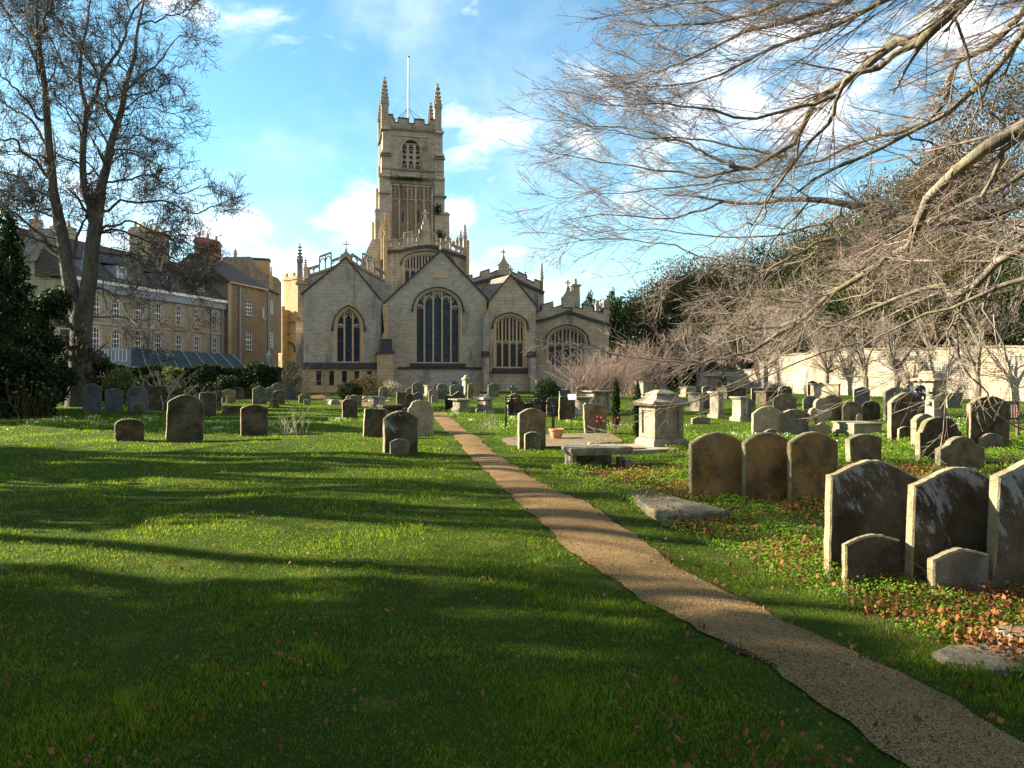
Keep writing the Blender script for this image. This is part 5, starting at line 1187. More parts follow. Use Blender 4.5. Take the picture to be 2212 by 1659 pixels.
# ------------------------------------------------------------ special monuments
def place(px,base,name,label,cat,yaw=18,group=None,dd=0):
    x,y=gxy(px,base); e=empty(name,(x*(y+dd)/y,y+dd,hgt(x,y+dd)),R(yaw)); tag(e,label,cat,group); return e,(y+dd)
def zof(py,d): return EYE+(HY-py)/F*d
TG='chest tombs and pedestal tombs'
def chest(px,w,top,base,mat,label,yaw=16,depth=.8,over=.08,kind='slab',dd=0,name='chest_tomb',split=None):
    """box tomb; w px is the front width; kinds: slab, hip, urn"""
    e,d=place(px,base,name,label,'tomb',yaw,TG,dd); H=zof(top,d)-e.location.z; ta=math.atan2(px-CX,F); psi=R(yaw)
    Wv=w/F*d; W=max(.35,(Wv-depth*abs(math.sin(psi+ta)))/max(.5,math.cos(psi+ta)))-2*over
    hw=W/2; slab=.09 if kind!='hip' else .12; y0=0; y1=depth
    Hc=H-slab if kind=='slab' else H*.72
    MB().box(-hw-.07,hw+.07,y0-.07,y1+.07,-.2,.13).box(-hw-.03,hw+.03,y0-.03,y1+.03,.13,.18).build('plinth',M[mat],e)
    c=MB().box(-hw,hw,y0,y1,.18,Hc).build('chest',M[mat],e)
    p=MB(); iw=hw-.09
    p.ribbon([(-iw,.27),(-iw,Hc-.09),(iw,Hc-.09),(iw,.27)],.05,y0-.03,y0-.001,closed=True)
    for sx in (-1,1): p.box(sx*(hw-.03)-.05,sx*(hw-.03)+.05,y0-.045,y0-.002,.18,Hc)
    p.build('carved_panel',M[mat],c)
    if kind=='slab':
        MB().box(-hw-over,hw+over,y0-over,y1+over,Hc+.04,H).box(-hw-over*.5,hw+over*.5,y0-over*.5,y1+over*.5,Hc,Hc+.039).build('top_slab',M[mat],e)
    elif kind=='round':
        MB().box(-hw-over,hw+over,y0-over,y1+over,Hc,Hc+.1).build('top_slab',M[mat],e)
        MB().prism([(-hw*.7,Hc+.1)]+[(hw*.7*math.cos(math.pi*(1-i/8)),Hc+.1+(H-Hc-.1)*math.sin(math.pi*i/8)) for i in range(9)],y0+.1,y1-.1).build('rounded_cap',M[mat],e)
    else:
        yc=(y0+y1)/2; dpt=(y1-y0)/2
        b=MB().frust(0,yc,hw+.02,dpt+.02,Hc,hw+over*1.3,dpt+over*1.3,Hc+.07).box(-hw-over*1.5,hw+over*1.5,yc-dpt-over*1.5,yc+dpt+over*1.5,Hc+.07,Hc+.14)
        r=H-Hc-.14
        b.frust(0,yc,hw+over,dpt+over,Hc+.14,hw*.62,dpt*.62,Hc+.14+r*.45).frust(0,yc,hw*.6,dpt*.6,Hc+.14+r*.45,hw*.52,dpt*.5,Hc+.14+r*.75).frust(0,yc,hw*.52,dpt*.52,Hc+.14+r*.75,hw*.2,dpt*.2,H)
        b.build('hipped_top',M[mat],e)
        if kind=='urn': MB().lathe([(.05,0),(.05,.08),(.16,.2),(.19,.32),(.12,.42),(.05,.46),(.04,.55)],0,yc,H-.03,12).build('urn',M[mat],e)
    return e
# the big box tomb at the right
big,d=place(1445,969,'box_tomb','tall box tomb with shaped gadrooned top and bright sunlit left side','tomb',20,TG)
k=.0; W=.33; D_=.62; H=zof(842,d); mt='st_chest'
MB().box(-W-.10,W+.10,-.10,D_+.10,-.15,.15).frust(0,D_/2,W+.10,D_/2+.10,.15,W+.03,D_/2+.03,.23).build('plinth',M[mt],big)
HB=zof(877,d)
bc=MB().box(-W,W,0,D_,.23,HB).build('chest',M[mt],big)
q=MB(); 
for x0_,x1_ in ((-W-.012,-W+.10),(W-.10,W+.012)): q.box(x0_,x1_,-.035,-.001,.24,HB)
q.box(-W+.101,W-.101,-.03,-.001,HB-.09,HB-.0).box(-W+.101,W-.101,-.03,-.001,.24,.32); q.build('corner_pilasters',M[mt],bc)
q=MB()
for y0_,y1_ in ((-.034,.10),(D_-.10,D_+.02)): q.box(-W-.035,-W-.013,y0_,y1_,.24,HB)
q.box(-W-.03,-W-.001,.101,D_-.101,HB-.09,HB).box(-W-.03,-W-.001,.101,D_-.101,.24,.32); q.build('side_panel',M[mt],bc)
HT=H; b=MB(); ww=W+.13; dw=D_/2+.13; yc=D_/2
b.frust(0,yc,W+.03,D_/2+.03,HB,ww-.02,dw-.02,HB+.06).box(-ww,ww,yc-dw,yc+dw,HB+.06,HB+.10)
b.frust(0,yc,ww-.02,dw-.02,HB+.10,ww*.66,dw*.66,HB+.16).frust(0,yc,ww*.66,dw*.66,HB+.16,ww*.52,dw*.52,HB+.25).frust(0,yc,ww*.6,dw*.6,HB+.25,ww*.55,dw*.55,HB+.28).frust(0,yc,ww*.52,dw*.52,HB+.28,ww*.25,dw*.25,HT)
tp1=b.build('shaped_top',M[mt],big)
g_=MB()
for i in range(16): x=-ww+.05+i*(2*ww-.1)/15; g_.ball((x,yc-dw-.005,HB+.035),.020,.03,.035,6,4)
for i in range(18): y=yc-dw+.05+i*(2*dw-.1)/17; g_.ball((-ww-.005,y,HB+.035),.03,.020,.035,6,4)
g_.build('gadrooned_edge',M[mt],tp1)
ks,d=place(1412,976.7,'kerb_slab','low cracked pale stone kerb slab around the tall box tomb','slab',20)
MB().box(-.78,.62,0,1.3,-.1,.07).box(-.78,-.6,-.0,1.5,.071,.11).box(-.55,-.1,.15,.5,.071,.10).build('slab',M['st_pale'],ks)
for a,b_,c in ((0.0,0,0),): MB().box(-1.15,-.80,.25,.75,-.1,.10).box(-1.4,-1.12,.8,1.3,-.1,.09).build('broken_kerb',M['st_pale'],ks)
# broken chest tomb in front
bt_,d=place(1297,1006,'broken_tomb','low collapsed chest tomb, its overhanging slab on broken side stones','tomb',12,TG)
H=zof(966,d)-bt_.location.z; W=.50
sl_=MB()
ptsS=[(-W-.06,-.08),(-W*.2,-.13),(.02,-.10),(W*.55,-.13),(W+.08,-.06),(W+.12,.45),(W*.7,.62),(-W-.04,.6),(-W-.12,.2)]
n_=len(ptsS)
sl_.add([(x*.93,y*.93+.02,H-.13) for x,y in ptsS]+[(x,y,H-.06) for x,y in ptsS]+[(x,y,H-.01) for x,y in ptsS]+[(x*.95,y*.95+.01,H) for x,y in ptsS],[(j*n_+i,j*n_+(i+1)%n_,(j+1)*n_+(i+1)%n_,(j+1)*n_+i) for j in range(3) for i in range(n_)]+[tuple(range(n_)),tuple(range(3*n_,4*n_))])
sl_.build('top_slab',M['st_chest'],bt_)
MB().box(-W,-W+.07,.02,.5,-.05,H-.131).build('side_stone',M['st_pale'],bt_)
MB().add([(-W-.1,-.05,-.1),(-W+.25,-.14,-.1),(-W+.2,.1,-.1),(-W-.1,.2,-.1),(-W-.06,-.02,.14),(-W+.1,-.06,.05),(-W+.1,.1,.07),(-W-.06,.2,.15)],[(0,1,5,4),(1,2,6,5),(2,3,7,6),(3,0,4,7),(4,5,6,7)]).build('broken_plinth',M['st_chest'],bt_)
MB().box(W-.12,W-.01,.1,.25,-.1,H-.20).box(W-.05,W+.12,-.02,.15,-.1,.12).box(-W+.08,W-.12,.5,.56,-.1,H-.131).build('rear_stones',M['st_chest'],bt_)
MB().ball((-.1,.08,.02),.2,.12,.13,9,6,.12).build('fallen_rubble',M['st_dark'],bt_,True)
# flat coffin slab
fs_=empty('ledger_slab',(0,0,0)); 
pq=[(1354,1073),(1401,1073),(1580,1119),(1440,1131),(1393,1107)]
pg=[gxy(*p) for p in pq]; c0=(sum(p[0] for p in pg)/5,sum(p[1] for p in pg)/5); fs_.location=(c0[0],c0[1],hgt(*c0))
lv=[(p[0]-c0[0],p[1]-c0[1]) for p in pg]; P_=[]
for k in range(5):
    for q in range(7): f=q/7; P_.append((lv[k][0]*(1-f)+lv[(k+1)%5][0]*f+random.uniform(-.015,.015),lv[k][1]*(1-f)+lv[(k+1)%5][1]*f+random.uniform(-.015,.015)))
m_=MB(); n_=len(P_); m_.add([(x,y,-.1) for x,y in P_]+[(x,y,.08+random.uniform(-.006,.006)) for x,y in P_]+[(x*.97,y*.97,.10) for x,y in P_],[(j*n_+i,j*n_+(i+1)%n_,(j+1)*n_+(i+1)%n_,(j+1)*n_+i) for j in range(2) for i in range(n_)]+[tuple(range(2*n_,3*n_))]); m_.build('slab',M['st_slab'],fs_)
tag(fs_,'flat wedge shaped tomb slab lying half buried in leaves and herbs beside the path','slab')
for px,py,rx,ry,rz,lab in ((2155,1432,.33,.2,.04,'flat pale broken stone lying in grass at the lower right'),(2206,1395,.12,.10,.10,'squared block of stone at the lower right edge')):
    x,y=gxy(px,py); m=MB(); n=9; P=[(rx*math.cos(6.283*i/n)*random.uniform(.8,1.15),ry*math.sin(6.283*i/n)*random.uniform(.8,1.15)) for i in range(n)]
    if rx<.2: P=[(-rx,-ry),(rx,-ry*.8),(rx*1.1,ry),(-rx*.9,ry)]; n=4
    m.add([(a,b,-.05) for a,b in P]+[(a,b,rz) for a,b in P]+[(a*.9,b*.9,rz+.012) for a,b in P],[(j*n+i,j*n+(i+1)%n,(j+1)*n+(i+1)%n,(j+1)*n+i) for j in range(2) for i in range(n)]+[tuple(range(2*n,3*n))])
    tag(m.build('fallen_stone',M['st_slab'],loc=(x,y,hgt(x,y))),lab,'stone')
# clover shaped stone
qf,d=place(1774,940,'clover_headstone','pale clover shaped headstone with rounded lobes and pierced waist','gravestone',14,'gravestones standing in the churchyard')
H=zof(861,d); s=H; out=[]
def arcp(cx,cz,r,a0,a1,n=8): return [(cx+r*math.cos(R(a0+(a1-a0)*i/n)),cz+r*math.sin(R(a0+(a1-a0)*i/n))) for i in range(n+1)]
out=[(-.31*s,-.1)]+arcp(-.17*s,.22*s,.14*s,180,80)+arcp(-.16*s,.60*s,.15*s,290,110)[::-1][::-1]
L_=[(-.33,-.1),(-.33,.12)]+arcp(-.20,.14,.13,180,70,6)+[(-.13,.34)]+[(-.13,.44)]+arcp(-.19,.60,.15,-60,-240,10)+arcp(0,.82,.18,200,90,8)
Rr_=[(-x,z) for x,z in L_[:-1]][::-1]
MB().prism([(x*s,z*s) for x,z in L_+Rr_],0,.11).build('slab',M['st_pale'],qf)
foot(1776,32,913,941,'st_pale','small trefoil footstone before the clover shaped headstone',yaw=14,shape='scroll',dd=-.2)
# crosses
def cross_stone(px,top,base,hw,label,yaw=12,mat='st_pale',bh=.35,dd=0,t=.05,blk=.2):
    e,d=place(px,base,'stone_cross',label,'cross',yaw,None,dd); H=zof(top,d)-e.location.z
    if bh>0: MB().frust(0,.1,blk,.16,-.1,blk*.85,.13,bh).build('base',M[mat],e)
    MB().prism([(-t,bh-.02),(t,bh-.02),(t*.85,bh+(H-bh)*.5),(hw,bh+(H-bh)*.5),(hw,bh+(H-bh)*.5+2*t),(t*.85,bh+(H-bh)*.5+2*t),(t*.85,H),(-t*.85,H),(-t*.85,bh+(H-bh)*.5+2*t),(-hw,bh+(H-bh)*.5+2*t),(-hw,bh+(H-bh)*.5),(-t*.85,bh+(H-bh)*.5)],.05,.15).build('cross',M[mat],e); return e
cross_stone(2023,837,904,.20,'plain latin stone cross on a squared base in front of the mausoleum',bh=.62,blk=.42,mat='st_grey')
cross_stone(2021,884,968,.13,'small pale stone cross standing above the shouldered stone',bh=1.03,dd=.3,t=.035,blk=.08)
cross_stone(1108,832,866,.26,'leaning mossy stone cross on the lawn left of the round yew',mat='st_green',bh=.3,t=.09,blk=.3)
# mausoleum
mz,d=place(2036,868,'mausoleum','large square stone tomb with stepped pyramidal roof before the sunlit wall','tomb',26); H=zof(801,d)
MB().box(-.75,.75,0,1.5,-.1,.25).build('plinth',M['st_chest'],mz)
MB().box(-.62,.62,.12,1.38,.25,H*.68).build('chest',M['st_chest'],mz)
MB().box(-.85,.85,-.1,1.6,H*.68,H*.72).frust(0,.75,.8,.8,H*.72,.45,.45,H*.80).box(-.46,.46,.29,1.21,H*.80,H*.93).frust(0,.75,.5,.5,H*.93,.3,.3,H).build('stepped_roof',M['st_chest'],mz)
cb,d=place(1878,943,'low_tomb','low sunlit block tomb of two stone courses left of the dark golden-edged gravestone','tomb',14,TG)
MB().box(-.46,.43,0,.9,-.1,.14).box(-.43,.40,.03,.87,.141,.30).build('courses',M['st_chest'],cb)
MB().box(-.45,.42,.0,.9,.301,.33).build('top_slab',M['st_pale'],cb)
# chest tombs in the right field
chest(1606,38,857,910,'st_chest','white sunlit chest tomb end right of the slotted tomb',depth=.45,yaw=20)
chest(1556,34,846,905,'st_chest','tall narrow sunlit tomb with open slot right of the big box tomb',depth=.5,yaw=20)
chest(1514,36,848,886,'st_chest','square chest tomb with dark front behind the big box tomb',depth=.8,yaw=24)
chest(1492,36,836,858,'st_pale','mossy pale chest tomb beside the tall dark arched stone',depth=.8)
chest(1555,52,803,846,'st_chest','tall tomb with moulded hipped top near the standing man',kind='hip',depth=1.1,yaw=24)
chest(1600,44,820,848,'st_chest','flat chest tomb right of the standing man',depth=1.1,yaw=24)
chest(1672,60,845,874,'st_dark','long dark chest tomb in the row before the small tree',depth=.9)
chest(1590,62,838,862,'st_dark','dark broad slab tomb behind the white sunlit chest',depth=1,yaw=20)
chest(1354,22,811,842,'st_pale','narrow bright pedestal near the bare shrub',depth=.6,yaw=26)
chest(1397,36,824,858,'st_chest','sunlit chest tomb behind the slim cypresses',depth=.9,yaw=26)
chest(1435,16,822,842,'st_chest','small far urn-topped tomb above the big box tomb',kind='urn',depth=.5)
chest(1392,20,812,843,'st_pale','far white urn-topped pedestal left of the big box tomb',kind='urn',depth=.6)
chest(1812,54,829,860,'st_pale','long white sunlit chest tomb before the boundary wall',depth=2.0,yaw=38)
chest(1300,80,844,896,'st_chest','broad fluted chest tomb with wide slab behind the slim cypress',depth=1.3,yaw=20,over=.15)
chest(1002,50,862,893,'st_chest','wide slab-topped chest tomb right of the litter bin',depth=.9,over=.16,yaw=22)
chest(1055,44,852,893,'st_chest','large table tomb with rounded cap left of the black bench',kind='round',depth=1.0,over=.12,yaw=22)
chest(1010,19,810,852,'st_chest','slender pedestal tomb with stepped top near the chancel',kind='hip',depth=.8,over=.05,yaw=22)
chest(1065,18,824,848,'st_chest','small pedestal tomb right behind the green streaked stone',kind='hip',depth=.7,over=.05)
chest(815,26,856,882,'st_chest','sunlit pedestal tomb with flat lid left of the carved pedestal',depth=.8,yaw=24)
chest(825,30,857,887,'st_chest','carved pedestal tomb with wide dark lid behind the flat topped leaning stone',depth=.9,yaw=24)
chest(926,15,832,856,'st_chest','little brown chest tomb near the chancel wall',depth=.7,yaw=24)
chest(850,60,875,892,'st_dark','long low dark barrel tomb between two large path-side gravestones',kind='round',depth=.9,yaw=24)
chest(595,20,863,884,'st_dark','dark slab table tomb behind the black speckled gravestone',depth=.8,yaw=24)
chest(532,22,846,862,'st_dark','low stacked block left of the green pointed stone',depth=.6,yaw=24)
chest(336,46,834,887,'st_dark','shaded wide dark tomb between tree stones and the large leaning gravestone',depth=.7,yaw=28,over=.03)
chest(375,40,838,886,'st_dark','second shaded dark tomb just behind the large leaning gravestone',depth=.7,yaw=28,over=.03)
chest(503,36,877,893,'st_dark','fallen dark kerb block lying on the lawn left of the black speckled gravestone',depth=.4,yaw=28,over=.02)
chest(724,22,864,872,'st_pale','low pale slab on the lawn before the chapel',depth=.7,yaw=24,over=.03)
chest(2150,46,857,874,'st_rough','low dark tomb far right before the wall, left of the bench end',depth=1.2,yaw=24,over=.05)
chest(1860,36,861,868,'st_brown','low dark ledger lying before the seated couple',depth=.8,yaw=24,over=.03) if False else None
# round pedestal tomb
rp,d=place(1259,898,'pedestal_tomb','round drum shaped pedestal tomb with wide moulded top','tomb',0,TG); H=zof(856,d); r=.29
MB().lathe([(r*1.15,-.1),(r*1.15,.12),(r,.18),(r*.95,H*.72),(r*1.02,H*.76),(r*.97,H*.82)],0,r,0,18).build('drum',M['st_chest'],rp,False)
MB().lathe([(r,H*.82),(r*1.45,H*.93),(r*1.5,H*.99),(r*1.2,H)],0,r,0,18).build('moulded_top',M['st_chest'],rp)
# rubble pile
x,y=gxy(785,868); rbp=MB()
for i in range(34): rbp.ball((random.gauss(0,.75),random.gauss(0,.3),random.uniform(.0,.38)*random.random()),random.uniform(.08,.2),random.uniform(.08,.15),random.uniform(.05,.12),6,4,.15)
tag(rbp.build('rubble_pile',M['st_pale'],loc=(x,y,0)),'heap of loose pale broken stones by the chapel shrubs','stones',kind='stuff')

# ------------------------------------------------------------ benches, bin, pot, sign
be,d=place(1145,929,'black_bench','black metal memorial bench with cut out figures in its back','bench',3)
Wb=.58; 
w_=103/F*d/2; sc_=w_/.75
def bxs(*a): return [v*1.0 for v in a]
Wb=w_
for sx in (-1,1):
    MB().tube([(sx*Wb,-.0,0),(sx*Wb,-.02,.40),(sx*Wb*1.0,.0,.62)],.022,6).build('leg',M['black_metal'],be)
    MB().tube([(sx*Wb,.42,0),(sx*Wb,.42,.42),(sx*Wb,.52,.92)],.024,6).build('leg',M['black_metal'],be)
    MB().tube([(sx*Wb,-.03,.60),(sx*Wb,.1,.63),(sx*Wb,.46,.62)],.026,6).build('armrest',M['black_metal'],be)
sb=MB()
for i in range(7): y=.0+i*.065; sb.box(-Wb,Wb,y,y+.035,.40,.42)
sb.build('seat',M['black_metal'],be)
bk=MB()
for z,t in ((.50,.014),(.56,.012),(.88,.018),(.82,.012)): yy=.44+(z-.42)*.2; bk.box(-Wb,Wb,yy-.012,yy+.012,z-t,z+t)
bk.box(-.1,.1,.50,.515,.73,.79)
bk.build('backrest',M['black_metal'],be)
def figure2d(m,x,z,s,y):   # standing silhouette with bowed head cut in flat metal
    m.prism([(x-.05*s,z),(x+.05*s,z),(x+.06*s,z+.16*s),(x+.075*s,z+.27*s),(x+.04*s,z+.33*s),(x-.04*s,z+.33*s),(x-.075*s,z+.27*s),(x-.06*s,z+.16*s)],y,y+.008)
    m.prism([(x+.035*s*math.cos(t),z+.36*s+.04*s*math.sin(t)) for t in [k*math.pi/5 for k in range(10)]],y,y+.0085)
fg=MB()
for x,s in ((-.43*Wb/.58,1.05),(.38*Wb/.58,1.05)): figure2d(fg,x,.42,s,.505)
for x in (-.30,-.2,.2,.28,.48,-.52):
    xx=x*Wb/.58; fg.tube([(xx,.5,.43),(xx+.01,.51,.66)],.006,4); fg.prism([(xx+.05*math.cos(t),.70+.045*math.sin(t)) for t in [k*math.pi/4 for k in range(8)]],.500,.507)
fg.prism([(-.14,.57),(.14,.57),(.12,.68),(0,.72),(-.12,.68)],.500,.506)
fg.build('silhouettes',M['black_metal'],be)
MB().box(-.045,.045,.488,.4995,.735,.785).build('plaque',M['lead'],be)
rbn,d=place(2158,944,'red_bench','red brown slatted wooden bench seen from behind at the right edge','bench',24)
Wb=.72
for sx in (-1,1):
    MB().box(sx*Wb-.035,sx*Wb+.035,-.03,.03,0,.95).build('leg',M['redwood'],rbn)
    MB().box(sx*Wb-.035,sx*Wb+.035,-.55,-.49,0,.64).build('leg',M['redwood'],rbn)
    MB().box(sx*Wb-.045,sx*Wb+.045,-.58,.0,.64,.68).build('armrest',M['redwood'],rbn)
q=MB().box(-Wb,Wb,-.02,.02,.88,.95).box(-Wb,Wb,-.02,.02,.48,.54)
for i in range(13): x=-Wb+.1+i*(2*Wb-.2)/12; q.box(x-.022,x+.022,-.012,.012,.54,.88)
q.build('backrest',M['redwood'],rbn)
q=MB()
for i in range(5): q.box(-Wb,Wb,-.52+i*.1,-.44+i*.1,.42,.445)
q.build('seat',M['redwood'],rbn)
wb,d=place(1990,871,'white_bench','white garden bench in front of the boundary wall with two people seated','bench',20)
q=MB().box(-.8,.8,0,.45,.40,.44); wbs=q.build('seat',M['white'],wb)
q=MB()
for z in (.55,.65,.75,.85): q.box(-.8,.8,.44,.47,z,z+.06)
q.build('backrest',M['white'],wb)
for sx in (-1,1):
    for y in (.03,.44): MB().box(sx*.77-.03,sx*.77+.03,y-.03,y+.03,0,.4 if y<.1 else .9).build('leg',M['white'],wb)
    MB().box(sx*.8-.03,sx*.8+.03,0,.44,.62,.66).build('armrest',M['white'],wb)
lb,d=place(969,889,'litter_bin','round slatted litter bin with a dark liner standing beside the path','litter bin',0); q=MB(); r=.19
for i in range(18): t=i*2*math.pi/18; q.add([((r*math.cos(t+a_))*k_,r*math.sin(t+a_)*k_+.2,z) for k_,z in ((.86,.10),(1,.62)) for a_ in (-.1,.1)],[(0,1,3,2)])
q.lathe([(r*.86,.08),(r*.86,.11)],0,.2,0,14).lathe([(r*1.03,.60),(r*1.03,.64),(r*.97,.64)],0,.2,0,14); q.box(-.02,.02,.18,.22,-.1,.1).build('slats',M['black_metal'],lb)
MB().lathe([(r*.8,.12),(r*.93,.6),(r*1.06,.66),(r*1.0,.52)],0,.2,0,12).build('liner',simple('black_plastic_liner',(.012,.013,.018),.25),lb)
MB().box(-.3,-.285,.19,.21,0,.6).build('post',M['black_metal'],lb)
pt,d=place(1203,952,'terracotta_pot','terracotta flower pot with flared rim standing on the gravel patch','flower pot',0); H=zof(929,d)-pt.location.z; r=17/F*d
MB().lathe([(r*.55,0),(r*.62,.01),(r*.86,H*.62),(r*.88,H*.78),(r*1.0,H*.84),(r*1.02,H),(r*.92,H),(r*.85,H*.84),(r*.3,H*.8)],0,r,.02,28).build('pot',M['terracotta'],pt,True)
MB().lathe([(r*.88,H*.80),(r*.1,H*.84)],0,r,.02,20).build('soil',M['soil'],pt)
sg,d=place(1233.5,933,'information_panel','slanted information panel on a thin dark pole','sign',0); H=zof(862,d)
MB().tube([(0,0,-.1),(0,0,H)],.012,6).build('pole',M['black_metal'],sg)
q=MB().add([(-.085,-.14,H-.04),(.14,-.14,H-.04),(.14,.12,H+.10),(-.085,.12,H+.10),(-.085,-.14,H-.055),(.14,-.14,H-.055),(.14,.12,H+.085),(-.085,.12,H+.085)],[(0,1,2,3),(4,7,6,5),(0,4,5,1),(1,5,6,2),(2,6,7,3),(3,7,4,0)]).build('panel',M['white'],sg)
for k,(px,py,base) in enumerate(((1290,915,945),(1305,915,948),(1314,915,942),(1291,906,944),(1299,908,946),(1335,908,946))):
    x,y=gxy(px+4,base); e=empty('poppy_stake',(x,y,hgt(x,y))); tag(e,['red metal poppy on a stake, lower left of the bunch','red metal poppy on a stake, largest in the middle of the bunch','red metal poppy on a stake, right of the middle of the bunch','highest red metal poppy of the bunch at the left','small upper red metal poppy between the others of the bunch','single red metal poppy on a stake by the slim cypress'][k],'ornament','red metal poppies on stakes'); h=zof(py,y)
    ox=(px-(px+4))/F*y
    MB().tube([(0,0,0),(ox,0,h)],.004,4).build('stake',M['black_metal'],e)
    b=MB()
    for j in range(5): t=j*1.257; b.ball((ox+.016*math.cos(t),-.015,h+.016*math.sin(t)),.020,.012,.020,7,5)
    b.build('petals',M['red'],e); MB().ball((ox,-.03,h),.010,.008,.010,6,4).build('centre',M['black_metal'],e)
x,y=gxy(1329,948); e=empty('rusty_post',(x,y,hgt(x,y))); tag(e,'short rusty red metal post among the poppies by the slim cypress','post')
H=zof(908,y); q=MB()
for a in (-.02,.0,.02): q.tube([(a,0,0),(a*.5,0,H)],.006,4)
q.build('rods',M['rust'],e); MB().box(-.035,.035,-.02,.01,H*.45,H*.58).build('crosspiece',M['rust'],e)

# ------------------------------------------------------------ people
def skinfig(name,parent,nodes,edges,mat,sub=1,root=0):
    me=bpy.data.meshes.new(name); me.from_pydata([n[:3] for n in nodes],edges,[]); o=bpy.data.objects.new(name,me); LINK(o); o.parent=parent
    me.materials.append(mat)
    sk=o.modifiers.new('skin','SKIN'); 
    for i,n in enumerate(nodes):
        r_=n[3]; me.skin_vertices[0].data[i].radius=(r_,r_ if len(n)<5 else n[4]); me.skin_vertices[0].data[i].use_root=(i==root)
    s2=o.modifiers.new('sub','SUBSURF'); s2.levels=sub; s2.render_levels=sub
    return o
M['skin']=simple('skin',(.48,.27,.19),.6,0,.05,5)
def person(loc,yaw,pose,label,coat,legs,hat,hair):
    e=empty('person',loc,yaw); tag(e,label,'person')
    if pose=='sit':
        pel=(0,.18,.50); chest=(0,.20,.86); neck=(0,.19,1.02); head=(0,.16,1.13); kn=[(-.10,-.26,.50),(.10,-.26,.50)]; an=[(-.10,-.24,.08),(.10,-.24,.08)]; toe=[(-.11,-.40,.03),(.11,-.40,.03)]
        el=[(-.24,.14,.70),(.24,.14,.70)]; ha=[(-.08,-.10,.60),(.08,-.10,.60)]
    else:
        pel=(0,0,.92); chest=(0,0,1.30); neck=(0,0,1.47); head=(0,-.02,1.58); kn=[(-.10,-.03,.50),(.10,.03,.50)]; an=[(-.10,.05,.09),(.10,-.02,.09)]; toe=[(-.11,-.12,.03),(.11,-.17,.03)]
        el=[(-.26,.02,1.12),(.26,-.03,1.12)]; ha=[(-.16,-.20,1.28),(.12,-.22,1.25)]
    sh=[(-.17,chest[1],chest[2]+.06),(.17,chest[1],chest[2]+.06)]; hp=[(-.09,pel[1],pel[2]-.02),(.09,pel[1],pel[2]-.02)]
    N=[pel+(.12,.10),chest+(.14,.10),neck+(.055,),(head[0],head[1],head[2]-.06,.065),(head[0],head[1],head[2]+.05,.085)]; E=[(0,1),(1,2),(2,3),(3,4)]
    for s in (0,1):
        i=len(N); N+=[sh[s]+(.055,),el[s]+(.043,),(ha[s][0]*1.0,ha[s][1],ha[s][2],.028)]; E+=[(1,i),(i,i+1),(i+1,i+2)]
        dv=(Vector(ha[s])-Vector(el[s])).normalized(); h_=i+2; pm=Vector(ha[s])+dv*.06; N.append(tuple(pm)+(.030,.016)); E.append((h_,h_+1)); pmi=h_+1
        for f in range(4):
            j=len(N); off=Vector((0,0,1))*((f-1.5)*.018); N+=[tuple(pm+dv*.035+off)+(.0085,),tuple(pm+dv*(.065+.008*(1.5-abs(f-1.5)))+off+Vector((0,.01,-.01)))+(.008,)]; E+=[(pmi,j),(j,j+1)]
        j=len(N); N+=[tuple(Vector(ha[s])+dv*.03+Vector((0,-.02,.035)))+(.009,)]; E+=[(h_,j)]
        i=len(N); N+=[hp[s]+(.085,),kn[s]+(.058,),an[s]+(.038,),toe[s]+(.032,)]; E+=[(0,i),(i,i+1),(i+1,i+2),(i+2,i+3)]
    skinfig('body',e,N,E,M['skin'])
    N=[pel+(.155,.13),chest+(.175,.13),(neck[0],neck[1],neck[2]-.03,.075)];E=[(0,1),(1,2)]
    for s in (0,1): i=len(N); N+=[sh[s]+(.075,),el[s]+(.06,),tuple(Vector(el[s]).lerp(Vector(ha[s]),.85))+(.045,)]; E+=[(1,i),(i,i+1),(i+1,i+2)]
    skinfig('coat',e,N,E,coat)
    N=[(pel[0],pel[1],pel[2]-.01,.13,.12)];E=[]
    for s in (0,1): i=len(N); N+=[hp[s]+(.10,),kn[s]+(.072,),(an[s][0],an[s][1],an[s][2]+.02,.055)]; E+=[(0,i),(i,i+1),(i+1,i+2)]
    skinfig('trousers',e,N,E,legs)
    for s in (0,1): MB().ball((toe[s][0],toe[s][1]+.06,.045),.05,.13,.05,8,6).build('shoe',M['black_metal'],e,True)
    hx_,hy_,hz_=head
    MB().ball((hx_,hy_+.025,hz_+.035),.098,.105,.115,12,8).build('hair',hair,e,True)
    if hat: MB().lathe([(.112,.02),(.115,.06),(.10,.12),(.06,.165),(.01,.18)],hx_,hy_+.01,hz_+.02,12).build('hat',hat,e,True)
    f=MB().ball((hx_,hy_-.098,hz_+.0),.014,.02,.022,6,4)
    f.build('nose',M['skin'],e,True)
    f=MB()
    for sx in (-.032,.032): f.ball((sx+hx_,hy_-.083,hz_+.028),.012,.008,.008,6,4)
    f.build('eyes',M['black_metal'],e,True); MB().ball((hx_,hy_-.084,hz_-.04),.024,.008,.006,6,4).build('mouth',M['red'],e,True)
    f=MB()
    for sx in (-.088,.088): f.ball((sx+hx_,hy_,hz_+.01),.012,.02,.03,6,4)
    f.build('ears',M['skin'],e,True)
    return e
cg=simple('dark_green_coat',(.03,.035,.03),.85); cb_=simple('blue_black_coat',(.02,.025,.04),.8); jn=simple('blue_jeans',(.08,.14,.28),.8); hb_=simple('brown_wool_hat',(.12,.06,.045),.9); hp_=simple('mauve_wool_hat',(.20,.13,.15),.9); hr_=simple('dark_brown_hair',(.04,.025,.015),.7)
wx,wy=wb.location.x,wb.location.y
def onb(dx,dy): c,s_=math.cos(R(20)),math.sin(R(20)); return (wx+dx*c-dy*s_,wy+dx*s_+dy*c,0)
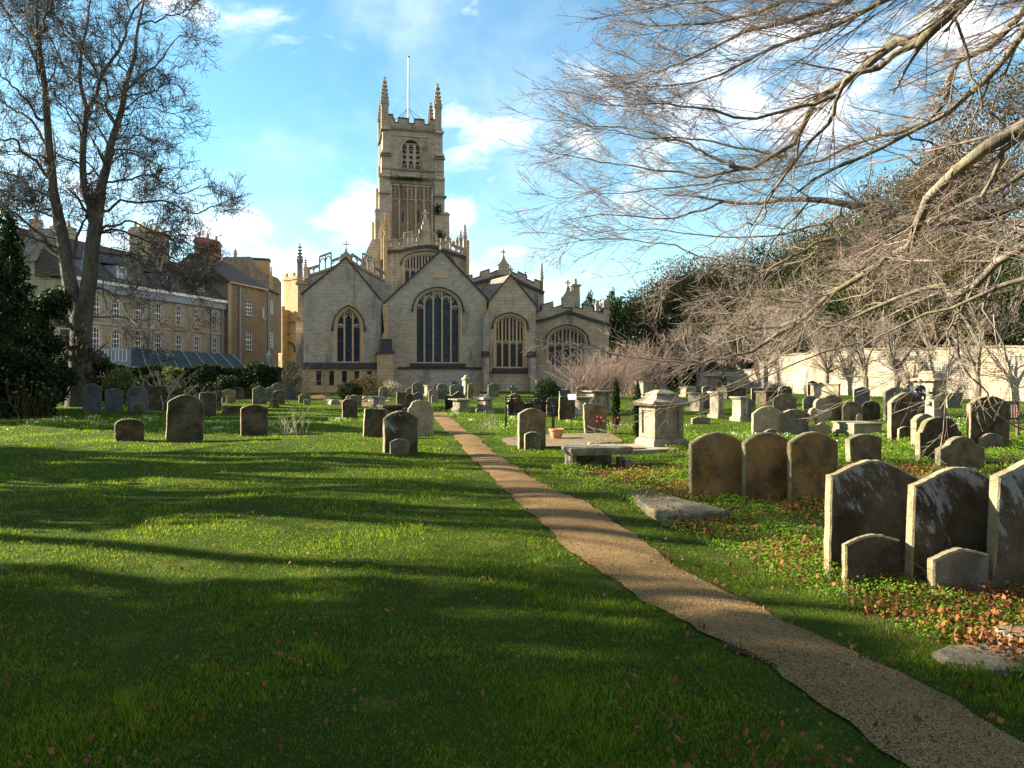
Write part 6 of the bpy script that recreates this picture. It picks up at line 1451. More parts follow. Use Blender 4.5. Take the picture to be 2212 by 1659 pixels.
person(onb(-.62,.08),R(60),'sit','person in brown hat, dark coat and blue jeans seated on the white bench',cb_,jn,hb_,hr_)
person(onb(.08,.08),R(-10),'sit','person in mauve hat and dark green coat seated on the white bench',cg,simple('dark_trousers',(.03,.03,.035),.8),hp_,hr_)
x,y=gxy(1574,851); person((x,y+1.5,0),R(10),'stand','person in dark jacket standing among the far chest tombs holding something up',simple('black_jacket',(.02,.018,.02),.8),simple('grey_trousers',(.06,.06,.065),.8),None,simple('short_brown_hair',(.07,.04,.03),.8))
# ------------------------------------------------------------ branching helpers (arrays of polylines)
def resample(P,Rd,K,jit=0):
    P=np.asarray(P,float); Rd=np.asarray(Rd,float); n=len(P)
    c=np.concatenate([[0],np.cumsum(np.maximum(np.linalg.norm(np.diff(P,axis=0),axis=1),1e-4)**.7)])
    m=np.empty_like(P); m[1:-1]=(P[2:]-P[:-2])/(c[2:]-c[:-2])[:,None]; m[0]=(P[1]-P[0])/(c[1]-c[0]); m[-1]=(P[-1]-P[-2])/(c[-1]-c[-2])
    t=np.linspace(0,c[-1],K); out=np.zeros((K,3))
    for j,tt in enumerate(t):
        i=min(max(int(np.searchsorted(c,tt,side='right'))-1,0),n-2); h=c[i+1]-c[i]; f=(tt-c[i])/h
        out[j]=(2*f**3-3*f*f+1)*P[i]+(f**3-2*f*f+f)*h*m[i]+(-2*f**3+3*f*f)*P[i+1]+(f**3-f*f)*h*m[i+1]
    rr=np.interp(t,c,Rd)
    if jit:
        w=rng.normal(0,1,(K,3)); w=(w+np.roll(w,1,0)+np.roll(w,-1,0))/2; w[0]=0; out+=w*jit
    return out,rr
def snap(P,parents,tol=400):
    """slide a polyline along its view rays so that it grows out of the nearest parent limb"""
    P=[Vector(p) for p in P]; f=P[0]; fx=f.x/f.y; fz=(f.z-EYE)/f.y; best=None
    for Q,_ in parents:
        for i in range(len(Q)-1):
            for u in (0,.25,.5,.75):
                q=Q[i]*(1-u)+Q[i+1]*u; dd=(q[0]/q[1]-fx)**2+((q[2]-EYE)/q[1]-fz)**2
                if best is None or dd<best[0]: best=(dd,q)
    q=Vector(best[1]); k=q.y/f.y; C=Vector((0,0,EYE)); P=[C+(p-C)*k for p in P]
    return [tuple(q)]+[tuple(p) for p in P[0 if best[0]>1e-5 else 1:]]
def spawn(P,Rd,n,l0,l1,a0,a1,bias,bs=.3,K=5,jit=.12,t0=.15,rr=.55,rmin=.003,taper=.35,lenfall=.5,curl=.0,upd=None):
    """children of every polyline; returns arrays (M,K,3),(M,K)"""
    N,KP,_=P.shape
    seg=np.linalg.norm(P[:,-1]-P[:,0],axis=1); 
    cnt=rng.poisson(n if np.isscalar(n) else n[:N]); idx=np.repeat(np.arange(N),cnt); M=len(idx)
    t=t0+(1-t0)*rng.random(M); f=t*(KP-1); i=np.minimum(f.astype(int),KP-2); g=(f-i)[:,None]
    p=P[idx,i]*(1-g)+P[idx,i+1]*g; T=P[idx,i+1]-P[idx,i]; T/=np.linalg.norm(T,axis=1,keepdims=True)+1e-9
    r=(Rd[idx,i]*(1-g[:,0])+Rd[idx,i+1]*g[:,0])
    q=rng.normal(0,1,(M,3)); q-=T*(q*T).sum(1,keepdims=True); q/=np.linalg.norm(q,axis=1,keepdims=True)+1e-9
    a=np.radians(rng.uniform(a0,a1,M))[:,None]; d=T*np.cos(a)+q*np.sin(a)+np.asarray(bias)*bs; d/=np.linalg.norm(d,axis=1,keepdims=True)
    L=rng.uniform(l0,l1,M)*(1-lenfall*t)
    out=np.empty((M,K,3)); out[:,0]=p; step=(L/(K-1))[:,None]
    for k in range(1,K):
        d=d+rng.normal(0,jit,(M,3))+np.asarray(bias)*curl
        d/=np.linalg.norm(d,axis=1,keepdims=True); out[:,k]=out[:,k-1]+d*step
    r0=np.maximum(r*rr*rng.uniform(.7,1.1,M),rmin)
    R2=r0[:,None]*np.linspace(1,taper,K)[None]; R2=np.maximum(R2,rmin)
    return out,R2
def tubes(name,sets,mat,parent,n=3,smooth=True):
    VV=[];FF=[];o=0
    for P,Rd,ns in sets:
        N,K,_=P.shape
        if N==0: continue
        T=np.empty_like(P); T[:,1:-1]=P[:,2:]-P[:,:-2]; T[:,0]=P[:,1]-P[:,0]; T[:,-1]=P[:,-1]-P[:,-2]
        T/=np.linalg.norm(T,axis=2,keepdims=True)+1e-9
        up=np.array([.31,.52,.79]); A=np.cross(T,up); A/=np.linalg.norm(A,axis=2,keepdims=True)+1e-9; B=np.cross(T,A)
        th=np.arange(ns)*2*np.pi/ns
        ring=P[:,:,None,:]+(A[:,:,None,:]*np.cos(th)[None,None,:,None]+B[:,:,None,:]*np.sin(th)[None,None,:,None])*Rd[:,:,None,None]
        VV.append(ring.reshape(-1,3))
        b=(np.arange(N)*K*ns)[:,None,None]+(np.arange(K-1)*ns)[None,:,None]+np.arange(ns)[None,None,:]
        b2=(np.arange(N)*K*ns)[:,None,None]+(np.arange(K-1)*ns)[None,:,None]+((np.arange(ns)+1)%ns)[None,None,:]
        FF.append((np.stack([b,b2,b2+ns,b+ns],3)+o).reshape(-1)); o+=N*K*ns
    return fastmesh(name,np.concatenate(VV),np.concatenate(FF),4,mat,parent,smooth=smooth)
def bare_tree(name,label,loc,h,stems,spec,mats,group=None,cat='tree',rs=1.0):
    """stems: list of (points, radii) in world space; spec: list of spawn levels"""
    e=empty(name,loc); tag(e,label,cat,group); L0=[]
    off=np.array(loc)
    P=np.array([s[0] for s in stems])-off; Rr=np.array([s[1] for s in stems])*rs
    tubes('trunk',[(P,Rr,9)],M[mats[0]],e)
    cur=(P,Rr); sets=[]
    for li,sp in enumerate(spec):
        cur=spawn(cur[0],cur[1],**sp); sets.append((cur[0],cur[1],5 if li==0 else 3))
        if li==0: base=cur
    tubes('branches',sets[:1],M[mats[0]],e); tubes('twigs',sets[1:],M[mats[1]],e)
    return e,cur
# ------------------------------------------------------------ great bare tree on the left
def zS(x,y): return (x*.29417,y*.29417)
TD=38.0
def st_pts(pts,d0=TD,spread=0,rad=None):
    out=[]
    for k,(px,py) in enumerate(pts): out.append(tuple(at(px,py,d0+spread*k/(len(pts)-1))))
    return out
tree_loc=(tuple(at(172,880,TD))[0],TD,0)
stems=[]
KS=18
def add_stem(pts,rads,spread=0,d0=TD,jit=.05):
    stems.append(resample(st_pts(pts,d0,spread),rads,KS,jit))
add_stem([(172,893),(172,820),(174,740),(176,690),(178,655)],[1.15,.85,.76,.80,.80],0,jit=0)
stA=[(174,700),(158,640)]+[zS(440,1659),zS(400,1450),zS(380,1250),zS(360,1000),zS(340,700),zS(310,450),zS(285,300),zS(265,200),zS(260,0),zS(250,-250)]
add_stem(stA,[.66,.56,.45,.34,.30,.28,.24,.20,.17,.14,.10,.05],-1)
stB=[(180,690),(190,620),zS(700,1600),zS(730,1400),zS(790,1200),zS(840,1000),zS(900,800),zS(930,600),zS(990,430),zS(1000,250),zS(1050,50),zS(1080,-120)]
add_stem(stB,[.66,.58,.50,.37,.31,.27,.22,.18,.15,.12,.09,.05],1)
add_stem([zS(690,1600),zS(640,1450),zS(620,1300),zS(620,1000),zS(630,800),zS(600,650),zS(590,400),zS(640,150),zS(660,-60)],[.30,.28,.26,.24,.2,.16,.13,.1,.05],2)
add_stem([zS(640,820),zS(690,720),zS(740,580),zS(870,370),zS(970,100),zS(1090,-60)],[.18,.16,.14,.12,.09,.05],2.5,TD+1)
limbs=[([(330,1250),(200,1130),(100,1050),(0,1010),(-150,960)],.15),([(330,1080),(240,930),(150,830),(0,740),(-160,640)],.15),([(320,880),(200,740),(100,640),(0,540),(-120,400)],.13),
 ([(370,1520),(200,1370),(0,1250),(-200,1180)],.13),([(285,300),(340,200),(380,50),(400,-100)],.12),([(400,1130),(560,1200),(650,1330),(700,1420)],.07),([(300,560),(200,330),(60,130),(0,60),(-100,-60)],.11),
 ([(800,1560),(900,1500),(1180,1480),(1420,1560),(1600,1500),(1700,1500)],.13),([(810,1340),(950,1310),(1050,1290),(1200,1330),(1350,1400),(1480,1370)],.10),([(820,1220),(960,1140),(1100,1190),(1250,1240),(1390,1220)],.09),
 ([(860,1010),(1000,1000),(1130,1040),(1240,1110)],.08),([(930,740),(1060,690),(1150,650),(1300,640),(1390,710)],.08),([(950,620),(1100,540),(1200,400),(1300,300),(1440,230)],.09),([(1010,200),(1200,130),(1330,90),(1350,10)],.08),
 ([(900,830),(1050,780),(1180,820),(1340,880)],.06),([(590,650),(480,480),(340,250),(200,100),(90,-60)],.10),([(620,1000),(540,870),(400,700),(380,640)],.08),([(770,1210),(700,1050),(640,980)],.12),([(740,600),(600,350),(480,200),(360,60)],.09),
 ([(600,390),(520,290),(380,90),(330,-60)],.08),([(850,930),(780,800),(770,650),(720,480),(620,330)],.09),([(870,370),(850,200),(900,60)],.07),([(930,560),(820,330),(700,120)],.07),([(460,1640),(300,1560),(120,1530),(-60,1560)],.12),
 ([(740,1640),(640,1500),(480,1400),(400,1380)],.07),([(350,1430),(250,1500),(100,1440),(-100,1460)],.08)]
mains=list(stems)
for k,(p,r_) in enumerate(limbs): q_=snap(st_pts([zS(*q) for q in p],TD,(1 if k%2 else -1)*random.uniform(1.5,4)),mains); stems.append(resample(q_,np.linspace(r_,.03,len(q_)),KS,.10))
low=[([(850,230),(1000,170),(1180,200),(1452,330),(1700,420)],.12),([(860,240),(1000,240),(1200,330),(1400,480),(1650,640)],.11),([(790,725),(920,770),(1000,860),(1110,990),(1180,1080),(1240,1200)],.13),([(770,420),(900,440),(1100,480),(1300,640),(1450,800)],.10),
     ([(830,640),(860,780),(920,960),(1020,1050)],.06),([(1110,990),(1250,980),(1450,1080),(1700,1060)],.06),([(480,440),(330,280),(180,120),(0,60),(-150,20)],.15),([(430,290),(200,200),(0,0),(-120,-80)],.10)]
for k,(p,r_) in enumerate(low): q_=snap(st_pts([zL(*q) for q in p],TD,(1 if k%2 else -1)*random.uniform(1.5,4)),mains); stems.append(resample(q_,np.linspace(r_,.03,len(q_)),KS,.08))
mains2=list(stems)
for k in range(14):   # hanging side limbs over the house
    x0_=random.uniform(850,1500); y0_=random.uniform(150,700); q_=snap(st_pts([zL(x0_,y0_),zL(x0_+120,y0_+random.uniform(0,120)),zL(x0_+260,y0_+random.uniform(60,330)),zL(x0_+370,y0_+random.uniform(100,480))],TD,random.uniform(-2,2)),mains2); stems.append(resample(q_,np.linspace(.05,.015,len(q_)),KS,.12))
SP=[dict(n=np.clip(np.array([np.linalg.norm(q[0][-1]-q[0][0]) for q in stems])*2.3,1.5,28)*np.where(np.arange(len(stems))<len(stems)-22,1,.5),l0=1.0,l1=3.4,a0=25,a1=70,bias=(0,0,1),bs=.18,K=7,jit=.20,t0=.12,rr=.32,rmin=.014,lenfall=.45),
    dict(n=7.5,l0=.5,l1=1.6,a0=30,a1=80,bias=(0,0,1),bs=.2,K=5,jit=.26,rr=.5,rmin=.011),
    dict(n=6,l0=.25,l1=.8,a0=30,a1=85,bias=(0,0,1),bs=.25,K=4,jit=.3,rr=.6,rmin=.0085)]
bare_tree('bare_tree','huge twin stemmed bare winter tree at the left with twisting twiggy limbs',tree_loc,22,stems,SP,('bark_dark','bark_twig'),rs=.64)
# ------------------------------------------------------------ beech branches on the right
def zF(x,y): return (1138.5+x*.4853,y*.4853)
trunkC=(14.5,13.5)
bstems=[]; bfew=[]; BK=24
def limb(pts,r0,r1,d0,d1,conn=None,jit=.03,D_=False):
    P=[]; n=len(pts)
    for k,p in enumerate(pts):
        px,py=p if D_ else zF(*p); P.append(tuple(at(px,py,d0+(d1-d0)*k/(n-1))))
    rr=list(np.linspace(r0,r1,n))
    rr=[v*(.66 if r0>.05 else .8) for v in rr]
    px0=pts[0][0] if D_ else zF(*pts[0])[0]
    if conn is None and px0>2190: conn=P[0][2]*.75+.6
    if conn is not None:
        e1=Vector(P[0])-Vector(P[1]); e1=Vector(P[0])+e1.normalized()*.7; P=[(trunkC[0],trunkC[1],conn),tuple(e1)]+P; rr=[rr[0]*1.15,rr[0]*1.03]+rr
    elif bstems and not (pts[0][1]<0) and px0<2190: P=snap(P,bstems); rr=list(np.linspace(rr[0],rr[-1],len(P)))
    elif conn is None: P=[(trunkC[0],trunkC[1],11)]+P; rr=[rr[0]*1.2]+rr
    bstems.append(resample(P,rr,BK,jit)); bfew.append(.12 if D_ else 1.0)
limb([(1950,0),(1890,50),(1780,150),(1750,190),(1690,182),(1610,190),(1550,260),(1500,300),(1410,370),(1330,400),(1270,470),(1230,560),(1190,640),(1100,690),(1000,750),(900,740)],.15,.045,10.5,13,9.5,jit=0)
limb([(900,740),(800,690),(700,640),(560,600),(420,570),(230,560)],.04,.008,13,14.5)
limb([(1750,195),(1640,240),(1570,310),(1440,350),(1390,430),(1350,540),(1290,600),(1200,710),(1130,800),(1060,910),(1000,1010)],.075,.02,11,12.5,jit=.02)
limb([(2212,60),(2100,180),(1950,250),(1880,300),(1880,400),(1850,500),(1740,570),(1600,600),(1450,640),(1330,700),(1180,740),(1050,800),(900,810),(740,860)],.09,.015,11.5,14.5,8.5,jit=.02)
limb([(2212,140),(2060,330),(1960,420),(1860,510),(1760,560),(1500,700),(1330,760),(1200,850)],.09,.03,11,13,8,jit=.02)
limb([(2212,900),(2080,950),(1950,985),(1850,990),(1700,980),(1600,950),(1500,925),(1400,905),(1300,885),(1200,885),(1100,890),(1000,910),(880,900),(750,880),(600,880)],.15,.02,11,15,4.8,jit=.02)
limb([(2212,560),(2000,680),(1900,760),(1800,860),(1750,960),(1740,1060),(1690,1110),(1600,1150),(1480,1230),(1330,1320),(1250,1400),(1150,1450),(1060,1470),(930,1440),(850,1440),(640,1440)],.13,.015,9.5,13.5,6.5,jit=.02)
limb([(1790,1010),(1650,1070),(1500,1090),(1350,1070),(1200,1130),(1050,1200),(940,1200),(760,1180)],.08,.015,11.5,14)
limb([(2212,1100),(2100,1150),(1980,1280),(1880,1310),(1840,1260),(1700,1310),(1550,1370),(1450,1420),(1330,1460)],.08,.02,8.5,10.5,3.2,jit=.02)
limb([(1250,1400),(1130,1480),(1000,1560),(880,1600),(700,1610),(560,1600),(420,1570),(250,1530)],.05,.008,11.5,13)
limb([(1560,-60),(1330,60),(1150,110),(950,150),(800,230),(640,300),(480,330)],.06,.01,10,12)
limb([(1750,-80),(1440,60),(1250,150),(1050,230),(850,330),(650,380),(400,400)],.06,.01,10,12.5)
limb([(1300,-80),(1100,30),(900,80),(700,110),(500,130)],.045,.008,10,11.5)
limb([(1100,-60),(900,0),(700,20),(560,40)],.03,.008,10,11)
limb([(1390,420),(1200,480),(1000,520),(800,500),(600,480),(400,470),(250,450)],.04,.007,11.8,13)
limb([(1150,700),(950,650),(700,620),(480,600),(220,540)],.035,.007,12.6,14)
limb([(1000,750),(800,780),(600,760),(350,720),(90,680)],.035,.007,12.8,14.5)
limb([(880,900),(700,960),(500,960),(300,960),(150,990)],.03,.006,14,15.5)
limb([(1060,1200),(850,1160),(650,1100),(400,1060),(100,1090)],.03,.006,13,15)
limb([(900,810),(700,830),(500,850),(300,860),(130,880)],.028,.006,14,15.5)
limb([(1330,1000),(1150,1050),(900,1060),(700,1040),(500,1010),(300,1040)],.03,.006,13,15)
limb([(1250,890),(1170,1000),(1060,1150),(980,1300),(920,1420)],.025,.006,13,13.5)
limb([(1400,910),(1330,1050),(1250,1180),(1160,1300),(1100,1400)],.025,.006,13,13)
limb([(1130,800),(1080,900),(1000,1050),(900,1200),(850,1330)],.02,.006,12.5,13)
limb([(1550,560),(1530,800),(1550,950),(1590,1080),(1640,1180)],.018,.006,10,10)
limb([(1920,100),(1990,300),(2060,480),(2150,560),(2240,660)],.03,.012,9,9)
limb([(1700,600),(1860,690),(1960,820),(2010,930),(2050,1020),(2120,1150)],.022,.008,9,9)
limb([(2212,600),(2110,680),(2090,760),(2020,880)],.06,.04,9.5,9.8,jit=.0)
limb([(2000,1280),(1920,1390),(1880,1500),(1900,1570),(1960,1620)],.02,.006,8.5,8.5)
limb([(2212,1010),(2120,1060),(2060,1260),(2030,1330),(2060,1420),(2110,1500),(2140,1620)],.04,.008,9,9)
limb([(1240,1380),(1150,1490),(1080,1560),(1020,1640),(960,1710)],.03,.006,11.5,12)
limb([(1760,740),(1600,680),(1440,560),(1300,480)],.02,.006,9.5,10)
limb([(2212,760),(2040,860),(1900,930),(1780,1000)],.05,.03,10,11)
limb([(2280,1240),(2100,1260),(1950,1330),(1750,1400),(1600,1480),(1450,1560)],.035,.007,8,9.5,2.6)
limb([(2065,705),(2066,732),(2071,768),(2097,814),(2130,846),(2145,883),(2188,917),(2240,935)],.018,.012,6.5,6.5,D_=True,jit=.005)
limb([(1850,740),(1700,790),(1560,850),(1450,880),(1340,905)],.016,.005,9,10,D_=True,jit=.01)
limb([(1800,690),(1700,760),(1600,820),(1480,870),(1360,875)],.016,.005,9.5,11,D_=True,jit=.01)
for k in range(9):
    x0_=random.uniform(900,1900); y0_=random.uniform(900,1350); limb([(x0_,y0_),(x0_-140,y0_+random.uniform(20,90)),(x0_-300,y0_+random.uniform(60,230)),(x0_-460,y0_+random.uniform(90,380))],.02,.006,random.uniform(9,13),random.uniform(11,14))
BP=np.array([s[0] for s in bstems]); BR=np.array([s[1] for s in bstems])
bt2=empty('beech_tree',(trunkC[0],trunkC[1],0)); tag(bt2,'large bare beech reaching in from the right with sweeping sunlit branches','tree')
off=np.array([trunkC[0],trunkC[1],0]); BP=BP-off
tubes('trunk',[(np.array([resample([(0,0,-.2),(0,0,2),(.1,0,5),(0,.1,9),(-.3,.2,14)],[.75,.55,.48,.40,.2],BK)[0]]),np.array([resample([(0,0,-.2),(0,0,2),(.1,0,5),(0,.1,9),(-.3,.2,14)],[.75,.55,.48,.40,.2],BK)[1]]),14)],M['beech'],bt2)
tubes('limbs',[(BP,BR,8)],M['beech'],bt2)
nch=25.0*np.array(bfew)*np.clip(np.linalg.norm(BP[:,-1]-BP[:,0],axis=1)/6,.35,1.6)
c1=spawn(BP,BR,nch,.7,2.3,18,50,(-1,.2,.10),.22,K=7,jit=.085,t0=.22,rr=.36,rmin=.0050,taper=.4,lenfall=.4,curl=.01)
k=rng.random(len(c1[0]))<np.clip((c1[0][:,-1,2]-1.2)/5.2,.22,1); c1=(c1[0][k],c1[1][k])
c2=spawn(c1[0],c1[1],9.0,.35,1.15,20,50,(-1,.1,.12),.18,K=5,jit=.09,rr=.5,rmin=.0034,taper=.5,curl=.015)
c3=spawn(c2[0],c2[1],3.6,.12,.42,25,60,(-.8,.1,.15),.2,K=4,jit=.12,rr=.6,rmin=.0026,taper=.6)
tubes('twigs',[(c1[0],c1[1],4),(c2[0],c2[1],3),(c3[0],c3[1],3)],M['beech_twig'],bt2)
e_=c3[0][:,-1]; k=rng.random(len(e_))<.30; e_=e_[k]
leaves('buds',e_[:,0],e_[:,1],e_[:,2],rng.uniform(.015,.03,len(e_)),M['seed'],None,None,1.2,.2,.5,parent=bt2)
# ------------------------------------------------------------ generic small bare trees
def auto_bare(name,label,x,y,h,nst,spread,mats,SPx,group=None,r0=.12,fork=.25,cat='tree'):
    st=[]
    for k in range(nst):
        a=random.uniform(0,6.28); s=random.uniform(.4,1)*spread
        st.append(resample([(x,y,-.1),(x+random.uniform(-.05,.05),y,h*fork),(x+math.cos(a)*s*.35,y+math.sin(a)*s*.35,h*(fork+.25)),(x+math.cos(a)*s*.8,y+math.sin(a)*s*.8,h*(fork+.5)),(x+math.cos(a)*s,y+math.sin(a)*s,h*random.uniform(.85,1))],[r0,r0*.85,r0*.5,r0*.3,r0*.1],10,.06*h/6))
    return bare_tree(name,label,(x,y,0),h,st,SPx,mats,group,cat)
SQ=[dict(n=10,l0=1.0,l1=2.4,a0=30,a1=70,bias=(0,0,1),bs=.1,K=6,jit=.18,t0=.3,rr=.45,rmin=.012),
    dict(n=6,l0=.5,l1=1.3,a0=30,a1=75,bias=(0,0,1),bs=.1,K=5,jit=.22,rr=.5,rmin=.009),
    dict(n=4,l0=.3,l1=.8,a0=30,a1=80,bias=(0,0,1),bs=.1,K=4,jit=.25,rr=.6,rmin=.008)]
def gx_at(px,d): return (px-CX)/F*d
for px,d,h,lab in ((1652,53,6.4,'small bare tree with reddish forked trunk before the boundary wall, behind the chest tombs'),(1868,53,5.2,'small bare tree with brown trunk against the sunlit wall, left of the seated couple'),(1938,51,5.2,'slender two stemmed bare tree just behind the seated couple'),(1785,58,5.0,'thin leaning bare tree before the wall above the long white tomb'),
    (1560,68,5.5,'twiggy bare tree above the low end of the boundary wall'),(1470,66,5.0,'pale twiggy bare tree between the shrub and the boundary wall'),(2110,46,4.6,'bare wall shrub with dark branches at the right of the mausoleum')):
    auto_bare('small_bare_tree',lab,gx_at(px,d),d,h,5,h*.42,('beech','beech_twig'),SQ,'small bare trees along the boundary wall',r0=.15,fork=.3)
# twiggy red stemmed shrub before the church and others
def stem_shrub(name,label,x,y,w,h,n,mat,rad=.012,group=None,bend=.5,K=6,tw=3,cat='shrub',depth=None,conv=.35):
    e=empty(name,(x,y,hgt(x,y))); tag(e,label,cat,group); depth=depth or w*.6
    bx=rng.normal(0,w*.16,n); by=rng.normal(0,depth*.16,n); tx=bx*1.0+rng.uniform(-w/2,w/2,n)*1; ty=by+rng.uniform(-depth/2,depth/2,n)
    hh=h*rng.uniform(.5,1,n)*(1-.30*np.abs(tx/(w*.7))**2)
    t=np.linspace(0,1,K); P=np.zeros((n,K,3))
    for k,tt in enumerate(t):
        P[:,k,0]=bx+(tx-bx)*tt**(1+bend); P[:,k,1]=by+(ty-by)*tt**(1+bend); P[:,k,2]=hh*tt
    P[:,1:]+=rng.normal(0,.02*h,(n,K-1,3)); Rr=rad*np.linspace(1,.4,K)[None]*rng.uniform(.7,1.2,n)[:,None]
    c=spawn(P,Rr,tw,h*.12,h*.35,15,50,(0,0,1),.3,K=4,jit=.15,t0=.35,rr=.6,rmin=rad*.35)
    tubes('stems',[(P,Rr,4),(c[0],c[1],3)],mat,e); return e
x=gx_at(1285,50); stem_shrub('bare_shrub','big bare shrub of reddish upright stems in front of the far right chapel',x,50,5.8,3.5,270,M['stems'],.016,tw=5)
x=gx_at(1385,56); stem_shrub('bare_shrub','second bare shrub, more orange, right of the big reddish one',x,56,4.6,4.2,200,M['stems'],.016,tw=5)
x,y=gxy(635,939); stem_shrub('rose_bush','pruned leafless rose bush on bare soil in the left lawn',x,y,.95,.72,26,M['stems_pale'],.008,tw=1.2,bend=.1)
x,y=gxy(1047,926); stem_shrub('twiggy_plant','low twiggy plant at the path edge left of the black bench',x,y,.4,.42,14,M['stems_pale'],.005,tw=1)
x,y=gxy(1063,927); stem_shrub('twiggy_plant','taller twiggy plant close to the left leg of the black bench',x,y,.4,.58,14,M['stems_pale'],.005,tw=1)
x,y=gxy(1905,1248) ; stem_shrub('dry_stalks','thin dry bramble stalks before the two near footstones',x+.15,y-.25,.8,.35,9,M['stems'],.003,tw=1,bend=1.2)
x=gx_at(375,35); stem_shrub('bare_shrub','sunlit pale branching shrub before the dark hedge on the left',x,34,3.0,2.0,26,M['stems_pale'],.024,tw=1.5,bend=.8)
x=gx_at(433,37); stem_shrub('bare_shrub','clump of short cut reddish stems by the tall green stone',x,37,1.0,1.2,30,M['stems'],.02,tw=.5,bend=.1)
x=gx_at(852,58); stem_shrub('ornamental_grass','clump of straw coloured ornamental stalks at the corner of the chancel',x,56,1.2,1.25,90,M['stems_pale'],.03,tw=1,bend=.4)
x=gx_at(615,52); stem_shrub('bare_shrub','dark bare bushes in the gap left of the church corner',x,52,4,3.0,90,M['bark_twig'],.015,tw=5)
# ------------------------------------------------------------ leafy crowns
def crown_pts(n,lobes):
    vol=np.array([l[3]*l[4]*l[5] for l in lobes])**.67; pr=vol/vol.sum(); k=rng.choice(len(lobes),n,p=pr); Lb=np.array(lobes)[k]
    u=rng.normal(0,1,(n,3)); u/=np.linalg.norm(u,axis=1,keepdims=True); r=rng.beta(4,1.3,n)**.8
    bump_=1+.16*np.sin(u[:,0]*9+Lb[:,0]*3)*np.sin(u[:,2]*8+Lb[:,1])
    return Lb[:,0:3]+u*Lb[:,3:6]*(r*bump_)[:,None]
def leafy(name,label,x,y,h,w,kind,n,size,mat,group=None,cat='tree',trunk=True,nl=None,seed=None,base=.0):
    e=empty(name,(x,y,0)); tag(e,label,cat,group)
    lobes=[]; r=w/2
    if kind=='cone':
        m=nl or 26
        for i in range(m):
            f=(i+.5)/m; z=base+(h-base)*f; rr=r*(1-f)**.8+.15; a=i*2.4; lobes.append((math.cos(a)*rr*.55,math.sin(a)*rr*.55,z,rr*.55+.15,rr*.55+.15,(h/m)*1.3+.1))
    elif kind=='column':
        m=nl or 14
        for i in range(m):
            f=(i+.5)/m; rr=r*math.sin(math.pi*min(1,.15+f*.85))**.5; lobes.append((random.uniform(-.2,.2)*rr,random.uniform(-.2,.2)*rr,base+(h-base)*f,rr*.8,rr*.8,h/m*1.2))
    elif kind=='dome':
        lobes=[(0,0,h*.42,r,r,h*.58)]
    else:
        m=nl or 22
        for i in range(m):
            a=random.uniform(0,6.28); q=math.sqrt(random.random()); zf=random.random(); prof=math.sqrt(max(.05,1-((zf-.35)/.72)**2)); s_=random.uniform(.24,.40)*r
            lobes.append((math.cos(a)*q*r*.8*prof,math.sin(a)*q*r*.8*prof,base+(h-base)*(.1+.80*zf),s_*1.25,s_*1.25,s_*1.05))
    P=crown_pts(n,lobes); k=P[:,2]>0.02; P=P[k]
    leaves('crown',P[:,0],P[:,1],P[:,2],rng.uniform(size*.6,size*1.4,len(P)),mat,None,None,1.0,.25,.6,parent=e)
    if trunk:
        MB().tube([(0,0,-.2),(0.05,0,h*.35),(0,0.05,h*.8)],[w*.035+.04,w*.028+.03,.03],8).build('trunk',M['bark_dark'],e,True)
        q=MB()
        for i in range(7): a=i*2.1; z=h*(.2+.09*i); q.tube([(0,0,z),(math.cos(a)*r*.4,math.sin(a)*r*.4,z+h*.05),(math.cos(a)*r*.75,math.sin(a)*r*.75,z+h*.08)],[w*.012+.02,w*.008+.01,.01],5)
        q.build('limbs',M['bark_dark'],e,True)
    return e
EG='evergreen trees behind the boundary wall'
evs=[(1235,622,118,70,'cone','conifer','dark blue green conifer whose tip shows above the far right chapel'),(1275,632,125,70,'cone','conifer','second blue green conifer behind the chapel pinnacles'),(1322,628,120,80,'cone','conifer','conifer behind the last chapel pinnacle'),
 (1360,640,100,110,'dome2','yew','dark yew tree right of the far right chapel, left of the rising tree line'),(1440,600,92,120,'dome2','ever','olive evergreen at the low left end of the rising tree line'),(1500,588,90,120,'dome2','ever','evergreen second in the rising tree line above the low wall'),
 (1565,578,90,120,'dome2','ever','rounded evergreen third in the rising tree line'),(1640,550,88,150,'dome2','ever','broad evergreen fourth in the rising tree line'),(1735,520,86,150,'dome2','yew','dark broad evergreen in the middle of the tree line'),(1830,470,82,160,'dome2','ever','tall evergreen right of the middle of the tree line'),
 (1930,425,80,170,'dome2','ever','tall rounded evergreen where the tree line steepens'),(2010,370,78,140,'dome2','cedar','brownish tall conifer rising behind the beech limbs'),(2080,250,76,120,'cone2','cedar','very tall brownish conifer with dangling sprays'),(2165,170,72,150,'cone2','cedar','tallest brown conifer near the right edge of the photo'),
 (2250,140,70,190,'dome2','ever','huge evergreen cut by the right edge'),(2120,480,66,200,'dome2','ever','dense green evergreen low behind the wall at the right'),(2240,520,62,200,'dome2','yew','dark green evergreen behind the wall at the right edge'),(1980,560,70,200,'dome2','ever','spreading low evergreen behind the wall above the seated couple'),
 (1850,600,74,200,'dome2','yew','low dark evergreen behind the wall left of the seated couple'),(1720,640,80,180,'dome2','ever','low evergreen directly behind the small red trunked tree'),(1600,660,86,160,'dome2','yew','low dark yew behind the lower part of the wall'),(1500,680,88,140,'dome2','yew','low dark yew beyond the wall end')]
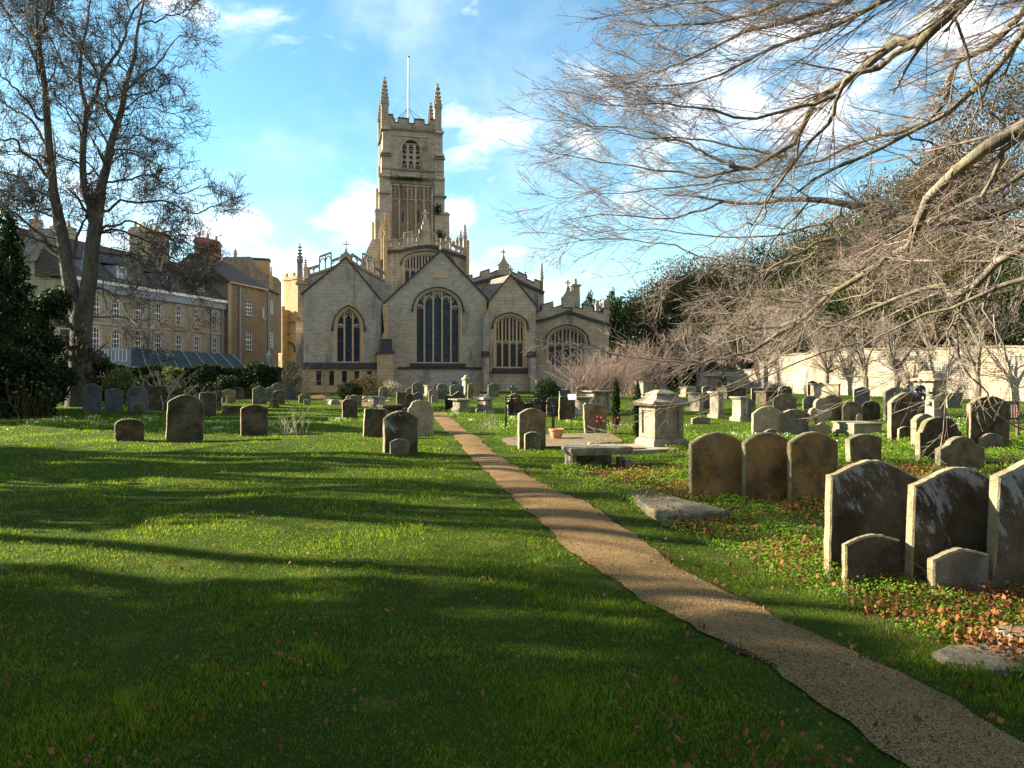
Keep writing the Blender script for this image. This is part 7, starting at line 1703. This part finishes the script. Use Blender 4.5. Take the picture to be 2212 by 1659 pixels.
for px,py,lab in ((1468,625,'farther evergreen between the low end and the second of the tree line'),(1535,598,'farther evergreen between the second and third of the tree line'),(1605,580,'farther evergreen left of the broad fourth one'),(1690,548,'farther evergreen right of the broad fourth one'),(1785,512,'farther evergreen before the line climbs'),(1880,462,'farther evergreen behind the climbing part of the tree line'),(1965,415,'farther evergreen behind the steep part of the tree line'),(2040,350,'farther evergreen left of the tallest brown conifers')):
    evs.append((px,py,104,150,'dome2','ever',lab))
for px,py,d,wpx,kind,mt,lab in evs:
    hh_=zof(py,d)*(1.1 if px>1450 else 1.0); wv=wpx/F*d*2.0
    n=int(17000*(1+.3*(wpx>150))); kk={'dome2':'blob','cone2':'blob','cone':'cone'}[kind]
    if kind=='cone2': leafy('evergreen_tree',lab,gx_at(px,d),d,hh_,wv,'blob',13000,.24,M[mt],EG,nl=46,base=2)
    else: leafy('evergreen_tree',lab,gx_at(px,d),d,hh_,wv,kk,n,.21 if d<100 else .32,M[mt],EG,nl=30,base=0)
# haze of bare underwood behind the wall
for px,d,h,lab in ((1600,76,9,'grey brown bare tree behind the middle of the wall'),(1700,72,11,'taller bare tree rising behind the wall right of the small red trunked tree'),(1800,69,12,'bare tree behind the wall before the dark evergreens'),(1910,66,13,'high bare tree behind the wall above the seated couple'),(2030,62,13,'bare tree behind the wall above the mausoleum'),(2140,58,13,'bare tree behind the wall near the right edge'),(1510,80,8,'small bare tree beyond the end of the wall')):
    auto_bare('bare_woodland_tree',lab,gx_at(px,d),d,h,7,h*.45,('beech','beech_twig'),[dict(SQ[0],l0=1.2,l1=3.2,n=9),dict(SQ[1],l0=.8,l1=2,n=5,rmin=.012),dict(SQ[2],l0=.5,l1=1.2,n=2.8,rmin=.009)],'bare trees behind the boundary wall',r0=.2,fork=.15)
# yews, cypresses, garden shrubs
x,y=gxy(1181,866); leafy('clipped_yew','dome shaped dark clipped yew on the lawn behind the black bench',x,y,zof(817,y),57/F*y,'dome',9000,.065,M['yew'],cat='shrub',trunk=False)
x,y=gxy(748,864); leafy('clipped_yew','rounded dark yew mound before the chapel basement wall',x,y+1,zof(824,y+1),58/F*y,'dome',5000,.09,M['yew'],cat='shrub',trunk=False)
x,y=gxy(785,858); leafy('garden_shrub','dark reddish shrub between the yew mound and the chapel',x,y+1.5,1.5,2.6,'blob',2500,.10,M['cedar'],cat='shrub',trunk=False)
for px,base,top,w,lab in ((1330,930,819,24,'left of two slim dark cypresses, beside the poppies'),(1377,951,826,23,'right of two slim dark cypresses, against the tall box tomb')):
    x,y=gxy(px,base); e=leafy('slim_cypress',lab,x,y,zof(top,y),w/F*y,'column',5200,.04,M['yew'],cat='tree',trunk=False,base=.12); MB().tube([(0,0,-.1),(0,0,.8)],.025,6).build('trunk',M['bark_dark'],e)
def hedge(name,label,px0,px1,d,h,mat,n,depth=1.2,size=.13,cat='hedge'):
    x0=gx_at(px0,d); x1=gx_at(px1,d); e=empty(name,((x0+x1)/2,d,0)); tag(e,label,cat); L=x1-x0
    X=rng.uniform(-L/2,L/2,n); f=rng.random(n); top=rng.random(n)<.35
    Z=np.where(top,h+rng.normal(0,.05,n),rng.uniform(0,h,n)); Yv=np.where(top,rng.uniform(0,depth,n),rng.normal(0,.06,n)); Z=Z+.10*np.sin(X*1.9)*(Z>h*.8)
    leaves('foliage',X,Yv,Z,rng.uniform(size*.6,size*1.4,n),mat,None,None,1.0,.25,.6,parent=e)
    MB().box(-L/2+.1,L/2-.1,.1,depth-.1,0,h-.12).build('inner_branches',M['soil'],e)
hedge('hedge','long dark hedge between the churchyard and the houses',230,600,50,2.0,M['hedge'],26000,size=.16)
hedge('hedge','darker evergreen hedge at the far left behind the great tree',-150,250,46,2.1,M['yew'],16000,size=.18)
GS='shrubs in front of the long hedge'
for px,d,top,w,mt,lab in ((255,38,790,75,'bushleaf','olive leaved sunlit shrub before the hedge near the great tree'),(372,38,794,62,'bushleaf','rounded green shrub behind the shaded tombs'),(488,44,806,62,'hedge','dark glossy green bush behind the golden brown ogee stone'),(560,50,786,80,'yew','very dark bush in the shade before the brown house'),(620,56,780,60,'yew','very dark bush at the left corner of the church'),(325,42,800,60,'hedge','dark bush in the middle of the left shrubs'),(435,46,800,50,'yew','dark shrub behind the short cut reddish stems')):
    leafy('garden_shrub',lab,gx_at(px,d),d,zof(top,d),w/F*d,'blob',4200,.11,M[mt],GS,'shrub',trunk=False,nl=20)
# great dark conifers at the left edge
for px,d,top,w,lab in ((18,33,470,150,'big dark drooping conifer at the left edge'),(95,36,612,140,'dark spreading yew beside the great bare tree'),(-60,30,520,220,'broad dark conifer cut off by the left edge'),(140,41,720,130,'low black-green yew at the foot of the great bare tree'),(40,29,760,150,'low dark yew bush before the big drooping conifer'),(200,44,765,90,'low dark yew behind the shaded row of stones')):
    h=zof(top,d); leafy('dark_conifer',lab,gx_at(px,d),d,h,w/F*d,'cone' if px==18 else 'blob',16000 if h>5 else 9000,.17,M['yew'],'dark evergreens at the left of the churchyard',nl=34)
# dead seed heads
for k,(px,py) in enumerate(((15.7,820),(52,812),(68,825),(80,832),(93,828),(106,840),(37,846),(64,854),(112,852),(45,835),(88,848))):
    pass
e=empty('seed_head_plant',(gx_at(65,24),24,0)); tag(e,'clump of tall dead flower stalks with round brown seed heads at the far left','plant')
P=[];H_=[]
for (px,py) in ((15.7,820),(13,826),(52,812),(49,818),(68,825),(80,832),(93,828),(106,840),(37,846),(64,854),(112,852),(45,835),(88,848),(98,838),(58,842),(30,848)):
    p=at(px,py,24)-Vector((e.location.x,24,0)); P.append(resample([(p.x*.55+.1,random.uniform(-.2,.2),0),(p.x*.85,0,p.z*.55),(p.x,0,p.z)],[.006,.005,.004],5,.01)); H_.append(p)
tubes('stalks',[(np.array([p[0] for p in P]),np.array([p[1] for p in P]),4)],M['seed'],e)
for p in H_: MB().ball(tuple(p),.042,.042,.036,7,5,.2).build('seed_head',M['seed'],e)
# ------------------------------------------------------------ trees standing left of the photo that throw the shade; rear ones added unseen to block sky light
OG='trees beyond the left edge of the view'
for x,y,h,w,n,lab in ((-14.5,5.2,12,6.6,19000,'dense evergreen off to the left, nearest of the shading trees'),(-16,-1.5,17,8.5,16000,'dense evergreen off to the left beside the viewer'),(-7,-9,19,11,16000,'unseen evergreen added behind the viewer on the left to block sky light'),(2,-11,20,12,18000,'unseen evergreen added directly behind the viewer to block sky light'),(12,-10,19,11,16000,'unseen evergreen added behind the viewer on the right to block sky light'),(-12.5,1.2,8.5,5,12000,'smaller evergreen off to the left next to the viewer'),(-19.5,8.6,12.5,4.4,4600,'tall evergreen off to the left behind the nearest')):
    leafy('evergreen_tree',lab,x,y,h,w,'blob',n,.38,M['ever'],OG,nl=34)
leafy('dark_conifer','broad dark conifer off to the left beyond the open lawn',-20.5,26.0,8.5,5.0,'blob',9000,.26,M['yew'],OG,nl=28)
for x,y,h,w,n,lab in ((-17.5,12.4,6.4,4.4,1900,'thin leaved holly off to the left casting dappled shade'),(-18.5,16.0,7.2,3.2,6500,'small leafy holly off to the left, farther along')):
    leafy('holly_tree',lab,x,y,h,w,'blob',n,.26,M['ever'],OG,nl=24)
SB=[dict(n=12,l0=1.2,l1=3.2,a0=30,a1=70,bias=(0,0,1),bs=.15,K=6,jit=.2,t0=.3,rr=.45,rmin=.02),dict(n=6,l0=.6,l1=1.6,a0=30,a1=75,bias=(0,0,1),bs=.15,K=5,jit=.22,rr=.5,rmin=.012),dict(n=4,l0=.3,l1=.9,a0=30,a1=80,bias=(0,0,1),bs=.15,K=4,jit=.25,rr=.6,rmin=.008)]
auto_bare('bare_tree','tall bare tree off to the left of the view',-21,12.5,13,8,4.5,('bark_dark','bark_twig'),SB,OG,r0=.35,fork=.2)
auto_bare('bare_tree','second tall bare tree off to the left of the view',-24,18.5,14,8,5,('bark_dark','bark_twig'),SB,OG,r0=.35,fork=.2)
